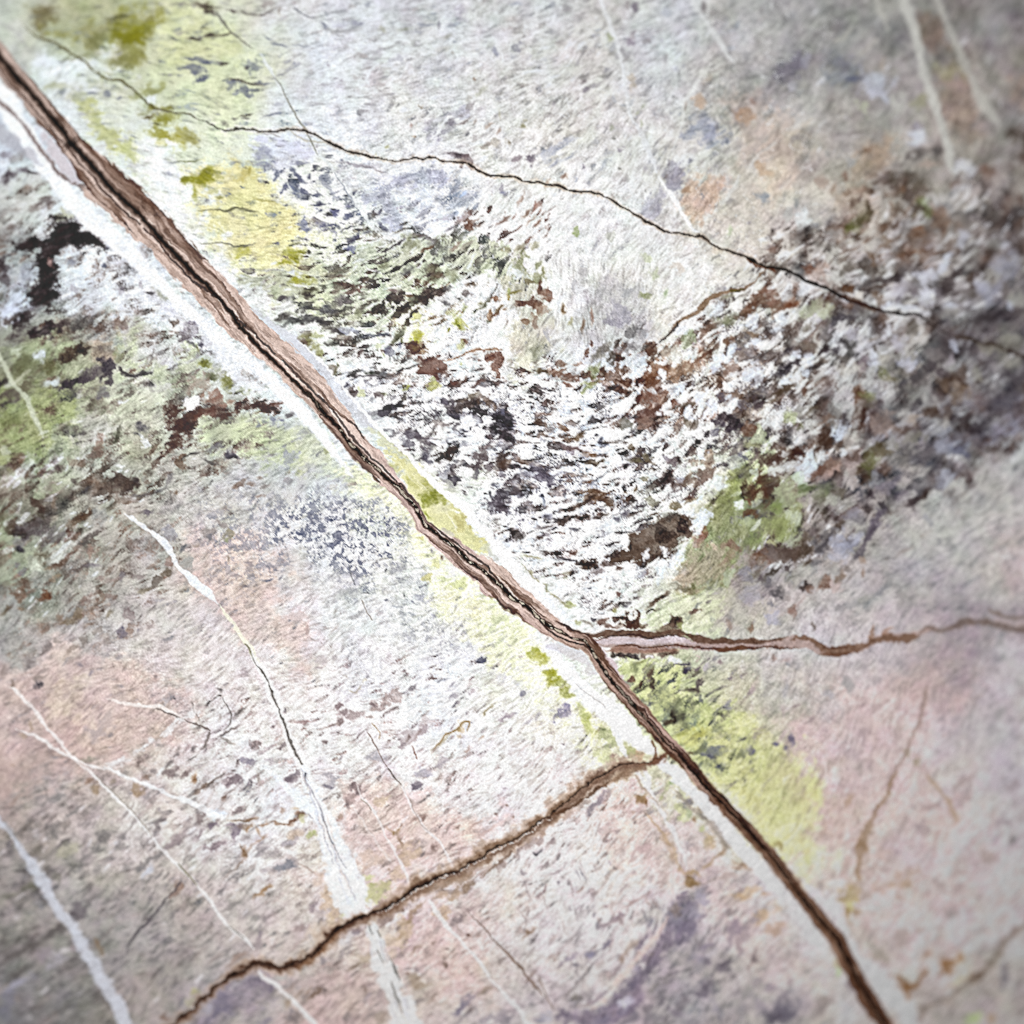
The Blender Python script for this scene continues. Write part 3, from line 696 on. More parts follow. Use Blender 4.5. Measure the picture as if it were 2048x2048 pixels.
blobs(0, 512, [
    (0, 60, 70, 60, 0, (70, 60, 64), .8), (30, 160, 40, 60, 0, (90, 80, 84), .6), (390, 60, 30, 30, 0, (180, 150, 146), .8), (200, 120, 50, 70, 30, 's', .6),
    (170, 470, 60, 110, 25, (54, 40, 42), .85), (60, 480, 60, 40, -20, (90, 78, 76), .7), (340, 570, 120, 45, -10, (58, 44, 50), .85), (440, 520, 60, 40, -20, (62, 48, 50), .8), (250, 600, 40, 30, 0, (64, 50, 54), .7),
    (620, 480, 80, 40, -30, (86, 80, 82), .6), (560, 540, 40, 30, 0, (78, 72, 72), .6), (750, 530, 40, 30, -30, (90, 68, 58), .7), (900, 500, 60, 40, 0, (120, 98, 90), .6),
    (560, 710, 110, 45, -12, (78, 60, 46), .85), (510, 780, 70, 40, -20, (70, 52, 40), .8), (620, 730, 40, 50, 0, (64, 50, 46), .7), (380, 850, 50, 40, 0, (106, 106, 68), .7),
    (180, 830, 90, 70, -20, (108, 110, 76), .75), (210, 970, 60, 50, -30, (100, 92, 72), .7), (20, 950, 40, 60, 0, (54, 44, 50), .85), (80, 1040, 60, 40, 0, (100, 88, 84), .6), (40, 1080, 50, 30, 0, (90, 80, 74), .6),
    (540, 960, 130, 26, -14, (62, 52, 62), .85), (660, 900, 110, 40, -18, (92, 82, 90), .7), (800, 830, 70, 60, -50, (62, 54, 66), .85), (830, 940, 30, 40, 0, (70, 62, 74), .7), (780, 1020, 40, 40, -30, (108, 104, 110), .6),
    (950, 870, 60, 16, 35, (66, 58, 64), .85), (1080, 885, 60, 16, -18, (66, 60, 66), .85), (1000, 905, 26, 14, 0, (74, 66, 70), .7), (880, 740, 40, 40, 0, (130, 132, 90), .6),
    (300, 750, 36, 50, -20, (214, 220, 232), .8), (130, 700, 40, 30, -30, (196, 204, 186), .7), (390, 955, 46, 22, -20, (206, 214, 216), .8), (590, 1050, 22, 24, 0, 'L', .7), (915, 1095, 24, 24, 0, 'w', .85), (1270, 985, 50, 20, 0, 'L', .8),
    (1540, 820, 30, 26, 0, (120, 122, 20), .9), (1490, 700, 20, 26, 0, (120, 122, 80), .7), (1590, 640, 60, 34, -14, (110, 104, 116), .8), (1530, 665, 30, 16, 0, (78, 72, 90), .8), (1440, 600, 60, 60, 0, 'P', .6),
    (1390, 620, 50, 40, 0, (110, 102, 104), .7), (1480, 510, 40, 30, 0, (120, 112, 130), .8), (1450, 670, 40, 14, 40, (86, 82, 92), .7), (1330, 500, 40, 30, 20, (110, 94, 84), .7),
    (1130, 275, 40, 12, -12, (64, 60, 66), .8), (1250, 270, 60, 50, 35, (122, 126, 100), .6), (1290, 310, 30, 14, 20, (126, 130, 60), .6), (1070, 220, 12, 30, 0, 'P', .6), (930, 270, 30, 30, 0, 'P', .5), (560, 230, 50, 40, 0, 'P', .5),
    (780, 70, 14, 16, 0, 'S', .8), (540, 40, 30, 20, 0, 'S', .5), (1200, 480, 60, 50, 0, 'W', .7), (1000, 440, 16, 14, 0, 'W', .6), (800, 330, 60, 30, -35, 'W', .6),
    (1770, 720, 20, 34, 10, (166, 156, 110), .7), (1740, 670, 14, 18, 0, 'P', .5), (1600, 910, 50, 20, 10, (96, 100, 64), .7), (1700, 960, 30, 60, -10, (132, 134, 60), .75), (1840, 990, 50, 40, 0, (150, 158, 120), .6),
    (1480, 960, 90, 60, 0, (160, 140, 126), .55), (1600, 1060, 70, 70, 0, (150, 116, 100), .65), (1500, 1090, 60, 30, 0, (150, 130, 120), .5), (1740, 1100, 34, 14, 0, (150, 116, 96), .6),
    (900, 1320, 14, 70, 22, (84, 84, 70), .8), (870, 1390, 14, 30, 22, (90, 90, 72), .7), (760, 1420, 40, 70, 10, (140, 112, 96), .7), (720, 1490, 60, 30, -30, (128, 110, 100), .6), (560, 1540, 70, 70, 0, (138, 122, 108), .55), (620, 1560, 30, 40, 0, (110, 90, 76), .7),
    (440, 1610, 40, 22, 20, (90, 76, 74), .8), (320, 1640, 90, 14, -12, (106, 90, 86), .7), (590, 1510, 20, 16, 0, 'w', .8), (900, 1580, 40, 16, -10, 'w', .7), (1090, 1380, 26, 50, -25, 'w', .85), (1160, 1500, 26, 30, 0, 'L', .6),
    (1080, 1290, 40, 26, 0, (86, 84, 90), .8), (1040, 1345, 26, 14, 0, (86, 84, 90), .7), (920, 1690, 90, 60, 0, (84, 68, 60), .8), (960, 1760, 40, 50, 0, (78, 62, 56), .75), (860, 1740, 60, 30, -30, (108, 92, 84), .6), (1010, 1690, 26, 40, 0, (86, 76, 76), .7),
    (1150, 1450, 60, 20, -40, (110, 90, 76), .7), (1190, 1540, 30, 50, 25, (98, 80, 70), .7), (1110, 1610, 30, 30, 0, (120, 112, 104), .6), (1370, 1540, 40, 40, -40, (122, 98, 80), .7), (1430, 1510, 60, 10, -20, (80, 74, 70), .8), (1460, 1490, 30, 9, -10, (70, 64, 66), .7),
    (1590, 1545, 60, 14, 14, (98, 94, 92), .8), (1750, 1525, 46, 16, -5, (80, 74, 84), .9), (1730, 1505, 30, 18, 0, (90, 86, 96), .7), (1620, 1440, 60, 20, -30, (120, 118, 124), .6), (1800, 1740, 46, 18, -20, (128, 106, 92), .75), (1840, 1700, 30, 10, -20, (130, 110, 96), .6),
    (1900, 1720, 30, 14, 0, (130, 108, 94), .6), (1600, 1715, 16, 10, 0, (90, 90, 90), .7), (1320, 1785, 16, 16, 0, (120, 96, 76), .7), (1060, 1810, 60, 16, -10, (110, 104, 106), .6), (1200, 1770, 50, 16, -20, (100, 96, 100), .6), (1280, 1680, 20, 60, 20, (120, 116, 118), .6),
    (660, 1770, 50, 16, -25, (96, 92, 94), .7), (560, 1690, 26, 20, 0, (106, 96, 92), .7), (280, 1860, 60, 30, 10, (92, 74, 64), .8), (300, 1900, 30, 30, 0, (76, 58, 50), .75), (420, 1850, 20, 60, 0, (120, 100, 84), .6), (130, 1780, 60, 60, 0, (120, 104, 94), .4),
    (300, 1790, 50, 30, -20, (170, 178, 150), .7), (420, 1740, 40, 26, 0, (164, 170, 142), .6), (590, 1740, 40, 16, 0, 'L', .6), (30, 1460, 30, 30, 0, (196, 200, 180), .7), (100, 1230, 60, 50, 0, (116, 122, 72), .6)])
blobs(512, 0, [
    (40, 115, 36, 7, 0, (90, 80, 78), .8), (100, 85, 50, 7, -35, (90, 80, 78), .8), (180, 75, 10, 26, 10, (130, 118, 106), .7), (80, 20, 50, 30, 0, (160, 150, 148), .6), (40, 50, 24, 12, 0, (130, 120, 118), .6),
    (860, 20, 20, 24, 30, (140, 145, 158), .7), (730, 45, 30, 20, -20, (150, 148, 150), .7), (520, 190, 30, 10, 30, 'S', .8), (620, 228, 60, 12, 4, (146, 148, 150), .8), (700, 225, 60, 8, -2, (150, 150, 156), .8), (770, 180, 55, 18, -4, (150, 152, 168), .75), (640, 180, 50, 24, 0, (186, 188, 204), .6),
    (950, 215, 30, 18, 35, (166, 168, 150), .7), (1130, 222, 40, 10, -10, (150, 154, 140), .7), (1120, 140, 40, 26, -10, (180, 180, 186), .7), (1270, 190, 40, 10, -10, (140, 146, 160), .8), (1240, 245, 40, 10, -12, (150, 152, 166), .7), (1390, 185, 12, 30, 0, (140, 138, 150), .7), (1480, 200, 30, 14, 20, (150, 152, 166), .6), (1340, 180, 40, 7, -8, (140, 146, 158), .6),
    (1440, 278, 30, 14, -35, (140, 140, 132), .8), (1800, 400, 18, 30, -20, (146, 150, 168), .75), (1780, 370, 12, 26, 10, (150, 152, 166), .6), (160, 335, 40, 8, 5, 'S', .8), (210, 350, 26, 6, 10, 'S', .8), (320, 345, 26, 6, 0, 'S', .7), (380, 350, 20, 6, 0, 'S', .6), (90, 290, 24, 7, 25, 'S', .7),
    (1070, 460, 70, 30, -10, (186, 188, 198), .7), (930, 410, 40, 22, -40, (186, 184, 194), .6), (860, 480, 60, 18, -40, (190, 190, 196), .6), (1240, 470, 60, 14, -30, (178, 182, 184), .6), (1320, 430, 40, 10, -20, (170, 174, 172), .6), (1470, 395, 12, 14, 0, (140, 134, 128), .7), (1410, 370, 60, 14, -15, (186, 186, 180), .5), (1650, 600, 10, 10, 0, (130, 100, 80), .8),
    (545, 490, 12, 10, 0, 'P', .7), (600, 590, 12, 8, 0, 'P', .7), (640, 620, 14, 8, 0, 'P', .7), (1240, 805, 16, 14, 0, (150, 140, 126), .8), (180, 790, 36, 24, 0, (170, 174, 184), .7), (40, 625, 50, 8, -3, 'S', .85), (130, 868, 50, 6, -14, 'S', .85), (500, 640, 30, 10, 0, 'P', .4),
    (1600, 820, 24, 34, 20, (150, 144, 148), .75), (1590, 750, 20, 26, 0, (170, 168, 164), .6), (1700, 700, 50, 12, -40, (170, 174, 156), .6), (1460, 920, 34, 24, -40, (140, 136, 146), .8), (1540, 870, 30, 12, -20, (150, 146, 150), .8), (1560, 915, 50, 12, -20, (140, 130, 130), .75), (1660, 930, 14, 26, 15, (160, 150, 144), .7), (1760, 940, 30, 16, -40, (160, 144, 132), .7),
    (1820, 990, 20, 30, 10, (164, 142, 130), .7), (1840, 860, 10, 30, 10, (170, 168, 140), .6), (1740, 1100, 40, 16, -10, (164, 154, 146), .7), (1900, 1080, 14, 20, 0, (150, 140, 120), .7), (1650, 1060, 30, 30, 30, (170, 166, 168), .7), (1590, 1010, 14, 20, 0, (110, 110, 116), .6), (1800, 1080, 30, 40, -20, (176, 170, 160), .6),
    (1200, 1040, 12, 14, 0, (160, 140, 120), .7), (990, 1110, 16, 14, 0, (180, 180, 140), .8), (910, 1160, 10, 12, 0, (190, 190, 160), .7), (1170, 950, 10, 14, 0, (170, 140, 130), .6), (910, 940, 30, 10, -30, (180, 180, 190), .6), (1590, 1230, 70, 40, 25, (120, 104, 106), .75), (1520, 1170, 60, 24, 35, (110, 98, 104), .7), (1520, 1165, 30, 8, 35, (70, 60, 64), .6),
    (70, 1140, 60, 40, -20, (150, 154, 172), .7), (60, 1230, 50, 16, 10, (140, 144, 166), .8), (130, 1210, 30, 12, 0, (120, 124, 146), .7), (60, 1270, 16, 20, 0, (120, 124, 144), .8), (110, 1265, 24, 10, 0, (120, 124, 140), .7), (190, 1300, 60, 60, 0, (118, 124, 142), .85), (310, 1310, 20, 70, -40, (112, 116, 138), .85), (350, 1350, 34, 14, 30, (110, 114, 136), .8),
    (405, 1328, 12, 12, 0, (110, 112, 130), .85), (520, 1340, 60, 50, 0, (126, 132, 148), .75), (530, 1410, 70, 30, 30, (150, 154, 170), .6), (230, 1405, 36, 24, 0, (110, 114, 136), .85), (200, 1445, 22, 16, 0, (110, 114, 136), .8), (370, 1430, 36, 26, 30, (110, 114, 136), .85), (325, 1395, 16, 10, 0, (110, 114, 136), .7), (470, 1480, 34, 20, 0, (100, 104, 126), .85), (340, 1230, 80, 10, -3, (150, 152, 172), .7),
    (480, 1540, 16, 18, 0, (92, 94, 112), .85), (550, 1535, 12, 8, 0, (92, 94, 112), .8), (600, 1480, 40, 20, 0, (150, 154, 170), .6), (480, 1600, 26, 14, -20, (100, 104, 126), .85), (600, 1600, 44, 34, 0, (120, 122, 150), .8), (545, 1620, 26, 14, 0, (64, 62, 74), .85), (580, 1580, 14, 10, 0, (64, 62, 74), .8), (695, 1570, 18, 12, 0, (120, 122, 146), .8), (690, 1640, 28, 16, -30, (120, 124, 146), .85), (630, 1510, 20, 10, 0, (120, 124, 142), .8),
    (730, 1400, 60, 10, 0, (170, 172, 178), .6), (760, 1430, 50, 16, 0, (184, 184, 184), .6), (900, 1390, 40, 10, -8, (160, 164, 178), .7), (900, 1355, 30, 8, 0, (150, 156, 166), .7), (740, 1245, 120, 10, 6, (150, 144, 154), .75), (850, 1270, 50, 18, 10, (150, 146, 152), .7), (640, 1280, 40, 16, 0, (180, 180, 188), .7), (770, 1300, 40, 16, 0, (170, 170, 174), .6), (930, 1292, 40, 7, 8, (140, 130, 130), .7), (940, 1605, 18, 10, -40, (90, 90, 110), .8),
    (690, 1728, 56, 9, -8, (84, 84, 96), .9), (780, 1738, 30, 7, 5, (84, 84, 96), .8), (560, 1690, 20, 12, 0, (120, 122, 142), .8), (620, 1710, 10, 14, 0, (120, 122, 140), .7), (570, 1750, 20, 34, -20, (130, 130, 150), .7), (740, 1810, 44, 22, -30, (92, 92, 110), .85), (770, 1775, 12, 26, 0, (100, 100, 120), .8), (830, 1760, 30, 10, 0, (120, 120, 136), .7), (720, 1885, 34, 30, 0, (120, 124, 150), .75), (955, 1705, 14, 40, -35, (120, 122, 140), .8),
    (345, 1700, 50, 50, 0, (160, 164, 176), .75), (350, 1690, 30, 40, 0, (140, 144, 160), .6), (1490, 1648, 10, 7, 30, (70, 66, 70), .9), (1465, 1725, 30, 7, -30, (120, 116, 120), .8), (1100, 1710, 10, 30, 30, (130, 134, 150), .7), (1850, 1420, 20, 26, 0, (160, 156, 166), .7), (1870, 1445, 26, 10, 0, (130, 132, 160), .7), (1380, 1500, 20, 20, 0, (150, 156, 166), .6),
    (1600, 1710, 36, 34, -40, (120, 86, 70), .85), (1700, 1690, 30, 10, -30, (120, 96, 84), .8), (1640, 1670, 40, 8, -25, (130, 104, 92), .7), (1240, 1785, 50, 12, -8, (130, 120, 118), .8), (1300, 1800, 40, 14, 10, (110, 104, 108), .7), (1170, 1870, 60, 40, -45, (130, 132, 100), .7), (1290, 1880, 40, 16, -35, (110, 80, 60), .8), (1330, 1830, 40, 20, -30, (130, 126, 124), .6), (1500, 1870, 60, 24, -30, (150, 130, 118), .7), (1600, 1850, 60, 14, -30, (150, 140, 130), .7),
    (1070, 1840, 60, 8, -28, (86, 80, 84), .85), (980, 1890, 50, 9, -28, (86, 80, 84), .85), (1880, 1880, 26, 30, 0, (150, 142, 110), .6), (1860, 1660, 60, 20, -45, (150, 128, 118), .7), (290, 1900, 70, 26, -10, (170, 172, 50), .8), (340, 1895, 24, 16, 0, (150, 150, 30), .8), (60, 1510, 90, 9, 10, (178, 172, 90), .7), (140, 1860, 60, 9, 0, (176, 180, 160), .6), (300, 1840, 50, 8, -15, (150, 150, 100), .6)])
blobs(1024, 0, [
    (30, 1210, 30, 22, 0, (150, 138, 146), .7), (130, 1220, 36, 34, 0, (136, 128, 138), .85), (300, 1150, 80, 40, -35, (172, 178, 196), .6), (370, 1120, 60, 10, -40, (130, 138, 160), .7), (330, 1230, 50, 12, -30, (140, 146, 166), .6), (430, 1190, 50, 10, -30, (150, 156, 176), .6), (440, 1060, 50, 20, -40, (186, 190, 204), .6),
    (360, 985, 36, 18, -20, (130, 128, 126), .8), (290, 1020, 20, 16, 0, (170, 168, 166), .6), (95, 940, 18, 20, 0, (150, 146, 112), .75), (95, 900, 12, 10, 0, (160, 156, 130), .6), (560, 680, 26, 20, -30, (134, 128, 138), .75), (540, 620, 20, 10, 0, (140, 130, 136), .7), (660, 640, 70, 16, -30, (172, 168, 172), .6), (440, 790, 20, 16, 30, (160, 156, 160), .6),
    (40, 350, 36, 26, 0, (140, 140, 152), .75), (10, 430, 30, 20, 0, (160, 162, 172), .6), (160, 320, 20, 14, 0, (150, 150, 152), .6), (360, 330, 40, 20, 0, (160, 154, 154), .5), (400, 60, 40, 30, -30, (150, 148, 152), .6), (300, 40, 20, 14, 0, (150, 154, 164), .6), (30, 30, 40, 14, 0, (150, 156, 172), .7), (210, 210, 40, 16, -40, (160, 156, 156), .6), (50, 230, 30, 30, 0, (170, 168, 168), .6),
    (900, 320, 30, 30, 0, (140, 130, 144), .7), (930, 270, 40, 30, 0, (160, 152, 158), .6), (1020, 315, 30, 18, 0, (140, 136, 140), .7), (940, 60, 24, 40, 20, (120, 112, 124), .75), (880, 25, 22, 20, 0, (140, 134, 136), .7), (830, 380, 16, 26, 0, (150, 148, 154), .7), (720, 520, 26, 14, -20, (150, 150, 158), .7), (700, 170, 30, 50, 20, (156, 154, 152), .5), (730, 270, 18, 30, 0, (150, 158, 120), .6), (650, 80, 16, 60, -20, (150, 148, 146), .5),
    (1240, 510, 16, 16, 0, (160, 164, 176), .7), (1300, 490, 20, 10, 0, (170, 172, 180), .6), (1140, 320, 16, 20, 0, (160, 160, 176), .6), (1180, 100, 30, 40, 0, (170, 176, 188), .5), (1455, 60, 18, 40, -10, (130, 124, 126), .8), (1540, 520, 80, 16, -24, (160, 156, 152), .8), (1480, 600, 20, 40, 30, (172, 160, 146), .6), (900, 620, 40, 50, 0, (196, 186, 172), .7), (940, 850, 16, 10, -40, (150, 156, 130), .7), (990, 810, 20, 10, -50, (150, 156, 136), .7), (860, 930, 16, 8, -30, (130, 128, 124), .7), (980, 930, 10, 16, 0, (160, 170, 140), .6),
    (750, 965, 10, 16, 0, (150, 156, 136), .7), (770, 1040, 8, 14, 0, (120, 120, 116), .8), (800, 1270, 10, 10, 0, (110, 110, 106), .8), (1005, 1435, 8, 10, 0, (120, 120, 120), .7), (1220, 740, 8, 10, 0, (120, 120, 124), .8), (810, 1125, 12, 12, 0, 'P', .7), (840, 1100, 10, 8, 0, 'P', .6), (540, 1270, 12, 12, 0, 'P', .7), (400, 1330, 12, 24, 30, (150, 120, 104), .7), (270, 1380, 20, 40, 20, (170, 140, 124), .6), (320, 780, 10, 16, 0, 'P', .5),
    (1430, 770, 40, 40, 0, (186, 160, 138), .7), (1320, 800, 12, 26, 0, (150, 136, 128), .7), (1540, 940, 12, 50, -10, (130, 128, 130), .7), (1780, 860, 60, 60, 30, (176, 144, 118), .7), (1830, 760, 26, 20, 0, (150, 124, 114), .7), (1640, 950, 20, 40, 0, (150, 148, 146), .6), (1290, 1200, 60, 44, 0, (236, 236, 234), .85), (1190, 1230, 20, 20, 0, (136, 132, 140), .7), (1310, 1430, 30, 18, 0, (160, 124, 96), .7), (1500, 1420, 60, 50, 0, (200, 170, 146), .5),
    (1890, 1495, 40, 34, 0, (150, 156, 164), .8), (1860, 1250, 40, 30, 0, (190, 160, 130), .6), (1900, 1300, 40, 60, 0, (200, 170, 140), .6), (1640, 1500, 16, 30, 20, (150, 146, 146), .6), (1640, 1740, 16, 40, 0, (170, 184, 150), .6), (480, 1750, 26, 30, 0, (160, 176, 120), .7), (740, 1780, 40, 30, -30, (180, 182, 172), .6), (860, 1740, 40, 20, -30, (176, 174, 174), .6), (1800, 1680, 20, 10, 0, 'P', .6), (1560, 1890, 40, 30, 0, (196, 184, 166), .5),
    (60, 1500, 12, 50, 30, (150, 120, 104), .6), (110, 1600, 40, 10, -50, (130, 100, 84), .7), (140, 1660, 40, 8, -40, (140, 108, 92), .7), (200, 1680, 30, 8, -45, (150, 116, 98), .7), (60, 1880, 50, 24, -45, (130, 122, 90), .7), (170, 1860, 40, 20, -40, (150, 146, 112), .6)])
blobs(1536, 0, [
    (180, 500, 110, 40, -10, (120, 114, 128), .5), (640, 600, 60, 26, -10, (96, 100, 122), .7), (280, 450, 30, 40, 0, (170, 170, 184), .6), (180, 640, 40, 30, 0, (176, 176, 188), .6), (800, 590, 60, 40, 0, (190, 196, 208), .6), (980, 760, 60, 60, 0, 'L', .6), (1130, 760, 60, 40, -50, (150, 150, 116), .6), (730, 810, 50, 50, 0, (184, 190, 164), .6), (720, 240, 60, 20, -40, (170, 168, 164), .6), (870, 500, 16, 60, 0, (180, 168, 156), .7),
    (1130, 1040, 80, 50, 0, (206, 212, 226), .85), (1130, 960, 60, 26, 0, (146, 140, 150), .6), (1160, 1160, 60, 40, -20, (96, 90, 86), .7), (1280, 1140, 40, 50, 0, (84, 80, 80), .75), (1220, 1240, 90, 22, -6, (170, 152, 142), .7), (1060, 1180, 40, 30, 0, (100, 92, 92), .7), (750, 1140, 40, 20, -30, (120, 92, 70), .7), (860, 1160, 60, 100, 0, (176, 152, 130), .5),
    (580, 1310, 22, 34, -30, (120, 90, 76), .7), (490, 1410, 16, 46, 20, (140, 116, 96), .6), (660, 1500, 30, 60, 30, (100, 80, 70), .75), (760, 1440, 60, 24, 40, (90, 70, 58), .75), (760, 1580, 26, 80, 0, (80, 66, 50), .75), (680, 1680, 90, 40, -40, (86, 80, 50), .75), (620, 1730, 40, 30, 0, (104, 106, 50), .7), (600, 1440, 30, 26, 0, (120, 98, 80), .6), (690, 1420, 60, 20, 0, (150, 124, 108), .6),
    (1180, 1580, 50, 70, 0, (120, 132, 80), .7), (1130, 1580, 60, 30, 20, (76, 64, 54), .8), (970, 1580, 34, 60, 10, (96, 78, 66), .7), (1080, 1470, 40, 50, 0, (90, 76, 70), .7), (1300, 1590, 70, 40, 0, (150, 120, 102), .7), (1310, 1680, 60, 40, -30, (130, 106, 90), .6), (1420, 1400, 40, 26, 0, (110, 86, 74), .8), (1290, 1500, 60, 60, 0, (206, 204, 204), .6), (1480, 1280, 80, 50, 0, (212, 216, 226), .7), (1400, 1500, 50, 80, 0, (196, 196, 198), .5), (1480, 1430, 60, 40, 0, (206, 208, 216), .6),
    (880, 1720, 60, 26, 10, (104, 80, 64), .7), (1040, 1740, 60, 30, 0, (118, 110, 106), .6), (900, 1840, 40, 40, -40, (120, 96, 76), .6), (990, 1880, 40, 26, 0, (110, 104, 102), .6), (1700, 1840, 60, 30, 0, (150, 150, 146), .6), (1780, 1840, 40, 30, -40, (206, 208, 220), .7), (1440, 1800, 70, 40, -40, (192, 196, 210), .7), (1640, 1200, 110, 26, -28, (110, 106, 100), .7), (1560, 1640, 40, 30, 0, (100, 94, 98), .6), (1500, 1880, 90, 30, -20, (76, 68, 70), .6),
    (210, 1050, 40, 22, -40, (134, 128, 128), .7), (210, 960, 60, 24, -40, (210, 208, 204), .6), (400, 1380, 30, 50, 0, (170, 150, 138), .6), (215, 1540, 16, 40, 10, (140, 144, 146), .7), (150, 1620, 30, 60, 20, (176, 178, 176), .6), (270, 1660, 50, 90, 0, (220, 228, 230), .6), (500, 1780, 40, 60, 20, (156, 156, 156), .6), (380, 1850, 40, 26, 0, (130, 124, 118), .6), (240, 1830, 40, 40, 0, (140, 136, 132), .6), (590, 1880, 34, 34, 0, (106, 86, 76), .6), (30, 1880, 26, 20, 0, (130, 104, 92), .7),
    (440, 1170, 20, 20, 0, (150, 152, 150), .6), (620, 1210, 40, 30, 0, (160, 162, 164), .5), (1690, 450, 70, 40, 0, (176, 176, 174), .5), (1840, 140, 40, 60, 0, (120, 110, 118), .4), (1560, 1110, 40, 70, 30, (190, 186, 176), .5)])
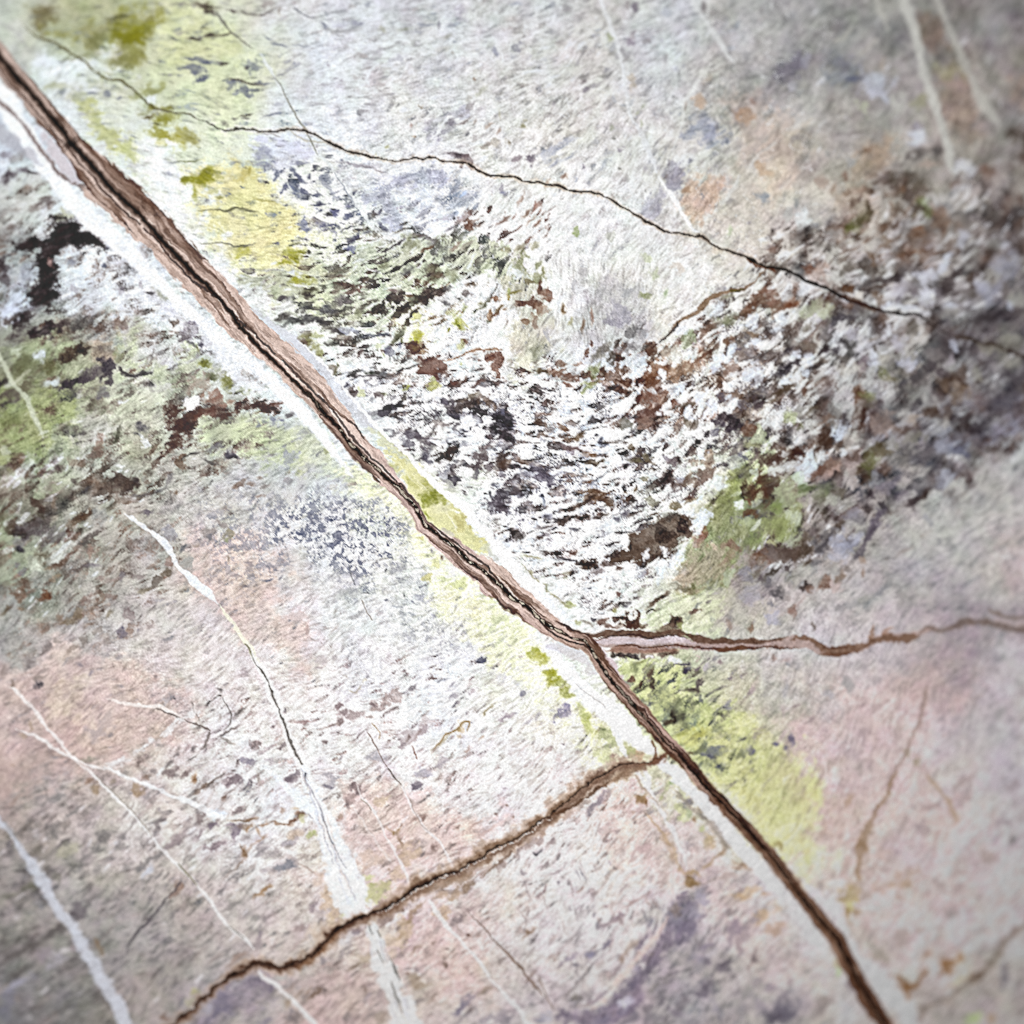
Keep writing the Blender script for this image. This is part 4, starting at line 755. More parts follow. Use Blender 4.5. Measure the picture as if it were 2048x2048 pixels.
blobs(512, 512, [
    (200, 45, 50, 18, -10, (166, 166, 50), .8), (310, 20, 44, 34, 0, (150, 150, 30), .85), (260, 50, 20, 20, 0, (172, 172, 60), .7), (330, 180, 60, 36, 0, (166, 166, 40), .8), (310, 130, 30, 20, 0, (196, 196, 100), .6), (410, 200, 40, 16, 0, (180, 182, 80), .6), (70, 100, 110, 7, 6, (150, 150, 160), .5),
    (640, 100, 60, 18, 0, (130, 126, 110), .6), (560, 140, 60, 20, -15, (120, 114, 100), .6), (620, 165, 70, 12, -10, (110, 96, 84), .7), (680, 220, 60, 18, 8, (92, 66, 58), .85), (730, 265, 80, 24, -18, (110, 88, 80), .8), (780, 255, 24, 26, -30, (120, 86, 76), .6), (590, 285, 40, 16, 0, (120, 104, 96), .6), (640, 340, 70, 30, -5, (110, 104, 106), .75), (400, 265, 60, 16, -15, (78, 74, 52), .8), (400, 305, 40, 14, -5, (70, 62, 56), .85), (190, 320, 46, 16, 0, (84, 78, 82), .8), (210, 220, 30, 14, 0, (110, 106, 100), .6),
    (880, 160, 70, 10, -38, (84, 80, 76), .8), (900, 180, 70, 7, -15, (90, 86, 84), .7), (1060, 90, 46, 18, -40, (66, 60, 62), .85), (1140, 110, 50, 22, -30, (104, 104, 104), .7), (960, 80, 40, 24, -20, (120, 120, 90), .6), (1130, 60, 40, 8, -20, (90, 90, 94), .6), (1350, 110, 30, 44, -20, (116, 112, 84), .65), (1340, 180, 36, 16, 0, (104, 98, 78), .7), (1470, 130, 40, 40, 0, (140, 142, 108), .6),
    (1060, 330, 80, 40, -25, (60, 44, 42), .85), (940, 400, 50, 34, -20, (62, 50, 44), .85), (1090, 420, 80, 40, -28, (66, 54, 46), .9), (1190, 440, 60, 30, -50, (70, 56, 46), .85), (1150, 490, 46, 20, -40, (80, 68, 56), .75), (1200, 330, 50, 26, -25, (92, 92, 76), .75), (1040, 270, 40, 14, 0, (120, 100, 98), .7), (1320, 290, 80, 40, -25, (76, 60, 56), .85), (1400, 270, 30, 40, 0, (90, 76, 72), .7), (1430, 340, 30, 30, 0, (90, 88, 92), .7), (1440, 240, 40, 20, 0, (110, 108, 110), .6), (1590, 300, 40, 26, 0, (120, 110, 108), .7), (1620, 220, 46, 18, -10, (104, 86, 66), .75), (1220, 205, 16, 14, 0, (110, 86, 70), .7), (1280, 220, 16, 18, 0, (110, 90, 76), .7), (1530, 320, 16, 10, 0, (100, 96, 92), .7),
    (390, 392, 34, 12, 0, (80, 80, 80), .8), (540, 410, 60, 24, 0, (100, 100, 106), .75), (640, 400, 60, 12, -14, (80, 78, 74), .8), (200, 460, 70, 18, -20, (80, 76, 72), .85), (300, 490, 100, 26, -6, (66, 66, 66), .85), (480, 480, 50, 26, 20, (66, 62, 66), .85), (390, 480, 50, 26, 0, (80, 78, 80), .75), (200, 520, 40, 20, 0, (120, 120, 120), .6), (820, 390, 60, 14, -35, (100, 96, 84), .7), (870, 360, 60, 12, -20, (100, 94, 84), .7), (780, 440, 40, 20, -30, (120, 124, 90), .6),
    (620, 560, 90, 22, 3, (96, 90, 90), .8), (660, 580, 40, 12, 10, (76, 70, 74), .7), (580, 660, 60, 14, -14, (80, 78, 74), .85), (890, 605, 100, 12, -3, (90, 94, 106), .85), (960, 590, 40, 12, 0, (90, 92, 102), .8), (800, 690, 30, 22, 0, (96, 84, 84), .8), (770, 740, 26, 20, -60, (110, 92, 90), .8), (690, 740, 40, 14, -40, (130, 124, 120), .7), (700, 560, 60, 30, 20, (180, 184, 200), .6), (1080, 600, 60, 16, -50, (96, 96, 72), .75), (1050, 640, 40, 16, -30, (100, 100, 76), .7), (1110, 640, 16, 24, 0, (110, 110, 70), .7), (920, 680, 44, 26, -20, (190, 194, 160), .7),
    (400, 640, 60, 40, 30, (140, 136, 82), .75), (360, 640, 40, 14, 30, (104, 82, 68), .75), (460, 720, 50, 30, 30, (150, 150, 84), .7), (470, 600, 40, 24, 0, (160, 164, 110), .6), (570, 840, 60, 26, 30, (140, 128, 112), .75), (600, 870, 34, 24, 30, (120, 116, 90), .7), (620, 830, 20, 16, 0, (110, 110, 84), .7), (740, 880, 60, 14, -12, (120, 120, 120), .7), (860, 880, 46, 22, 0, (80, 84, 74), .85), (960, 880, 26, 16, 0, (120, 120, 124), .8), (910, 870, 20, 18, 0, (104, 100, 100), .7),
    (1210, 620, 40, 56, 10, (184, 182, 60), .85), (1210, 690, 64, 36, 0, (100, 60, 46), .85), (1280, 670, 18, 26, -40, (96, 60, 44), .8), (1540, 490, 30, 60, -20, (180, 184, 80), .85), (1530, 510, 14, 40, -25, (140, 146, 40), .7), (1590, 510, 10, 50, -40, (190, 190, 110), .7), (1450, 555, 14, 20, 40, (150, 150, 50), .8), (1480, 430, 30, 30, 0, (200, 202, 150), .6), (1220, 470, 40, 30, -30, (204, 204, 120), .7), (1570, 400, 20, 26, 0, (180, 184, 140), .6), (1570, 650, 26, 16, 0, (130, 92, 66), .8), (1540, 670, 20, 30, 0, (200, 200, 140), .6),
    (1660, 410, 20, 30, 20, (80, 84, 60), .85), (1710, 370, 40, 20, -40, (90, 84, 60), .8), (1800, 330, 26, 22, -30, (140, 92, 60), .8), (1770, 450, 30, 34, 20, (140, 104, 72), .8), (1840, 400, 40, 14, -40, (110, 88, 52), .85), (1810, 440, 40, 12, -40, (120, 84, 60), .8), (1900, 320, 24, 40, 0, (170, 150, 70), .75), (1880, 410, 16, 8, 0, (130, 96, 60), .7), (1910, 260, 16, 30, 0, (180, 186, 110), .7), (1760, 490, 20, 10, 0, (110, 110, 80), .7), (1680, 360, 14, 10, 0, (120, 110, 70), .7)])
brn = part('brown_patch', 'pair of reddish brown patches on white stone joined by a thin thread')
patch(T(512, 512, [(1220, 750), (1400, 760), (1450, 830), (1440, 860), (1390, 880), (1370, 940), (1330, 920), (1280, 910), (1240, 870), (1230, 810)]), (124, 90, 78), .9, 3, 6, brn)
patch(T(512, 512, [(1720, 790), (1760, 720), (1840, 700), (1870, 800), (1860, 870), (1890, 920), (1880, 960), (1820, 900), (1790, 850), (1800, 760)]), (152, 122, 110), .9, 3, 6, brn)
line(T(512, 512, [(1420, 785), (1510, 770), (1600, 725), (1740, 705), (1850, 700)]), [3, 5, 5, 4, 5], (172, 140, 116), .85, pid=brn)
line(T(512, 512, [(690, 950), (760, 915), (880, 905), (1000, 900), (1060, 880), (1110, 855), (1180, 835), (1230, 815)]), [3, 4, 4, 3, 4, 4, 4], (120, 116, 118), .8,
     pid=part('thin_crack', 'hairline crack running left from the reddish brown patch'))
blobs(512, 512, [
    (1290, 790, 60, 14, -14, (104, 70, 60), .7), (1340, 850, 60, 10, -20, (150, 118, 106), .6), (1360, 910, 26, 30, 0, (120, 80, 64), .7), (1420, 860, 30, 16, -30, (110, 78, 66), .7), (1770, 760, 26, 34, 30, (120, 76, 58), .75), (1850, 770, 16, 50, 0, (130, 92, 76), .6),
    (1340, 1000, 44, 34, 0, (190, 190, 120), .85), (1330, 940, 20, 20, 0, (190, 194, 140), .7), (1500, 970, 50, 40, -30, (100, 76, 68), .85), (1490, 960, 20, 20, 0, (130, 90, 80), .6), (1560, 950, 40, 16, -40, (124, 104, 94), .75), (1680, 960, 60, 16, -25, (120, 96, 90), .85), (1700, 940, 30, 10, -30, (104, 80, 76), .7), (1640, 985, 30, 10, -10, (110, 96, 96), .7), (1140, 990, 30, 10, -20, (180, 184, 90), .8), (1550, 820, 16, 14, 0, (200, 206, 140), .7), (1620, 1050, 50, 26, -30, (170, 160, 150), .6),
    (1130, 790, 30, 22, -40, (100, 94, 94), .8), (1100, 800, 16, 12, 0, (90, 84, 84), .8), (960, 740, 14, 20, 0, (170, 174, 130), .7), (1010, 720, 30, 30, 0, (130, 130, 146), .7), (1000, 690, 24, 10, -50, (120, 120, 136), .7), (1080, 680, 30, 12, -60, (120, 120, 140), .7), (930, 1070, 34, 40, 0, (120, 108, 110), .8), (960, 1050, 30, 14, 0, (130, 130, 100), .6), (680, 970, 26, 14, 20, (96, 92, 106), .85), (730, 1020, 36, 24, 45, (90, 76, 74), .8), (800, 1030, 40, 30, 0, (200, 204, 150), .6), (880, 1080, 10, 20, 0, (140, 140, 150), .6),
    (960, 1170, 70, 24, -35, (50, 42, 52), .9), (1030, 1130, 60, 20, -20, (50, 44, 56), .9), (1110, 1080, 20, 44, 30, (80, 72, 66), .8), (900, 1190, 70, 26, -10, (130, 128, 136), .65), (1080, 1110, 30, 16, 0, (60, 54, 64), .7), (900, 1230, 40, 14, 0, (150, 150, 160), .5), (1180, 1110, 12, 16, 0, 'D', .7), (1240, 1110, 14, 14, 0, 'D', .7),
    (1480, 1150, 50, 70, -20, (76, 66, 74), .85), (1430, 1100, 20, 20, 0, (110, 106, 120), .7), (1560, 1130, 60, 40, 0, (96, 86, 86), .75), (1640, 1130, 90, 50, 0, (84, 70, 66), .8), (1760, 1090, 50, 50, 0, (120, 100, 88), .7), (1650, 1060, 70, 30, -20, (150, 138, 124), .6), (1700, 1180, 50, 40, 0, (60, 50, 56), .85), (1500, 1200, 60, 20, 0, (90, 86, 100), .7), (1640, 1170, 30, 20, 0, (50, 40, 40), .8),
    (1830, 1280, 80, 60, 20, (44, 36, 44), .9), (1800, 1210, 50, 40, 0, (60, 54, 64), .75), (1900, 1250, 40, 60, 0, (64, 60, 72), .8), (1880, 1360, 70, 40, 20, (66, 56, 62), .85), (1780, 1330, 30, 30, 30, (60, 52, 60), .7), (1860, 1180, 20, 30, 0, (110, 110, 130), .6),
    (1170, 1360, 90, 50, 10, (112, 106, 116), .8), (1270, 1390, 70, 60, 40, (104, 94, 102), .75), (1210, 1330, 16, 10, 0, (60, 56, 66), .8), (1120, 1400, 60, 20, 20, (140, 138, 146), .6), (1340, 1310, 40, 16, -60, (110, 104, 106), .7), (1400, 1280, 60, 16, 0, (140, 128, 128), .6), (1490, 1310, 30, 40, 0, (110, 104, 110), .75), (1580, 1310, 30, 10, -10, (70, 66, 76), .8), (1575, 1355, 20, 12, 0, (70, 66, 76), .8), (1370, 1250, 40, 24, 0, (150, 140, 136), .6),
    (1430, 1490, 80, 34, -35, (70, 56, 50), .88), (1380, 1540, 40, 24, -30, (76, 64, 60), .8), (1480, 1470, 40, 30, 0, (84, 70, 66), .8), (1270, 1490, 30, 34, 40, (84, 80, 94), .75), (1310, 1540, 34, 16, 40, (100, 98, 110), .7), (1490, 1610, 24, 50, -20, (90, 80, 84), .75), (1500, 1680, 30, 34, 0, (80, 74, 86), .8), (1440, 1610, 12, 16, 0, (70, 66, 76), .8), (1660, 1580, 60, 40, -50, (96, 84, 88), .8), (1690, 1500, 40, 60, 20, (104, 90, 92), .75), (1740, 1590, 30, 50, 0, (100, 88, 94), .7), (1650, 1650, 20, 40, 20, (100, 94, 106), .7),
    (1830, 1520, 60, 50, -20, (80, 62, 56), .85), (1880, 1560, 50, 30, 0, (110, 88, 76), .7), (1890, 1500, 30, 20, 0, (100, 84, 80), .7), (1780, 1560, 20, 14, 0, (84, 70, 68), .7), (1860, 1660, 24, 30, 0, (120, 114, 124), .7), (1800, 1740, 40, 14, 0, (110, 108, 120), .7), (1830, 1850, 90, 60, -10, (96, 88, 98), .8), (1900, 1790, 60, 30, 0, (76, 70, 78), .75), (1880, 1900, 60, 40, 0, (90, 80, 88), .7), (1760, 1800, 14, 24, 0, (70, 66, 76), .7), (1440, 1690, 60, 20, 50, (140, 138, 142), .6), (1590, 1740, 20, 10, 0, (210, 214, 214), .6),
    (1440, 1600, 40, 60, 0, 'W', .5), (1480, 1350, 60, 30, 0, 'W', .5), (1610, 1250, 80, 40, 0, 'W', .7), (1760, 1480, 30, 40, 0, 'W', .6), (1600, 1420, 60, 40, 0, 'W', .6), (1380, 1400, 60, 40, 0, 'W', .7),
    (40, 1130, 60, 36, 10, (84, 58, 48), .85), (140, 1110, 70, 14, -12, (110, 74, 60), .8), (130, 1230, 40, 26, 0, (128, 132, 146), .7), (260, 1195, 30, 16, -20, (110, 106, 110), .8), (200, 1240, 16, 12, 0, (120, 124, 140), .7), (60, 1250, 16, 10, 0, (120, 124, 140), .6), (10, 1270, 20, 20, 0, (120, 124, 140), .6), (90, 965, 20, 24, 0, (120, 130, 110), .6), (240, 1520, 70, 60, -20, (160, 164, 178), .6), (560, 1430, 40, 40, 0, (186, 192, 120), .6), (520, 1470, 20, 26, 0, (160, 164, 120), .6), (400, 1580, 60, 14, -20, (180, 184, 180), .5), (240, 1700, 30, 26, 0, (160, 156, 160), .6), (60, 1740, 30, 14, -20, (130, 120, 116), .6), (30, 1680, 16, 14, 0, (140, 120, 110), .6), (30, 1820, 30, 18, 0, (150, 130, 120), .6)])
blobs(1024, 512, [
    (80, 60, 60, 60, -40, (150, 154, 116), .75), (180, 160, 60, 60, 0, (150, 152, 112), .7), (130, 190, 40, 26, 0, (120, 110, 78), .7), (200, 60, 20, 30, 20, (120, 124, 80), .7), (230, 110, 14, 30, 0, (130, 130, 84), .7), (50, 110, 50, 40, 0, 'W', .6), (210, 200, 26, 20, -30, (120, 84, 62), .8), (210, 250, 20, 26, 0, (110, 72, 52), .8), (260, 290, 40, 36, 30, (140, 104, 86), .8), (180, 340, 50, 36, 20, (116, 82, 66), .85), (80, 355, 50, 26, -20, (110, 74, 58), .88), (200, 400, 30, 60, 20, (150, 120, 100), .7), (120, 490, 40, 20, -30, (140, 110, 86), .75), (240, 420, 40, 50, 0, (176, 152, 134), .6), (180, 500, 20, 40, 0, (140, 116, 100), .6), (20, 270, 40, 10, -20, (140, 130, 60), .75),
    (395, 395, 12, 36, 0, (140, 116, 84), .85), (600, 450, 14, 60, 0, (150, 120, 106), .8), (535, 520, 10, 50, 5, (140, 116, 96), .75), (450, 490, 12, 30, 0, (170, 166, 120), .6), (540, 130, 30, 50, -20, (190, 188, 190), .7), (480, 240, 30, 60, 20, (192, 192, 196), .7), (720, 250, 70, 110, 0, (196, 194, 198), .55), (800, 420, 100, 80, 30, (168, 166, 178), .65), (760, 480, 60, 30, 0, (150, 146, 158), .6), (1000, 310, 50, 20, 20, (150, 156, 112), .75), (1170, 280, 12, 30, 20, (160, 180, 140), .6), (870, 270, 50, 30, 0, (170, 172, 176), .6), (1010, 30, 40, 30, 0, (190, 198, 164), .6), (1080, 150, 40, 40, 0, (190, 198, 168), .6), (1250, 90, 60, 40, 0, (208, 198, 188), .6),
    (600, 270, 16, 70, 10, (236, 236, 236), .7), (520, 320, 30, 120, 8, (238, 238, 238), .6), (380, 330, 30, 60, 10, (236, 236, 236), .6),
    (940, 550, 60, 34, -40, (104, 102, 104), .75), (880, 590, 50, 26, -30, (120, 118, 120), .65), (650, 740, 50, 40, 0, (120, 116, 104), .65), (700, 690, 60, 26, -40, (110, 104, 96), .7), (800, 650, 40, 22, -40, (92, 80, 74), .75), (760, 760, 60, 50, 0, (92, 84, 76), .75), (800, 780, 40, 24, -30, (96, 64, 46), .8), (540, 720, 22, 36, 0, (112, 76, 60), .85), (590, 660, 14, 26, 0, (120, 84, 70), .75), (900, 690, 50, 36, -30, (110, 106, 108), .6), (1060, 700, 56, 60, 20, (108, 80, 66), .88), (1010, 690, 40, 12, -15, (84, 74, 70), .8), (990, 600, 60, 60, 0, (150, 148, 152), .6), (190, 720, 60, 40, -40, (130, 132, 108), .65), (260, 600, 40, 60, 0, (170, 170, 176), .6),
    (110, 870, 40, 30, 0, (96, 68, 56), .85), (230, 880, 60, 22, 10, (104, 86, 58), .8), (360, 810, 50, 26, 0, (140, 112, 96), .75), (340, 870, 70, 24, 0, (128, 96, 80), .8), (430, 900, 60, 30, 0, (128, 98, 84), .75), (540, 890, 60, 22, 5, (96, 66, 50), .85), (620, 860, 60, 40, 0, (120, 124, 72), .7), (690, 860, 30, 26, -30, (92, 60, 40), .8), (780, 900, 120, 60, 0, (120, 90, 72), .75), (840, 950, 60, 30, 0, (104, 70, 52), .8), (560, 960, 50, 30, 0, (160, 166, 108), .75), (560, 1010, 60, 18, -30, (150, 158, 92), .7), (430, 970, 40, 24, 20, (140, 104, 88), .75), (500, 800, 40, 14, 0, (150, 120, 104), .6), (640, 950, 30, 14, 0, (120, 110, 70), .7),
    (790, 1010, 100, 26, 5, (92, 58, 42), .9), (700, 965, 60, 20, 10, (190, 168, 156), .8), (840, 980, 50, 8, 30, (220, 204, 196), .7), (1030, 930, 90, 60, -30, (126, 84, 60), .85), (980, 960, 50, 34, -30, (100, 62, 42), .8), (1110, 830, 60, 60, 0, (156, 116, 90), .75), (1230, 900, 70, 60, 0, (172, 136, 108), .7), (1300, 830, 60, 60, 0, (170, 140, 114), .6), (960, 860, 60, 50, -60, (222, 226, 236), .85), (1140, 890, 26, 50, -30, (222, 226, 236), .85), (980, 770, 50, 30, 30, (196, 198, 206), .7), (1210, 740, 60, 50, 0, (204, 196, 180), .6), (1290, 620, 60, 50, 0, (168, 178, 146), .7), (1330, 580, 40, 30, 0, (150, 162, 124), .6), (1270, 550, 60, 40, 0, (224, 228, 234), .6),
    (1620, 490, 90, 40, -15, (116, 120, 86), .7), (1500, 530, 60, 20, -20, (110, 86, 72), .7), (1450, 580, 20, 50, 20, (130, 100, 84), .7), (1760, 440, 60, 30, -20, (104, 80, 64), .75), (1860, 340, 90, 40, -40, (110, 78, 60), .8), (1900, 280, 40, 40, 0, (130, 92, 74), .7), (1790, 390, 60, 30, -40, (130, 96, 76), .7), (1830, 590, 60, 20, 20, (124, 98, 76), .8), (1880, 610, 40, 14, 20, (104, 88, 74), .7), (1820, 480, 40, 60, 30, (220, 224, 236), .8), (1830, 650, 60, 60, 40, (214, 218, 230), .7), (1540, 400, 40, 60, 30, (222, 226, 232), .7), (1620, 310, 50, 14, -25, (150, 146, 120), .6), (1710, 710, 30, 14, -20, (110, 100, 110), .8),
    (1620, 640, 30, 24, 30, (120, 86, 66), .8), (1520, 690, 60, 14, -45, (104, 78, 66), .85), (1420, 760, 60, 14, -35, (120, 84, 66), .85), (1360, 800, 50, 40, -30, (146, 112, 92), .7), (1660, 620, 14, 30, -20, (140, 104, 84), .75), (1590, 760, 60, 60, -30, (222, 226, 240), .85), (1540, 840, 40, 60, 0, (220, 224, 238), .8), (1660, 700, 40, 40, 0, (210, 216, 228), .7), (1660, 860, 50, 60, 0, (150, 122, 108), .7), (1780, 870, 70, 40, -30, (170, 154, 150), .6), (1870, 760, 60, 30, -20, (96, 88, 88), .8), (1760, 760, 60, 20, 20, (130, 116, 110), .7), (1820, 900, 70, 80, 30, (216, 222, 236), .7)])
blobs(1024, 512, [
    (1010, 1060, 60, 60, 0, (134, 96, 80), .85), (960, 1080, 20, 40, 20, (104, 64, 48), .85), (1110, 1010, 30, 30, 0, (120, 86, 72), .8), (1150, 1080, 30, 16, -40, (110, 80, 64), .75), (1220, 1110, 40, 30, 0, (130, 90, 72), .8), (1060, 1020, 30, 30, 0, (200, 196, 196), .7), (1080, 1160, 60, 40, -40, (114, 84, 72), .8), (1010, 1200, 80, 50, 0, (116, 84, 74), .85), (1120, 1200, 36, 20, -50, (90, 60, 50), .85), (1010, 1270, 60, 40, 0, (150, 124, 112), .75), (1080, 1230, 40, 14, -20, (76, 56, 50), .85), (920, 1210, 30, 14, 0, (96, 90, 94), .8), (860, 1260, 40, 36, 0, (130, 126, 116), .8), (1100, 1190, 30, 16, -20, (226, 228, 236), .8), (1240, 1140, 60, 9, -10, (110, 96, 86), .8), (1330, 1120, 50, 14, -20, (130, 120, 106), .7),
    (1340, 1190, 36, 50, -30, (226, 230, 240), .8), (1350, 1270, 40, 50, 20, (126, 116, 104), .75), (1310, 1250, 20, 40, 0, (130, 120, 106), .7), (1430, 1060, 30, 70, 20, (216, 220, 232), .7), (1290, 1000, 40, 40, 30, (216, 220, 230), .7), (1230, 1010, 40, 60, 20, (216, 220, 230), .7), (1570, 1060, 40, 30, 0, (110, 104, 114), .75), (1700, 1050, 50, 36, -30, (124, 100, 84), .75), (1640, 1100, 50, 20, -30, (110, 88, 76), .75), (1500, 1150, 50, 60, -40, (222, 226, 238), .75), (1660, 1120, 50, 60, -30, (214, 220, 234), .65), (1870, 1110, 40, 46, 30, (92, 80, 84), .85), (1740, 1130, 40, 30, 0, (116, 108, 112), .7), (1850, 1010, 100, 9, -40, (100, 92, 96), .8),
    (1620, 1210, 70, 40, 10, (66, 54, 60), .88), (1560, 1260, 40, 50, 20, (84, 74, 84), .85), (1700, 1270, 50, 30, 10, (62, 52, 58), .85), (1650, 1310, 40, 26, 0, (66, 56, 66), .8), (1780, 1300, 60, 40, 0, (124, 94, 76), .8), (1470, 1340, 24, 18, -30, (56, 48, 54), .88), (1410, 1400, 26, 22, -40, (60, 48, 46), .88), (1530, 1330, 30, 30, 0, (120, 116, 130), .7), (1830, 1410, 60, 26, -20, (150, 150, 110), .7), (1880, 1340, 40, 60, 0, (176, 184, 150), .7),
    (250, 1195, 70, 20, -10, (140, 120, 112), .85), (290, 1165, 40, 10, -30, (104, 94, 94), .7), (210, 1265, 56, 26, 15, (110, 90, 78), .9), (380, 1295, 56, 24, 12, (136, 106, 84), .92), (620, 1235, 56, 26, 0, (84, 76, 76), .92), (680, 1225, 20, 8, 0, (80, 72, 72), .8), (500, 1370, 50, 18, -30, (134, 112, 88), .85), (420, 1395, 40, 12, 0, (140, 112, 92), .85), (630, 1350, 20, 12, 0, (90, 84, 90), .85), (680, 1400, 14, 26, 20, (96, 94, 106), .8), (700, 1430, 30, 8, -30, (90, 86, 100), .7),
    (310, 1440, 70, 26, 0, (96, 86, 86), .9), (430, 1450, 70, 26, 14, (130, 112, 112), .85), (440, 1490, 40, 20, 30, (150, 138, 146), .7), (580, 1510, 44, 16, 0, (140, 110, 84), .88), (620, 1570, 66, 26, 5, (110, 94, 74), .92), (570, 1615, 10, 10, 0, (60, 56, 66), .9), (860, 1590, 36, 20, -12, (70, 60, 66), .9), (930, 1545, 44, 18, 14, (120, 112, 92), .88), (1020, 1520, 30, 24, 30, (130, 120, 100), .85), (1050, 1555, 40, 10, 20, (110, 96, 84), .85), (1065, 1605, 34, 10, 0, (110, 98, 90), .8), (900, 1440, 16, 36, -25, (120, 104, 84), .85), (830, 1530, 6, 24, 0, (110, 110, 120), .7), (1150, 1450, 26, 20, -40, (90, 76, 76), .8), (1130, 1400, 16, 8, 0, (120, 100, 84), .7),
    (200, 1640, 130, 30, 5, (96, 90, 104), .8), (120, 1620, 60, 16, 10, (76, 70, 80), .8), (30, 1590, 50, 24, 10, (70, 60, 64), .85), (260, 1610, 60, 12, -10, (84, 78, 88), .75), (250, 1690, 70, 40, 10, (100, 92, 106), .85), (30, 1680, 34, 18, 0, (84, 74, 80), .8), (360, 1700, 16, 12, 0, (90, 86, 100), .8), (330, 1660, 30, 8, -20, (120, 116, 126), .7), (100, 1650, 40, 14, 0, (150, 148, 160), .6), (20, 1780, 40, 20, 0, (110, 100, 104), .8), (60, 1800, 30, 20, 0, (90, 84, 94), .7), (120, 1860, 40, 14, -20, (150, 138, 138), .7), (240, 1810, 12, 12, 0, (50, 46, 60), .9), (330, 1865, 8, 8, 0, (30, 30, 36), .9), (110, 1815, 10, 8, 0, (60, 60, 70), .8), (240, 1850, 12, 60, 0, (120, 124, 140), .7),
    (570, 1695, 40, 12, 0, (140, 110, 90), .85), (620, 1700, 60, 6, -30, (120, 116, 124), .7), (680, 1660, 60, 6, -30, (120, 118, 124), .7), (1010, 1680, 26, 26, 0, (150, 144, 122), .8), (600, 1720, 70, 6, 25, (130, 130, 140), .6), (600, 1780, 100, 16, 5, (124, 96, 72), .88), (630, 1830, 80, 40, 0, (130, 104, 84), .9), (700, 1850, 60, 26, 0, (110, 84, 66), .85), (540, 1860, 80, 20, -25, (96, 76, 64), .9), (430, 1910, 70, 16, -12, (86, 66, 56), .9), (740, 1790, 40, 10, -14, (120, 92, 74), .8), (520, 1760, 20, 10, 0, (120, 92, 74), .8), (400, 1790, 10, 26, 0, (110, 100, 106), .75), (460, 1790, 10, 14, 0, (110, 104, 106), .7),
    (870, 1830, 36, 44, -20, (100, 76, 62), .9), (920, 1870, 30, 26, 0, (80, 66, 60), .85), (940, 1760, 14, 22, 20, (130, 110, 86), .85), (850, 1780, 20, 10, 0, (120, 100, 80), .7), (1160, 1690, 60, 40, -10, (60, 46, 46), .9), (1090, 1740, 60, 26, -35, (84, 70, 66), .85), (1200, 1720, 60, 34, 0, (84, 66, 62), .8), (1300, 1700, 90, 40, 0, (110, 88, 76), .75), (1330, 1660, 60, 20, -30, (124, 104, 88), .75), (1200, 1570, 60, 40, 0, (126, 112, 116), .75), (1260, 1555, 30, 16, 30, (80, 64, 62), .8), (1160, 1530, 30, 30, 0, (140, 130, 142), .6), (1350, 1500, 30, 40, 20, (122, 106, 100), .75), (1380, 1560, 60, 30, 0, (170, 152, 138), .7), (1290, 1600, 60, 24, -30, (200, 196, 194), .7), (1470, 1650, 70, 60, 0, (134, 112, 100), .8), (1480, 1540, 40, 60, 0, (160, 136, 118), .7), (1420, 1500, 30, 36, 0, (220, 222, 230), .8), (1270, 1680, 40, 30, -30, (180, 180, 190), .7),
    (1550, 1730, 70, 60, -30, (222, 226, 222), .8), (1680, 1700, 60, 100, 20, (150, 160, 84), .75), (1600, 1850, 130, 60, -30, (130, 136, 82), .75), (1720, 1880, 60, 60, 0, (160, 172, 116), .6), (1720, 1880, 34, 34, 0, (226, 230, 232), .85), (1750, 1510, 30, 26, 0, (96, 96, 110), .8), (1690, 1560, 60, 40, 0, (166, 170, 168), .6), (1580, 1490, 60, 14, -15, (134, 126, 116), .7), (1760, 1640, 40, 70, 20, (110, 108, 92), .7), (1890, 1560, 40, 50, 0, (92, 72, 66), .8), (1880, 1760, 70, 120, 20, (96, 66, 50), .8), (1780, 1760, 40, 50, 0, (84, 66, 52), .8), (1830, 1640, 40, 30, 0, (186, 190, 186), .7), (1870, 1830, 20, 40, 20, (190, 196, 166), .7), (1800, 1860, 30, 40, 0, (130, 90, 70), .7),
    (1290, 1890, 60, 30, -30, (226, 230, 238), .8), (1400, 1850, 60, 30, -40, (220, 226, 232), .7), (1350, 1850, 60, 14, -30, (140, 120, 90), .6), (1230, 1900, 40, 30, 0, (130, 116, 84), .7), (1070, 1860, 60, 26, 0, (130, 126, 110), .7), (1030, 1780, 60, 30, -30, (140, 136, 128), .6)])
line(T(1024, 512, [(1750, 0), (1820, 50), (1890, 85), (1990, 110)]), [5, 6, 6, 5], (112, 66, 40), .9)
line(T(1024, 512, [(1130, 650), (1190, 590), (1250, 510), (1320, 460), (1420, 400), (1480, 330), (1560, 290), (1650, 260), (1740, 250), (1800, 210), (1860, 150), (1920, 110)]),
     [4, 5, 5, 6, 9, 10, 9, 8, 9, 7, 5, 4], (140, 112, 86), .85, pid=part('thin_crack', 'short brownish green crack branching below the thin dark crack'))
line(T(1024, 512, [(1640, 262), (1700, 262), (1760, 245)]), [4, 7, 4], (110, 104, 40), .8)
line(T(1024, 512, [(1120, 655), (1190, 590), (1260, 505)]), 4, (84, 84, 90), .8)
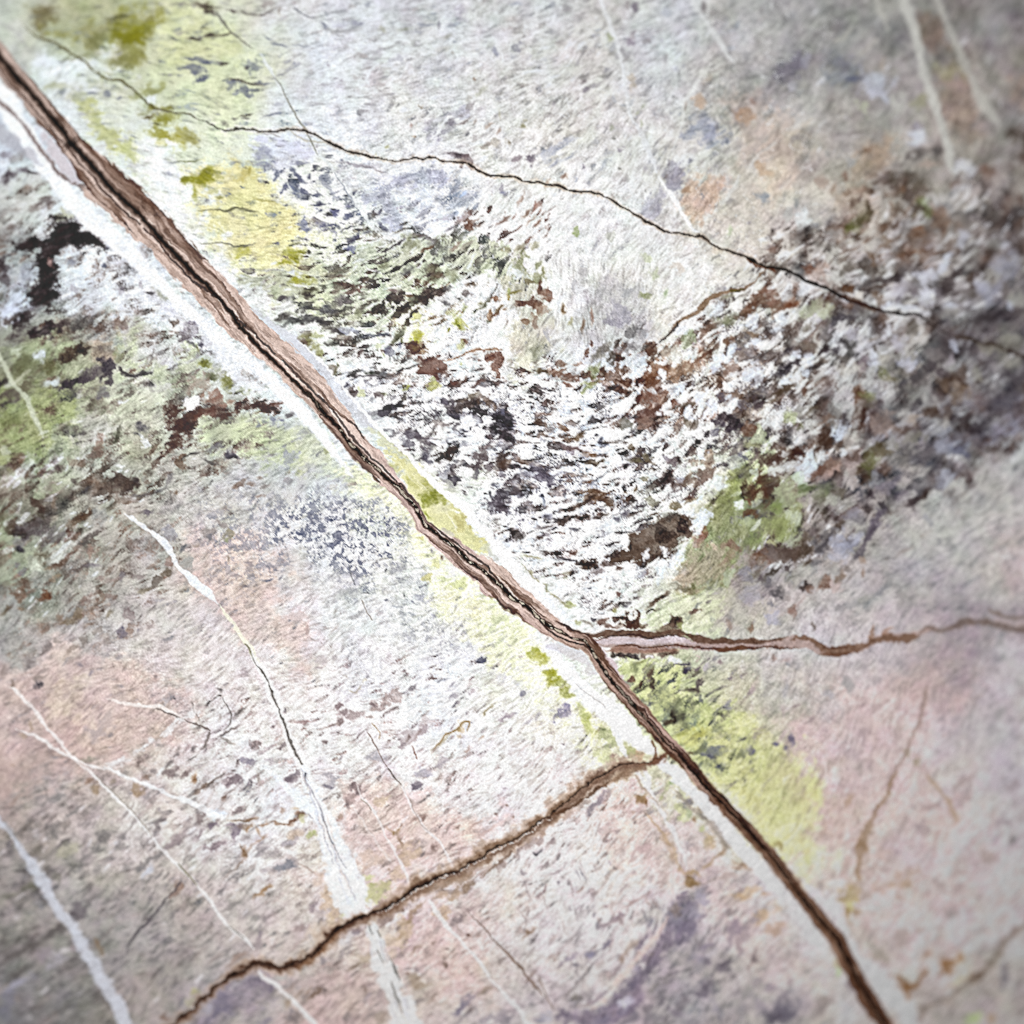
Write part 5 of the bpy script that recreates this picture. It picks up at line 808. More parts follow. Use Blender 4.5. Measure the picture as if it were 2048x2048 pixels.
blobs(1536, 512, [
    (60, 380, 70, 60, 0, (116, 84, 66), .75), (160, 360, 60, 36, -30, (124, 74, 46), .8), (30, 300, 50, 50, 0, (136, 100, 84), .7), (200, 260, 30, 50, 20, (140, 108, 92), .6), (310, 90, 60, 34, 0, (124, 84, 66), .75), (400, 100, 60, 60, 0, (176, 152, 140), .6), (380, 170, 90, 50, 0, (176, 156, 148), .6), (150, 310, 50, 30, -40, (206, 206, 206), .6), (280, 250, 34, 34, 0, (216, 218, 224), .7), (350, 420, 110, 80, 0, (182, 188, 158), .7), (460, 330, 60, 50, 0, (104, 88, 78), .75), (440, 310, 26, 30, 0, (96, 66, 56), .7), (500, 100, 30, 26, 0, (84, 74, 66), .7), (540, 160, 70, 50, 0, (206, 206, 202), .7), (600, 110, 60, 30, -40, (110, 102, 94), .7), (780, 110, 50, 60, -40, (84, 74, 68), .75), (790, 20, 40, 40, 0, (110, 88, 70), .7), (600, 250, 40, 40, 0, (104, 72, 50), .75),
    (960, 165, 50, 30, 0, (50, 42, 44), .85), (860, 190, 120, 26, -12, (88, 80, 80), .7), (1040, 130, 50, 40, -40, (96, 90, 92), .7), (720, 220, 70, 30, -35, (96, 92, 92), .65), (680, 310, 40, 26, 30, (214, 208, 200), .8), (1200, 150, 60, 60, -30, (206, 208, 222), .85), (1330, 60, 90, 26, -55, (196, 200, 216), .85), (1200, 280, 60, 80, 0, (206, 208, 222), .8), (1000, 260, 90, 60, -20, (182, 180, 192), .7), (900, 370, 50, 30, -20, (206, 212, 226), .75), (1050, 390, 100, 30, 10, (210, 214, 226), .8), (1180, 430, 40, 20, 0, (196, 196, 204), .7), (990, 340, 40, 24, 0, (110, 104, 112), .7), (1110, 260, 30, 26, 0, (116, 108, 116), .7), (860, 330, 40, 40, 0, (130, 110, 96), .7), (820, 290, 40, 30, 0, (120, 100, 84), .6),
    (1380, 200, 60, 80, 30, (76, 66, 66), .75), (1290, 270, 50, 40, 0, (84, 76, 80), .7), (1440, 110, 50, 40, 0, (70, 60, 60), .75), (1620, 100, 40, 50, 0, (60, 50, 48), .75), (1550, 180, 40, 50, 0, (70, 54, 46), .75), (1620, 220, 40, 60, 0, (170, 172, 188), .75), (1800, 80, 90, 80, -40, (160, 162, 178), .65), (1700, 280, 90, 60, -60, (156, 158, 176), .65), (1370, 380, 34, 36, 0, (190, 194, 206), .8), (1480, 310, 90, 40, -20, (104, 100, 96), .6), (1640, 450, 110, 40, -15, (66, 60, 62), .7), (1820, 440, 120, 40, -12, (64, 56, 60), .7), (1740, 340, 30, 30, 0, (86, 82, 90), .7), (1840, 370, 40, 40, -40, (180, 184, 200), .75), (1380, 450, 60, 50, 0, (160, 158, 154), .6), (1900, 330, 60, 60, -40, (150, 150, 140), .6), (1920, 180, 40, 60, 0, (90, 84, 90), .6),
    (560, 470, 70, 26, 0, (76, 70, 76), .8), (500, 500, 34, 30, 0, (66, 62, 68), .8), (640, 480, 40, 20, -20, (84, 76, 80), .75), (670, 420, 40, 40, 0, (104, 98, 104), .7), (570, 660, 60, 20, 20, (74, 70, 74), .85), (620, 710, 30, 60, 20, (84, 82, 80), .8), (560, 760, 60, 24, 10, (110, 104, 100), .75), (520, 700, 26, 40, 20, (72, 66, 72), .8), (570, 690, 24, 20, 0, (190, 190, 194), .8), (440, 710, 50, 30, -20, (70, 60, 64), .85), (440, 590, 26, 50, 20, (120, 116, 116), .65), (290, 540, 40, 30, 0, (130, 122, 112), .65), (310, 680, 60, 30, 20, (140, 130, 120), .6), (520, 620, 50, 30, -40, (210, 214, 220), .7), (640, 600, 60, 40, 0, (172, 170, 182), .7), (100, 490, 50, 40, -30, (216, 222, 230), .7), (90, 570, 50, 30, 0, (206, 212, 222), .6), (360, 620, 26, 60, 0, (206, 206, 200), .6),
    (40, 740, 50, 40, 0, (92, 78, 74), .75), (150, 720, 60, 14, -35, (84, 76, 82), .8), (210, 750, 50, 40, -30, (210, 214, 226), .75), (110, 850, 70, 30, -20, (64, 58, 66), .88), (210, 820, 40, 26, 20, (66, 58, 64), .85), (60, 890, 30, 26, 0, (76, 70, 76), .8), (350, 830, 70, 20, -15, (70, 62, 62), .85), (420, 800, 40, 26, 0, (104, 90, 80), .75), (320, 880, 26, 30, 0, (90, 76, 70), .75), (290, 850, 40, 30, 0, (206, 214, 228), .75), (150, 930, 60, 60, -40, (214, 220, 230), .8), (320, 780, 30, 30, 0, (200, 206, 222), .7), (120, 1000, 80, 22, -25, (90, 74, 58), .85), (60, 1030, 60, 14, -20, (96, 80, 66), .8), (180, 970, 40, 16, -50, (104, 88, 74), .7), (280, 1000, 26, 40, 0, (104, 72, 56), .8), (190, 1060, 26, 34, 0, (104, 92, 86), .75), (50, 1080, 60, 14, -30, (140, 128, 110), .6),
    (920, 580, 50, 40, -50, (216, 220, 230), .8), (950, 610, 26, 60, 30, (116, 110, 106), .7), (1090, 540, 40, 60, 0, (96, 88, 80), .75), (870, 470, 40, 40, 0, (118, 98, 88), .7), (780, 640, 60, 14, -20, (130, 116, 104), .7), (820, 715, 30, 26, 0, (92, 84, 78), .85), (720, 690, 60, 40, 0, (206, 208, 218), .6), (810, 810, 60, 60, 30, (206, 210, 222), .8), (710, 810, 36, 34, 0, (134, 120, 128), .75), (1060, 800, 50, 60, 0, (196, 198, 212), .75), (1000, 650, 60, 60, 0, (184, 182, 196), .6), (1150, 600, 60, 50, -30, (196, 190, 184), .6), (900, 800, 50, 60, 30, (180, 176, 164), .6), (880, 890, 30, 40, 20, (110, 112, 72), .75), (920, 930, 50, 16, 0, (120, 112, 84), .7), (600, 840, 90, 50, 0, (206, 204, 196), .6), (760, 960, 80, 60, 0, (200, 200, 198), .7), (900, 1000, 50, 60, 30, (206, 206, 204), .7), (540, 920, 60, 40, 0, (204, 206, 206), .6),
    (1330, 690, 50, 90, 20, (90, 82, 84), .8), (1430, 740, 40, 70, 20, (62, 56, 58), .8), (1410, 680, 30, 40, 0, (184, 188, 204), .8), (1370, 780, 24, 50, 20, (170, 160, 168), .7), (1240, 740, 60, 40, 0, (130, 122, 122), .6), (1210, 830, 40, 40, -40, (78, 70, 74), .7), (1150, 930, 60, 50, -40, (92, 86, 86), .7), (1420, 920, 90, 70, -20, (80, 62, 52), .75), (1330, 960, 60, 60, 0, (120, 98, 80), .6), (1440, 1020, 60, 80, 0, (130, 110, 92), .6), (1300, 850, 60, 30, 0, (76, 66, 70), .6), (1580, 900, 40, 90, 0, (146, 144, 130), .6), (1700, 700, 120, 40, 15, (140, 136, 116), .5), (1830, 640, 120, 40, 0, (140, 138, 124), .5), (1840, 800, 80, 60, 0, (136, 134, 120), .5), (1830, 920, 110, 60, -20, (72, 66, 72), .65), (1660, 1020, 60, 60, 0, (82, 76, 80), .6), (1640, 1130, 90, 70, 0, (96, 90, 98), .5), (1820, 1110, 90, 80, -20, (76, 72, 84), .6),
    (690, 1060, 40, 90, 0, (104, 72, 52), .8), (700, 1220, 44, 80, 0, (76, 52, 42), .85), (760, 1120, 50, 60, 0, (110, 100, 90), .7), (750, 1060, 50, 30, 0, (130, 132, 84), .65), (590, 1230, 34, 30, 0, (76, 72, 76), .8), (500, 1190, 50, 60, -20, (120, 116, 112), .6), (330, 1160, 40, 26, -40, (116, 104, 90), .7), (220, 1170, 60, 50, 0, (140, 136, 128), .6), (160, 1220, 40, 60, 20, (160, 170, 122), .65), (230, 1290, 30, 26, 0, (130, 130, 90), .65), (60, 1220, 60, 80, 30, (220, 222, 222), .7), (330, 1260, 60, 60, 0, (206, 208, 204), .6), (440, 1240, 60, 30, -30, (120, 92, 76), .6), (540, 1330, 60, 80, 20, (196, 204, 220), .8), (640, 1170, 60, 60, 0, (180, 180, 178), .6),
    (1010, 1030, 60, 60, 0, (84, 82, 84), .65), (1030, 1140, 60, 40, 0, (104, 100, 100), .6), (1110, 1130, 40, 40, -40, (80, 76, 80), .65), (1020, 1190, 40, 40, 0, (190, 188, 184), .6), (1230, 1190, 60, 40, 20, (84, 66, 56), .75), (1200, 1100, 60, 50, 0, (170, 168, 164), .6), (1420, 1230, 90, 50, 0, (70, 62, 64), .7), (1360, 1190, 40, 50, 0, (100, 84, 76), .6), (1590, 1290, 80, 40, -20, (60, 54, 60), .7), (1350, 1270, 40, 50, 30, (170, 166, 160), .6), (1100, 1230, 60, 40, 0, (166, 150, 136), .6), (1050, 1310, 70, 30, -10, (92, 76, 70), .75), (960, 1320, 60, 40, 0, (116, 96, 86), .6), (880, 1290, 90, 80, 0, (160, 142, 134), .6), (1120, 1360, 80, 40, 0, (140, 136, 122), .6),
    (430, 1410, 50, 100, 20, (84, 62, 50), .85), (330, 1410, 50, 30, -40, (104, 80, 68), .75), (540, 1410, 60, 26, -30, (96, 78, 68), .75), (130, 1500, 110, 60, 0, (86, 62, 50), .8), (240, 1500, 40, 80, 0, (84, 56, 42), .8), (60, 1560, 90, 40, 20, (90, 70, 62), .75), (130, 1490, 24, 24, 0, (196, 196, 198), .75), (140, 1590, 90, 36, -20, (200, 202, 204), .85), (60, 1620, 40, 30, 0, (200, 198, 196), .7), (400, 1510, 26, 44, 20, (204, 206, 208), .8), (300, 1560, 50, 130, 10, (206, 214, 224), .85), (260, 1680, 60, 40, 30, (196, 212, 194), .75), (570, 1480, 44, 36, 0, (216, 220, 226), .85), (680, 1420, 60, 26, 0, (110, 104, 104), .65), (720, 1430, 20, 40, 0, (116, 106, 104), .6), (620, 1380, 60, 50, 0, (186, 180, 176), .5),
    (460, 1560, 90, 60, -20, (140, 112, 98), .7), (370, 1620, 40, 60, 30, (120, 86, 72), .75), (450, 1640, 110, 30, -40, (176, 150, 142), .7), (660, 1560, 80, 80, 0, (166, 148, 144), .6), (640, 1510, 50, 30, 30, (96, 78, 70), .7), (780, 1560, 60, 90, 20, (100, 100, 54), .75), (850, 1480, 70, 50, 0, (100, 88, 66), .75), (720, 1660, 50, 50, -30, (84, 66, 56), .75), (890, 1600, 40, 50, 20, (92, 72, 62), .7), (1000, 1540, 60, 50, 0, (116, 112, 108), .6), (960, 1430, 60, 40, 0, (134, 130, 118), .5), (1170, 1520, 60, 50, -30, (96, 90, 94), .65), (1090, 1560, 40, 40, 0, (100, 96, 100), .6), (1450, 1480, 90, 50, -20, (100, 102, 122), .65), (1720, 1430, 60, 60, -30, (88, 76, 72), .75), (1800, 1390, 50, 30, -40, (90, 80, 78), .7), (1740, 1520, 50, 50, -50, (140, 134, 132), .6), (1330, 1450, 40, 40, 0, (150, 152, 166), .6),
    (190, 1810, 160, 90, -40, (172, 182, 146), .7), (80, 1900, 60, 30, 0, (130, 146, 80), .75), (40, 1740, 60, 90, 0, (92, 72, 60), .7), (300, 1740, 60, 40, 0, (106, 118, 78), .75), (420, 1790, 90, 40, -40, (122, 130, 96), .65), (540, 1790, 40, 40, 0, (100, 92, 80), .7), (400, 1880, 60, 60, 0, (110, 106, 92), .6), (490, 1830, 40, 40, 0, (180, 184, 170), .6), (790, 1800, 40, 40, -40, (72, 62, 68), .75), (870, 1890, 40, 30, 0, (60, 54, 60), .75), (990, 1800, 60, 40, 0, (108, 100, 110), .6), (1120, 1750, 60, 40, 0, (96, 92, 98), .6), (1190, 1800, 60, 26, -40, (68, 54, 50), .85), (1260, 1730, 60, 26, -45, (84, 76, 78), .75), (1110, 1860, 50, 26, -40, (76, 66, 68), .8), (800, 1700, 60, 40, 0, (150, 152, 158), .6), (900, 1740, 90, 40, -30, (134, 126, 138), .6), (1340, 1680, 90, 50, -40, (160, 164, 180), .6)])
blobs(0, 1024, [
    (150, 160, 60, 36, 0, (46, 34, 30), .88), (100, 110, 80, 40, 0, (84, 66, 56), .75), (280, 110, 120, 60, -10, (96, 88, 92), .65), (380, 160, 80, 60, 0, (110, 102, 106), .6), (140, 275, 36, 22, 20, (50, 44, 56), .85), (160, 220, 60, 40, 0, (140, 136, 140), .6), (360, 80, 60, 30, -50, (96, 86, 84), .65), (40, 50, 60, 40, 0, (110, 108, 84), .6), (620, 40, 90, 30, -50, (104, 82, 64), .8), (550, 110, 60, 30, -20, (140, 122, 106), .6), (520, 170, 40, 50, 30, (104, 78, 68), .8), (570, 190, 60, 30, -30, (130, 106, 92), .7), (720, 160, 60, 18, -30, (110, 100, 96), .75), (680, 190, 50, 14, -40, (120, 112, 108), .6), (760, 40, 60, 60, 0, (166, 168, 166), .5), (1110, 20, 50, 26, 0, (110, 102, 112), .75),
    (310, 335, 50, 34, 0, (120, 112, 94), .8), (440, 350, 60, 50, -20, (206, 208, 202), .75), (280, 400, 60, 40, 0, (206, 212, 196), .75), (540, 310, 60, 20, -40, (120, 98, 86), .8), (490, 370, 50, 18, -45, (110, 86, 72), .8), (440, 405, 50, 16, -10, (110, 88, 74), .8), (350, 410, 30, 20, 0, (130, 112, 92), .7), (620, 400, 60, 14, -30, (104, 94, 90), .85), (560, 440, 60, 14, -25, (110, 98, 92), .8), (700, 395, 60, 14, 10, (124, 116, 124), .7), (680, 280, 20, 40, 0, (150, 124, 112), .7), (690, 320, 16, 20, 0, (150, 124, 110), .6), (160, 430, 30, 40, 20, (124, 120, 128), .65), (220, 350, 30, 30, 0, (150, 152, 140), .6), (90, 380, 50, 40, 0, (150, 154, 140), .6),
    (200, 545, 36, 50, -30, (110, 92, 80), .8), (150, 620, 44, 50, 30, (124, 100, 84), .8), (325, 630, 60, 34, -25, (116, 84, 66), .85), (345, 625, 26, 20, 0, (124, 76, 44), .7), (40, 750, 50, 24, -40, (110, 96, 78), .8), (160, 725, 30, 20, 0, (130, 108, 88), .75), (400, 500, 34, 20, -40, (150, 132, 112), .7), (430, 470, 20, 20, 0, (150, 134, 112), .7), (60, 540, 40, 30, -40, (140, 136, 120), .6),
    (1250, 460, 60, 40, -40, (124, 112, 98), .8), (1170, 530, 50, 26, -40, (124, 114, 106), .8), (1090, 580, 40, 18, -35, (136, 126, 108), .75), (1270, 380, 30, 24, 30, (156, 132, 124), .75), (1040, 490, 60, 16, 10, (146, 134, 132), .75), (910, 480, 24, 26, 0, (130, 124, 130), .7), (760, 500, 30, 18, 0, (150, 130, 124), .7), (850, 510, 60, 12, -15, (160, 142, 136), .7), (820, 620, 60, 26, 0, (140, 122, 114), .7), (640, 660, 40, 34, 0, (146, 126, 118), .7), (760, 650, 26, 40, 0, (140, 120, 106), .7), (700, 720, 60, 16, -40, (140, 124, 112), .7), (580, 770, 30, 40, 20, (136, 120, 100), .75), (430, 800, 36, 24, 0, (134, 118, 104), .75), (510, 820, 50, 20, -20, (136, 120, 100), .75), (830, 780, 40, 20, -50, (134, 124, 106), .75), (650, 860, 40, 18, -40, (150, 132, 120), .7),
    (970, 760, 30, 60, -30, (146, 132, 132), .7), (910, 900, 30, 34, 20, (130, 122, 132), .8), (925, 870, 14, 14, 0, (100, 96, 116), .8), (1040, 890, 16, 12, 0, (136, 130, 140), .75), (1130, 860, 30, 16, -40, (160, 146, 144), .6), (730, 900, 40, 26, -30, (150, 140, 134), .65), (640, 965, 30, 34, 30, (140, 130, 124), .75), (550, 1030, 40, 24, -40, (156, 140, 130), .7), (340, 1020, 40, 30, 0, (140, 130, 128), .75), (430, 990, 30, 26, 0, (150, 140, 134), .6), (520, 1060, 20, 30, 0, (164, 148, 138), .6), (240, 1130, 60, 50, -30, (150, 142, 142), .6), (210, 1170, 20, 16, 0, (120, 112, 112), .75), (20, 1180, 40, 50, 0, (140, 128, 124), .7), (290, 1305, 24, 22, 0, (84, 80, 86), .9), (90, 1295, 20, 20, 0, (124, 108, 96), .8), (290, 1250, 40, 20, -40, (146, 134, 128), .7), (610, 1160, 20, 14, 0, (140, 132, 140), .7), (700, 1220, 26, 16, -30, (140, 132, 142), .7), (1180, 1245, 16, 9, 0, (140, 130, 130), .7), (80, 1390, 30, 16, 0, (160, 146, 142), .6), (820, 1070, 16, 20, 0, (160, 152, 156), .6), (900, 1100, 20, 16, 0, (150, 144, 150), .6),
    (1280, 180, 50, 60, -30, (164, 164, 172), .7), (1390, 270, 40, 14, -40, (120, 120, 124), .8), (1410, 380, 40, 50, 0, (160, 162, 160), .6), (1410, 590, 16, 22, 0, (140, 144, 150), .7), (1400, 530, 26, 20, 0, (164, 160, 158), .6), (1590, 170, 50, 40, -30, (150, 142, 140), .7), (1580, 200, 20, 20, 0, (130, 128, 134), .7), (1740, 160, 40, 40, 0, (156, 148, 128), .7), (1720, 210, 14, 18, 0, (150, 156, 116), .7), (1680, 90, 50, 16, 20, (146, 136, 134), .7), (1480, 250, 30, 16, -20, (166, 150, 140), .6), (1730, 360, 16, 16, 0, (160, 146, 134), .7), (1890, 400, 24, 16, 0, (140, 132, 138), .7), (1660, 520, 26, 12, 10, (150, 138, 140), .6), (1850, 560, 14, 10, 0, (120, 114, 124), .7), (1700, 600, 10, 20, 0, (160, 146, 142), .6), (1790, 490, 40, 16, 0, (156, 146, 148), .6), (1870, 440, 40, 16, -20, (150, 142, 146), .6),
    (1660, 1370, 16, 10, -20, (110, 100, 96), .8), (1670, 1330, 14, 12, -40, (110, 104, 104), .8), (1600, 1495, 26, 9, -30, (116, 110, 112), .8), (1660, 1550, 14, 18, 0, (170, 164, 160), .6), (1820, 1510, 60, 10, -48, (124, 118, 116), .8), (1700, 1670, 50, 12, -40, (110, 102, 102), .8), (1740, 1640, 50, 10, -30, (136, 128, 124), .7), (1560, 1720, 12, 36, 20, (124, 116, 114), .7), (1730, 1730, 60, 12, 25, (146, 140, 134), .7), (1460, 1790, 26, 16, -50, (124, 116, 118), .8), (1340, 1780, 20, 30, 40, (160, 152, 150), .6), (1330, 1830, 30, 12, -40, (130, 122, 122), .75), (1210, 1760, 24, 20, 0, (164, 160, 158), .6), (1460, 1860, 34, 9, -40, (116, 110, 108), .8), (1270, 1890, 40, 18, -10, (124, 116, 116), .75), (1040, 1890, 36, 10, -40, (124, 108, 104), .75), (1110, 1850, 26, 10, -40, (140, 130, 126), .7), (1870, 1880, 44, 26, 10, (146, 142, 156), .75), (1790, 1890, 26, 18, -50, (116, 106, 106), .8), (1920, 1770, 14, 26, 20, (130, 120, 122), .7), (1540, 1770, 30, 9, -30, (120, 114, 110), .7), (1490, 1640, 30, 14, -40, (150, 144, 140), .6), (1850, 1730, 30, 50, 30, (240, 242, 244), .6),
    (820, 1580, 90, 50, -40, (186, 176, 174), .6), (720, 1660, 60, 50, 0, (174, 166, 168), .6), (830, 1680, 20, 14, 0, (150, 142, 144), .7), (660, 1860, 60, 18, 10, (160, 156, 144), .7), (240, 1630, 30, 30, 0, (170, 150, 130), .6), (180, 1700, 20, 20, 0, (176, 156, 136), .6), (80, 1910, 30, 16, -40, (160, 138, 120), .7)])
blobs(512, 1024, [
    (340, 165, 30, 22, 0, (104, 110, 134), .8), (175, 130, 20, 18, 0, (110, 116, 136), .75), (560, 60, 40, 16, 0, (100, 106, 130), .75), (620, 180, 30, 30, 0, (104, 108, 128), .75), (600, 230, 60, 20, -20, (104, 108, 130), .7), (420, 50, 16, 30, 0, (110, 112, 130), .7), (500, 140, 26, 16, 0, (110, 114, 136), .7), (80, 520, 46, 14, -15, (120, 122, 138), .8), (140, 450, 20, 14, 0, (130, 130, 144), .75), (190, 490, 16, 12, 0, (134, 134, 146), .7), (100, 420, 40, 14, 10, (140, 138, 148), .7), (1090, 400, 60, 40, 0, (176, 176, 180), .65), (1060, 450, 60, 20, -40, (166, 168, 174), .6), (978, 440, 10, 10, 0, (60, 60, 66), .9), (830, 608, 26, 7, 0, (84, 86, 96), .85), (990, 670, 16, 10, 0, (104, 106, 124), .85), (1120, 630, 7, 6, 0, (70, 70, 76), .8), (740, 600, 80, 30, 0, (176, 178, 180), .6), (1710, 1115, 46, 24, -8, (92, 94, 112), .92), (1740, 1105, 14, 14, 0, (130, 128, 136), .7), (1660, 1200, 40, 16, -20, (196, 196, 200), .5), (1820, 1165, 7, 7, 0, (90, 90, 90), .8), (1420, 1270, 40, 14, -20, (172, 174, 184), .6), (1380, 1285, 10, 7, 0, (110, 110, 120), .7),
    (1290, 500, 40, 36, 0, (204, 198, 130), .75), (1380, 390, 60, 40, 30, (214, 212, 150), .6), (1520, 550, 60, 30, 0, (206, 212, 150), .6), (1540, 390, 40, 30, 0, (216, 218, 160), .6), (1480, 440, 90, 60, 30, (240, 242, 232), .6), (1240, 200, 30, 12, 30, (206, 200, 120), .7), (1320, 300, 16, 9, 20, (140, 134, 150), .8), (1400, 340, 14, 9, 30, (120, 90, 80), .85), (1860, 830, 60, 50, 0, (206, 214, 170), .6), (1330, 790, 20, 30, 0, (200, 200, 210), .6), (1250, 660, 50, 20, 40, (170, 172, 184), .6), (1190, 680, 14, 10, 0, (130, 132, 146), .7), (1060, 720, 26, 10, 0, (170, 176, 184), .6), (1190, 770, 20, 8, 0, (150, 156, 166), .6),
    (330, 790, 60, 30, 0, (206, 190, 188), .6), (390, 890, 26, 36, 20, (190, 168, 164), .7), (430, 965, 26, 6, 10, (160, 150, 148), .7), (600, 740, 16, 6, -60, (160, 156, 152), .7), (590, 880, 40, 5, -45, (180, 172, 168), .7), (480, 1120, 50, 24, -30, (190, 182, 184), .7), (460, 1180, 30, 14, 0, (176, 166, 168), .7), (590, 1100, 20, 10, -30, (176, 168, 172), .6), (850, 1240, 12, 20, 30, (160, 158, 164), .7), (830, 1270, 12, 16, 30, (190, 184, 168), .6), (670, 1240, 20, 6, 30, (186, 180, 176), .7), (780, 1330, 30, 5, -50, (180, 170, 150), .8), (740, 1350, 26, 4, 10, (190, 180, 160), .7),
    (610, 1470, 50, 34, -30, (152, 136, 138), .88), (660, 1500, 34, 20, -40, (160, 146, 148), .85), (740, 1520, 60, 40, -20, (182, 170, 170), .85), (960, 1430, 90, 40, -30, (182, 168, 166), .85), (880, 1455, 20, 16, 0, (130, 116, 118), .85), (1050, 1370, 40, 34, -30, (196, 184, 182), .8), (1170, 1320, 40, 18, -40, (140, 134, 140), .85), (1120, 1360, 26, 14, -30, (170, 166, 172), .7), (1010, 1500, 70, 16, -35, (150, 140, 140), .85), (968, 1540, 7, 9, 0, (110, 90, 90), .9), (1220, 1390, 26, 14, -40, (170, 166, 170), .75), (1490, 1390, 40, 14, -40, (160, 158, 168), .75), (1480, 1300, 26, 8, -40, (150, 146, 156), .7), (890, 1490, 26, 14, -20, (180, 166, 162), .75), (850, 1550, 30, 9, 0, (150, 130, 124), .8), (630, 1570, 30, 20, -35, (146, 130, 130), .85), (570, 1610, 60, 6, -20, (130, 112, 108), .85), (370, 1580, 66, 6, -3, (150, 124, 124), .85), (370, 1630, 14, 9, 0, (150, 126, 122), .85), (250, 1582, 12, 5, 0, (170, 150, 150), .8), (520, 1730, 20, 14, -40, (140, 126, 126), .85), (580, 1670, 14, 6, -20, (160, 146, 146), .75),
    (200, 1770, 46, 18, -35, (140, 128, 132), .85), (20, 1750, 30, 24, 0, (144, 130, 130), .85), (60, 1790, 60, 20, -30, (176, 168, 172), .7), (170, 1790, 14, 9, 0, (120, 108, 110), .8), (100, 1890, 40, 20, 0, (180, 176, 182), .7), (200, 1890, 30, 9, -30, (170, 162, 166), .7), (640, 1850, 30, 12, -40, (170, 164, 170), .75), (1260, 1630, 50, 34, -50, (172, 160, 164), .85), (1200, 1690, 50, 10, -50, (140, 116, 110), .8), (1130, 1680, 70, 60, -30, (196, 188, 190), .8), (1100, 1760, 40, 30, -40, (172, 162, 166), .8), (1140, 1700, 9, 20, 0, (130, 110, 106), .75), (1290, 1580, 60, 30, 0, (206, 198, 198), .7), (930, 1840, 50, 40, 0, (182, 182, 188), .8), (860, 1840, 60, 16, -30, (186, 186, 190), .7), (1010, 1760, 60, 14, -30, (196, 190, 192), .6), (1390, 1890, 50, 36, 0, (180, 176, 182), .8), (1540, 1620, 40, 40, 0, (214, 198, 168), .7), (1600, 1790, 24, 20, -40, (190, 172, 164), .8), (1700, 1700, 16, 8, -40, (186, 160, 140), .7), (1520, 1640, 14, 14, 0, (190, 166, 120), .8), (1530, 1690, 14, 14, 0, (190, 170, 140), .7),
    (1870, 1540, 70, 26, -20, (176, 168, 176), .85), (1760, 1490, 50, 5, -45, (176, 166, 140), .8), (1720, 1530, 14, 10, 0, (180, 172, 150), .7), (1420, 1720, 60, 6, -45, (180, 170, 140), .85), (1480, 1650, 40, 5, -30, (176, 160, 130), .85), (1330, 1800, 20, 4, -50, (170, 150, 140), .8), (1460, 1860, 14, 6, -30, (150, 140, 140), .7), (1880, 1260, 14, 7, 0, (200, 200, 206), .7), (1860, 1250, 40, 34, 0, (206, 206, 210), .5), (1500, 1870, 40, 6, -30, (196, 184, 184), .7)])
blobs(1024, 1024, [
    (80, 60, 6, 9, 0, (60, 56, 66), .85), (260, 30, 40, 20, 0, (120, 118, 130), .7), (430, 50, 80, 20, -15, (76, 58, 50), .9), (560, 35, 50, 24, 0, (80, 56, 44), .9), (380, 85, 30, 14, -30, (90, 74, 66), .85), (660, 30, 50, 12, -20, (84, 68, 60), .85), (480, 125, 40, 12, 0, (92, 90, 100), .8), (250, 110, 80, 9, -8, (100, 88, 88), .8), (320, 125, 20, 10, 0, (80, 74, 84), .8), (40, 160, 60, 30, 30, (96, 88, 86), .85), (10, 130, 30, 16, 0, (80, 66, 60), .85), (200, 200, 24, 12, 0, (84, 60, 50), .85), (250, 180, 50, 14, 0, (130, 120, 128), .7), (280, 210, 20, 10, 0, (120, 110, 116), .7), (860, 20, 40, 24, 0, (100, 94, 104), .75), (780, 50, 30, 16, 0, (90, 86, 100), .7), (930, 20, 60, 10, -20, (84, 70, 66), .75), (470, 298, 24, 12, 0, (104, 76, 66), .85), (430, 292, 14, 5, 0, (96, 90, 96), .8),
    (150, 330, 60, 8, 8, (170, 160, 120), .75), (90, 335, 30, 6, 0, (190, 188, 160), .7)])
dk2 = part('dark_patch', 'large dark brown patch at the lower edge of the white speckled band')
patch(T(1024, 1024, [(1000, 120), (1100, 60), (1200, 30), (1330, 50), (1350, 110), (1310, 190), (1200, 240), (1150, 300), (1060, 340), (960, 370), (840, 350), (700, 380), (560, 420), (480, 380), (520, 350),
                     (640, 380), (760, 330), (850, 300), (860, 200), (950, 170)]), (110, 92, 80), .92, 4, 8, dk2)
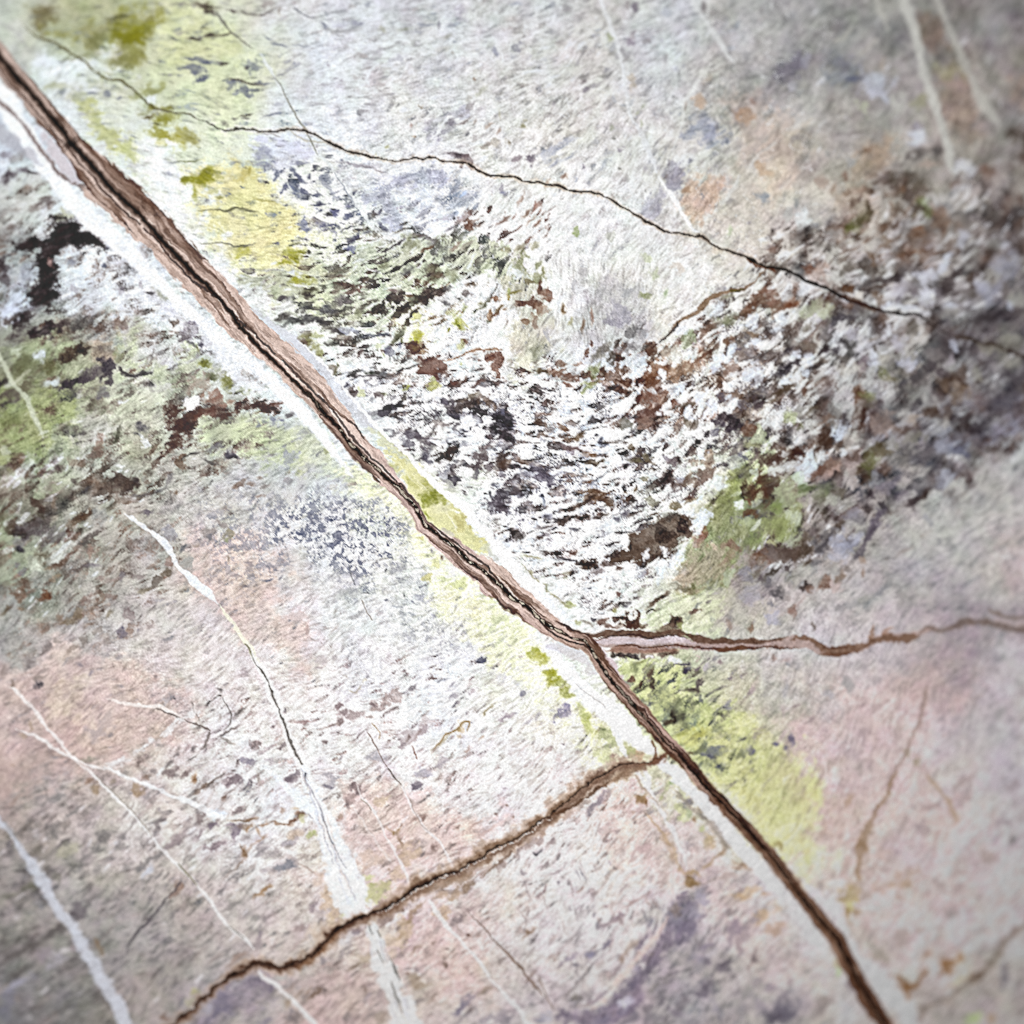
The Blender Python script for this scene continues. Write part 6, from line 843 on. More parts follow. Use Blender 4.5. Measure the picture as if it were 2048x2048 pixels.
blobs(1024, 1024, [
    (1290, 110, 50, 60, 20, (58, 42, 40), .88), (1170, 190, 60, 40, -20, (72, 56, 48), .85), (1130, 130, 40, 40, 0, (84, 72, 66), .75), (1200, 40, 50, 20, 0, (90, 84, 80), .7), (900, 280, 30, 26, 0, (78, 60, 54), .8), (760, 330, 50, 20, -10, (80, 62, 54), .8), (570, 400, 60, 26, 5, (72, 52, 44), .9), (620, 390, 30, 30, 0, (84, 62, 54), .8), (500, 375, 40, 18, 20, (76, 58, 50), .85), (420, 355, 60, 14, 8, (90, 84, 90), .8), (640, 450, 60, 20, -8, (140, 128, 126), .75), (730, 400, 60, 24, 0, (118, 102, 96), .8), (800, 425, 26, 20, 0, (110, 88, 80), .85), (960, 400, 36, 30, -30, (84, 76, 78), .85), (1020, 370, 60, 24, -40, (84, 66, 56), .85), (1100, 330, 50, 20, -20, (92, 74, 64), .8),
    (1000, 320, 26, 44, 30, (226, 230, 238), .88), (1140, 300, 30, 26, 0, (228, 232, 240), .9), (1215, 350, 46, 70, 0, (224, 228, 236), .85), (1120, 420, 36, 100, 8, (218, 224, 228), .8), (1430, 75, 66, 90, 20, (222, 227, 238), .92), (1320, 10, 60, 20, 0, (226, 230, 238), .85), (900, 440, 60, 60, 0, (226, 230, 238), .6), (820, 250, 60, 60, 0, (226, 228, 226), .6),
    (410, 450, 26, 14, 0, (190, 190, 170), .7), (400, 490, 26, 14, 0, (180, 180, 166), .7), (140, 450, 24, 14, 40, (176, 172, 146), .8), (260, 570, 26, 16, 40, (170, 172, 150), .75), (440, 710, 30, 22, 0, (176, 182, 120), .75), (400, 690, 26, 10, 0, (150, 150, 120), .7), (588, 577, 10, 9, 0, (110, 110, 120), .85), (665, 608, 9, 7, 0, (90, 86, 90), .85), (805, 608, 24, 18, -20, (140, 116, 110), .85), (755, 672, 10, 12, 0, (90, 84, 84), .8), (790, 730, 16, 14, 0, (160, 156, 110), .85), (970, 610, 30, 30, 0, (180, 184, 170), .6), (450, 620, 60, 5, -20, (176, 176, 170), .7),
    (910, 810, 60, 60, 0, (84, 52, 40), .92), (960, 770, 30, 26, -20, (96, 60, 46), .85), (800, 805, 30, 26, 0, (84, 54, 44), .9), (690, 840, 40, 26, 0, (120, 92, 80), .8), (900, 860, 90, 26, 0, (96, 64, 50), .85), (610, 810, 24, 24, 0, (110, 106, 112), .75), (560, 840, 50, 14, 30, (140, 132, 124), .7), (500, 840, 20, 16, 0, (170, 172, 120), .7), (760, 870, 60, 14, 0, (130, 104, 92), .7), (1000, 790, 16, 14, 0, (236, 236, 236), .8),
    (1050, 750, 44, 20, -25, (72, 54, 46), .9), (1100, 660, 90, 16, -38, (104, 82, 64), .88), (1150, 630, 40, 12, -25, (84, 64, 52), .85), (1240, 840, 56, 46, -30, (78, 56, 48), .92), (1170, 870, 60, 26, -20, (120, 100, 84), .8), (1370, 750, 36, 22, -30, (100, 72, 62), .85), (1480, 680, 26, 12, -30, (130, 122, 120), .7), (1390, 710, 30, 12, -30, (120, 124, 120), .7), (1330, 790, 40, 14, -50, (150, 156, 140), .7), (1280, 860, 20, 26, 0, (140, 140, 80), .7), (1510, 800, 26, 26, 0, (170, 176, 166), .6), (1650, 840, 16, 40, 0, (150, 128, 116), .6), (1800, 870, 20, 40, 0, (140, 106, 86), .7), (1310, 580, 60, 16, 10, (116, 108, 78), .8), (1230, 560, 40, 16, 30, (130, 122, 104), .7), (1360, 560, 20, 20, 0, (110, 112, 70), .75),
    (1660, 260, 50, 36, 20, (134, 104, 92), .75), (1590, 260, 20, 40, 0, (150, 128, 110), .65), (1510, 265, 30, 34, 0, (210, 190, 170), .75), (1430, 170, 60, 40, -40, (146, 104, 84), .75), (1400, 230, 60, 40, 0, (166, 134, 118), .65), (1640, 340, 90, 20, -50, (156, 136, 116), .7), (1870, 320, 60, 24, -20, (116, 84, 64), .75), (1830, 200, 60, 60, 0, (124, 138, 84), .6), (1790, 90, 60, 40, 0, (176, 184, 150), .6), (1790, 10, 60, 20, 0, (110, 78, 54), .75), (1880, 490, 60, 20, -45, (110, 100, 104), .75), (1640, 480, 40, 40, 0, (180, 190, 166), .7), (1780, 470, 40, 50, 0, (140, 138, 150), .6), (1820, 640, 60, 60, 0, (166, 164, 176), .55)])
blobs(1024, 1024, [
    (750, 1080, 30, 26, 0, (66, 48, 40), .9), (820, 1070, 60, 22, 0, (78, 60, 56), .88), (900, 1080, 60, 22, 0, (72, 60, 60), .88), (1010, 1080, 36, 36, 0, (130, 110, 98), .8), (1030, 1090, 20, 20, 0, (226, 220, 214), .85), (1080, 1070, 24, 20, 0, (206, 190, 176), .75), (1130, 1070, 36, 22, 0, (96, 74, 64), .88), (1210, 1060, 44, 20, -10, (104, 78, 68), .85), (1220, 1115, 36, 30, 0, (232, 234, 240), .9), (1310, 1145, 40, 12, 0, (90, 86, 96), .85), (1250, 1150, 40, 10, 0, (96, 92, 100), .75),
    (900, 1260, 26, 34, 20, (112, 76, 62), .88), (970, 1290, 26, 30, 30, (84, 62, 54), .88), (1065, 1290, 22, 40, 20, (76, 62, 60), .9), (1050, 1215, 18, 40, 10, (104, 88, 74), .85), (920, 1170, 26, 40, 0, (120, 126, 90), .7), (960, 1130, 40, 14, 0, (140, 140, 90), .7), (1300, 1220, 40, 26, -30, (84, 78, 92), .88), (1330, 1180, 30, 12, -30, (100, 96, 110), .75), (1400, 1180, 26, 14, 0, (124, 110, 120), .75), (1420, 1320, 22, 50, 20, (92, 80, 84), .85), (1370, 1350, 60, 12, 5, (84, 72, 70), .85), (1560, 1340, 60, 10, -15, (104, 96, 100), .8), (1430, 1420, 14, 34, 0, (110, 112, 116), .75), (1650, 1250, 14, 20, 0, (124, 110, 120), .75), (1580, 1125, 20, 16, 0, (140, 124, 126), .75), (1480, 1180, 40, 30, -20, (176, 172, 186), .6), (1640, 1460, 30, 60, 20, (134, 134, 146), .7), (1730, 1240, 12, 16, 0, (150, 144, 150), .7),
    (1000, 1330, 50, 9, -30, (92, 90, 76), .85), (940, 1335, 30, 9, -30, (96, 84, 74), .8), (1160, 1350, 40, 60, 0, (156, 162, 126), .6), (1060, 1440, 50, 14, -20, (104, 104, 110), .8), (1180, 1480, 50, 40, 0, (128, 130, 104), .7), (1250, 1450, 26, 40, 0, (140, 146, 110), .65), (1260, 1530, 36, 60, 10, (92, 90, 76), .85), (1220, 1560, 16, 40, 0, (64, 54, 46), .85), (1180, 1590, 40, 12, 0, (84, 70, 56), .85), (1300, 1610, 30, 40, 0, (130, 134, 100), .7), (1350, 1440, 30, 60, 20, (146, 148, 116), .6), (1520, 1570, 20, 50, 20, (140, 142, 130), .7), (1380, 1530, 60, 26, -20, (150, 156, 120), .65), (1500, 1420, 40, 14, -30, (150, 150, 150), .6), (1140, 1410, 60, 50, 0, (196, 202, 140), .6), (1080, 1510, 40, 60, 0, (204, 208, 140), .6), (1330, 1700, 90, 60, 0, (206, 206, 116), .7), (1440, 1660, 60, 40, 0, (196, 194, 90), .7), (1280, 1680, 40, 16, 0, (160, 164, 80), .65),
    (1550, 1800, 90, 34, -14, (124, 128, 130), .8), (1500, 1840, 50, 20, 20, (96, 96, 106), .85), (1600, 1760, 30, 14, 0, (110, 110, 120), .75), (1400, 1790, 60, 20, -20, (130, 132, 100), .75), (1340, 1810, 30, 20, 0, (110, 90, 70), .8), (1800, 1800, 22, 36, 20, (110, 106, 130), .85), (1740, 1710, 40, 9, -20, (104, 100, 100), .8), (1840, 1690, 40, 16, -20, (150, 142, 150), .7), (1860, 1640, 40, 8, -20, (160, 150, 150), .6), (1540, 1920, 26, 14, 0, (90, 92, 104), .85), (1600, 1900, 40, 20, 0, (170, 174, 160), .6),
    (70, 1370, 16, 30, 0, (140, 140, 156), .7), (40, 1300, 20, 9, -30, (186, 188, 200), .6), (390, 1510, 40, 40, 0, (150, 148, 168), .8), (330, 1540, 40, 16, -50, (150, 150, 160), .7), (200, 1540, 16, 30, 30, (170, 170, 176), .65), (120, 1580, 40, 8, -40, (166, 166, 176), .65), (320, 1580, 16, 12, 0, (150, 150, 170), .7), (300, 1500, 24, 12, 0, (180, 182, 190), .6), (380, 1745, 12, 9, 0, (130, 120, 130), .8), (100, 1780, 40, 5, -45, (200, 186, 186), .6), (200, 1850, 60, 5, -45, (200, 186, 186), .6), (20, 1520, 20, 9, 0, (180, 178, 186), .7), (590, 1190, 50, 30, -10, (200, 196, 200), .6),
    (150, 1060, 40, 30, 0, (180, 184, 80), .85), (200, 1100, 60, 24, 10, (188, 188, 80), .8), (250, 1090, 26, 20, 0, (176, 176, 60), .75), (310, 1240, 60, 50, 0, (172, 174, 56), .88), (280, 1210, 40, 20, 0, (186, 186, 80), .7), (420, 1330, 46, 60, -30, (164, 168, 70), .8), (440, 1380, 40, 26, 0, (176, 180, 100), .75), (340, 1310, 26, 14, 0, (150, 156, 70), .7), (570, 1590, 36, 100, -18, (186, 194, 100), .75), (520, 1480, 30, 90, -20, (204, 210, 150), .7), (690, 1660, 60, 60, -30, (180, 188, 140), .7), (680, 1640, 30, 14, 0, (140, 146, 110), .75), (740, 1720, 50, 60, -20, (190, 198, 150), .7), (850, 1680, 40, 100, -30, (196, 200, 160), .75), (700, 1840, 60, 40, 0, (200, 206, 150), .6), (820, 1640, 30, 40, 0, (180, 170, 150), .6), (970, 1830, 40, 40, 0, (190, 150, 120), .6), (900, 1800, 60, 40, -30, (176, 178, 120), .65), (800, 1880, 40, 40, 0, (170, 150, 140), .6)])
blobs(1536, 1024, [
    (100, 90, 110, 70, -20, (150, 160, 96), .7), (180, 40, 50, 50, 0, (196, 204, 184), .7), (20, 240, 40, 20, 0, (206, 206, 150), .7), (200, 200, 60, 60, 0, (160, 168, 136), .6), (530, 100, 50, 40, -30, (92, 74, 60), .8), (450, 180, 110, 50, -40, (92, 88, 92), .7), (400, 270, 70, 50, -30, (84, 80, 86), .75), (260, 300, 60, 100, 0, (90, 74, 62), .82), (150, 310, 100, 50, 0, (104, 88, 80), .75), (40, 320, 60, 50, 0, (120, 108, 104), .7), (300, 190, 40, 40, 0, (120, 108, 96), .6), (350, 140, 26, 30, 0, (120, 110, 110), .6), (40, 450, 60, 20, -40, (76, 66, 58), .85), (130, 420, 26, 30, 0, (92, 80, 80), .75), (690, 60, 60, 40, -30, (104, 100, 108), .65), (640, 20, 60, 40, 0, (128, 124, 138), .6), (800, 80, 30, 60, 30, (110, 102, 116), .75), (850, 20, 60, 26, -40, (104, 98, 108), .75), (900, 90, 30, 30, 0, (120, 116, 124), .6),
    (630, 230, 60, 26, -45, (96, 90, 98), .82), (740, 200, 110, 20, -60, (104, 96, 106), .85), (680, 320, 50, 20, -50, (92, 86, 94), .85), (560, 230, 70, 70, -40, (160, 164, 184), .7), (660, 180, 40, 30, -40, (180, 182, 196), .7), (520, 330, 80, 50, 0, (178, 180, 194), .6), (360, 380, 26, 30, 0, (104, 102, 106), .7), (720, 350, 30, 40, 0, (150, 126, 110), .65), (1040, 300, 60, 18, -30, (140, 130, 126), .7), (930, 210, 30, 26, 0, (140, 138, 138), .6), (1290, 210, 26, 26, 0, (140, 140, 142), .7), (1380, 230, 26, 40, 0, (144, 144, 144), .65), (1220, 60, 40, 40, 0, (140, 140, 150), .5), (930, 480, 60, 16, 10, (150, 150, 150), .6), (850, 590, 50, 22, -30, (134, 134, 138), .75), (1210, 510, 60, 16, -40, (150, 148, 148), .6), (1040, 700, 40, 16, -40, (160, 158, 158), .6), (720, 660, 60, 16, -40, (150, 152, 146), .6), (620, 710, 60, 30, -20, (156, 156, 158), .6), (1180, 580, 30, 20, 0, (206, 206, 206), .6),
    (440, 520, 36, 60, 20, (134, 106, 92), .85), (430, 580, 40, 26, 0, (130, 104, 92), .8), (550, 500, 26, 50, 20, (134, 114, 100), .82), (600, 440, 26, 26, -40, (120, 110, 106), .75), (510, 570, 60, 40, 0, (190, 172, 168), .7), (280, 565, 50, 26, -35, (70, 60, 58), .9), (310, 580, 30, 26, 0, (130, 104, 92), .75), (70, 610, 40, 36, 0, (84, 80, 84), .8), (20, 530, 30, 40, 0, (110, 106, 112), .7), (150, 650, 26, 20, 0, (150, 142, 140), .7), (180, 750, 36, 40, 0, (150, 122, 112), .8), (240, 690, 60, 14, -60, (166, 150, 148), .65), (715, 460, 16, 36, 0, (146, 124, 110), .75), (10, 690, 20, 30, 0, (120, 118, 128), .7), (40, 800, 60, 40, 0, (172, 174, 190), .65), (340, 865, 16, 18, 0, (130, 118, 112), .75), (60, 720, 26, 12, 0, (150, 148, 156), .6),
    (600, 1300, 40, 50, 0, (160, 160, 160), .7), (460, 1370, 40, 30, 0, (170, 170, 176), .6), (140, 1340, 20, 70, 10, (170, 172, 176), .6), (210, 1460, 30, 12, -40, (134, 118, 120), .8), (345, 1560, 22, 26, 0, (144, 130, 132), .75), (150, 1140, 16, 16, 0, (140, 142, 146), .7), (230, 1150, 26, 40, 0, (170, 170, 172), .6), (40, 1100, 20, 20, 0, (150, 120, 110), .65), (130, 1110, 30, 14, 0, (170, 150, 146), .6), (60, 1755, 26, 20, -30, (96, 92, 122), .88), (185, 1720, 16, 46, -10, (110, 104, 124), .85), (130, 1775, 16, 16, 0, (120, 114, 128), .8), (110, 1680, 20, 60, 30, (186, 172, 176), .6), (120, 1500, 20, 40, 20, (180, 170, 170), .6), (1740, 1510, 40, 40, 0, (160, 160, 160), .6), (1830, 1570, 34, 34, 0, (146, 142, 146), .65), (1720, 1650, 40, 40, 0, (160, 158, 160), .6), (1210, 1850, 60, 60, 0, (206, 206, 204), .7), (1120, 1880, 30, 40, -20, (150, 140, 120), .7), (1035, 1810, 22, 24, 0, (154, 144, 124), .75), (1490, 1560, 60, 9, -40, (160, 156, 156), .6), (270, 1860, 40, 60, 0, (216, 206, 174), .5)])
patch(T(0, 1536, [(0, -100), (360, -60), (330, 120), (160, 240), (60, 300), (0, 280), (-150, 260), (-150, -100)]), (184, 166, 160), .5, 18, 16, pk)
blobs(0, 1536, [
    (120, 240, 50, 10, -50, (146, 126, 118), .75), (340, 160, 10, 40, -20, (140, 132, 130), .7), (350, 260, 40, 10, -60, (124, 118, 116), .75), (430, 220, 60, 30, 0, (140, 138, 138), .6), (410, 460, 90, 50, -35, (112, 108, 108), .7), (540, 340, 70, 20, -40, (124, 122, 122), .65), (480, 580, 80, 24, -28, (108, 102, 102), .75), (520, 630, 90, 40, -20, (176, 176, 152), .6), (790, 510, 70, 50, -40, (120, 116, 116), .7), (630, 680, 110, 30, -30, (120, 116, 116), .65), (600, 750, 60, 14, -20, (110, 106, 106), .65), (700, 620, 60, 30, -30, (130, 126, 126), .6), (920, 520, 50, 20, -55, (124, 120, 120), .7), (880, 590, 60, 14, -45, (124, 120, 120), .65),
    (670, 110, 26, 40, 40, (156, 130, 114), .75), (720, 160, 22, 40, 20, (160, 136, 108), .75), (860, 100, 30, 14, -40, (150, 138, 122), .75), (1030, 170, 40, 50, 10, (166, 144, 120), .8), (1090, 60, 30, 20, -20, (146, 124, 112), .85), (1270, 30, 60, 40, -25, (136, 122, 122), .85), (1150, 20, 24, 20, 0, (140, 132, 132), .7), (1410, 40, 50, 20, -40, (140, 126, 124), .8), (1470, 70, 14, 40, 20, (160, 120, 84), .85), (1540, 150, 70, 12, -30, (124, 104, 92), .88), (1620, 100, 60, 10, -45, (110, 98, 92), .85), (1680, 50, 30, 14, -50, (124, 114, 112), .8), (1760, 100, 70, 34, -20, (136, 122, 128), .85), (1760, 20, 20, 16, 0, (120, 106, 104), .8), (1890, 100, 14, 12, 0, (110, 104, 110), .8), (1690, 240, 20, 16, -50, (130, 104, 92), .85), (1790, 310, 60, 20, -30, (136, 122, 124), .85), (1840, 150, 40, 9, -45, (130, 122, 122), .75), (1740, 180, 40, 9, -30, (140, 130, 128), .7), (1330, 60, 26, 14, 0, (150, 142, 142), .7), (1290, 190, 30, 10, 0, (146, 140, 138), .7), (960, 30, 40, 16, -20, (156, 152, 150), .6), (1200, 40, 50, 14, -50, (230, 230, 228), .6),
    (1210, 420, 70, 24, -42, (124, 116, 118), .8), (1240, 400, 12, 30, 40, (110, 100, 104), .8), (1110, 210, 50, 26, -40, (150, 146, 146), .65), (1500, 370, 50, 30, -20, (140, 126, 126), .8), (1540, 340, 20, 26, 0, (140, 126, 130), .8), (1610, 430, 50, 26, -20, (124, 112, 124), .85), (1630, 350, 60, 34, 0, (214, 222, 230), .8), (1320, 540, 100, 26, -40, (150, 138, 142), .75), (1310, 590, 60, 14, -25, (136, 124, 130), .7), (1510, 510, 50, 20, -45, (146, 134, 140), .75), (1620, 580, 80, 26, -20, (140, 126, 132), .8), (1780, 480, 50, 60, -40, (130, 118, 132), .8), (1850, 430, 70, 20, -20, (160, 142, 128), .75), (1430, 620, 20, 50, 40, (160, 154, 152), .6), (1830, 390, 70, 8, -5, (120, 90, 62), .88), (1890, 380, 40, 10, -10, (140, 104, 70), .85), (1880, 440, 26, 20, 0, (164, 130, 96), .7), (1450, 290, 30, 10, 20, (150, 144, 142), .7), (1030, 330, 60, 9, -45, (190, 186, 182), .6),
    (1850, 640, 14, 40, 10, (150, 116, 84), .85), (1830, 600, 6, 20, -20, (150, 120, 96), .75), (1870, 620, 60, 6, -45, (160, 136, 114), .75), (1800, 730, 40, 7, -45, (150, 124, 104), .8), (1740, 790, 60, 7, -42, (140, 130, 126), .75), (1810, 820, 60, 14, -45, (130, 126, 126), .8), (1680, 920, 60, 14, -45, (130, 126, 128), .7), (1910, 740, 40, 8, -40, (140, 132, 130), .7), (1930, 960, 14, 12, 0, (130, 100, 76), .8), (1480, 640, 50, 10, -45, (190, 184, 182), .6), (1100, 720, 70, 16, -25, (130, 126, 126), .75), (1180, 670, 60, 12, -25, (124, 120, 120), .7), (1050, 760, 30, 20, -40, (130, 128, 130), .7), (1110, 780, 60, 30, -35, (206, 212, 222), .8), (820, 690, 50, 16, -30, (140, 136, 136), .65), (740, 760, 60, 16, -30, (150, 146, 146), .6), (1130, 840, 60, 14, -25, (144, 140, 140), .65), (950, 740, 60, 14, -40, (150, 148, 146), .6),
    (1330, 910, 40, 30, -60, (156, 130, 116), .8), (1290, 950, 26, 20, -60, (150, 126, 116), .75), (1310, 1100, 50, 20, -25, (136, 132, 132), .75), (1280, 1290, 26, 14, -25, (126, 122, 124), .8), (1180, 1220, 40, 12, -30, (156, 152, 152), .6), (990, 1020, 20, 14, -40, (120, 118, 122), .7), (680, 990, 60, 14, -45, (120, 114, 114), .7), (660, 1040, 40, 10, -40, (124, 120, 120), .65), (800, 920, 60, 12, -40, (150, 146, 144), .6), (870, 1180, 60, 14, -30, (176, 172, 170), .6), (730, 1170, 70, 20, -30, (160, 154, 158), .6), (960, 1330, 30, 16, -20, (130, 126, 128), .75), (970, 1390, 40, 8, -40, (120, 114, 116), .8), (1170, 1460, 60, 14, -30, (140, 136, 136), .7), (1060, 1500, 60, 14, -35, (150, 146, 146), .65), (1330, 1420, 60, 12, -35, (160, 154, 152), .65), (1380, 1560, 14, 60, 20, (150, 146, 142), .65), (1250, 1600, 60, 14, -30, (160, 154, 154), .6), (920, 1580, 60, 16, -35, (130, 122, 122), .65), (1500, 1400, 60, 12, -40, (160, 150, 146), .7), (1620, 1440, 60, 14, -35, (160, 148, 144), .65), (1790, 1430, 60, 26, -20, (150, 128, 118), .7), (1740, 1480, 60, 20, -30, (156, 136, 126), .65), (1530, 1290, 60, 10, -35, (186, 180, 178), .6), (1840, 1130, 30, 10, -30, (150, 144, 146), .7), (1900, 1250, 20, 30, 30, (156, 148, 148), .6), (1880, 1110, 60, 9, -40, (156, 152, 152), .65), (1640, 1150, 60, 14, -35, (190, 188, 186), .6),
    (590, 1080, 70, 50, 50, (110, 102, 108), .75), (570, 1110, 20, 20, 0, (86, 80, 84), .75), (200, 780, 30, 30, 0, (104, 98, 98), .7), (270, 640, 40, 30, 30, (120, 114, 106), .65), (420, 820, 30, 40, -20, (124, 120, 112), .65), (200, 920, 110, 26, -22, (104, 102, 92), .7), (60, 970, 70, 26, -30, (124, 122, 110), .6), (330, 980, 40, 26, 0, (104, 98, 98), .65), (220, 900, 60, 26, -20, (112, 110, 96), .6), (400, 1240, 90, 30, -25, (92, 86, 86), .7), (260, 1340, 90, 30, -30, (92, 86, 84), .7), (110, 1410, 90, 30, -25, (98, 92, 90), .65), (40, 1210, 60, 20, -20, (110, 108, 104), .6), (130, 1540, 90, 20, -30, (92, 86, 84), .6), (80, 640, 50, 40, 30, (120, 114, 116), .6), (60, 580, 30, 30, 0, (110, 104, 110), .65),
    (440, 1430, 60, 40, -20, (186, 186, 196), .7), (380, 1500, 50, 26, -30, (172, 170, 182), .65), (340, 1400, 60, 50, 0, (150, 140, 150), .55), (560, 1370, 60, 60, 0, (144, 130, 136), .55), (90, 1650, 70, 30, -25, (166, 168, 184), .75), (180, 1600, 60, 26, -30, (160, 162, 178), .7), (40, 1740, 60, 50, 0, (134, 134, 150), .6), (30, 1850, 60, 40, 0, (122, 122, 138), .55), (500, 1780, 90, 26, -35, (120, 118, 114), .6), (300, 1840, 90, 26, -30, (110, 106, 106), .6), (800, 1770, 26, 30, 0, (116, 108, 104), .65), (400, 1900, 60, 10, -40, (176, 174, 172), .6), (520, 1850, 60, 10, -40, (170, 168, 166), .6), (720, 1330, 16, 40, -20, (140, 116, 92), .7), (760, 1400, 26, 40, -40, (134, 112, 92), .65), (1460, 1690, 26, 40, 20, (176, 172, 120), .7), (1420, 1750, 40, 30, -30, (180, 176, 150), .6),
    (1700, 1800, 60, 60, 0, (120, 114, 130), .6), (1680, 1740, 40, 40, -30, (130, 122, 140), .6), (1560, 1800, 40, 40, -50, (170, 172, 186), .65), (1640, 1860, 90, 26, -40, (116, 110, 128), .7), (1250, 1890, 40, 20, 0, (124, 96, 82), .65), (1240, 1860, 30, 14, -40, (130, 104, 90), .6), (1450, 1840, 30, 20, -40, (56, 46, 46), .8), (1780, 1650, 60, 16, -35, (190, 188, 192), .65), (1880, 1640, 60, 30, -30, (150, 140, 152), .6)])
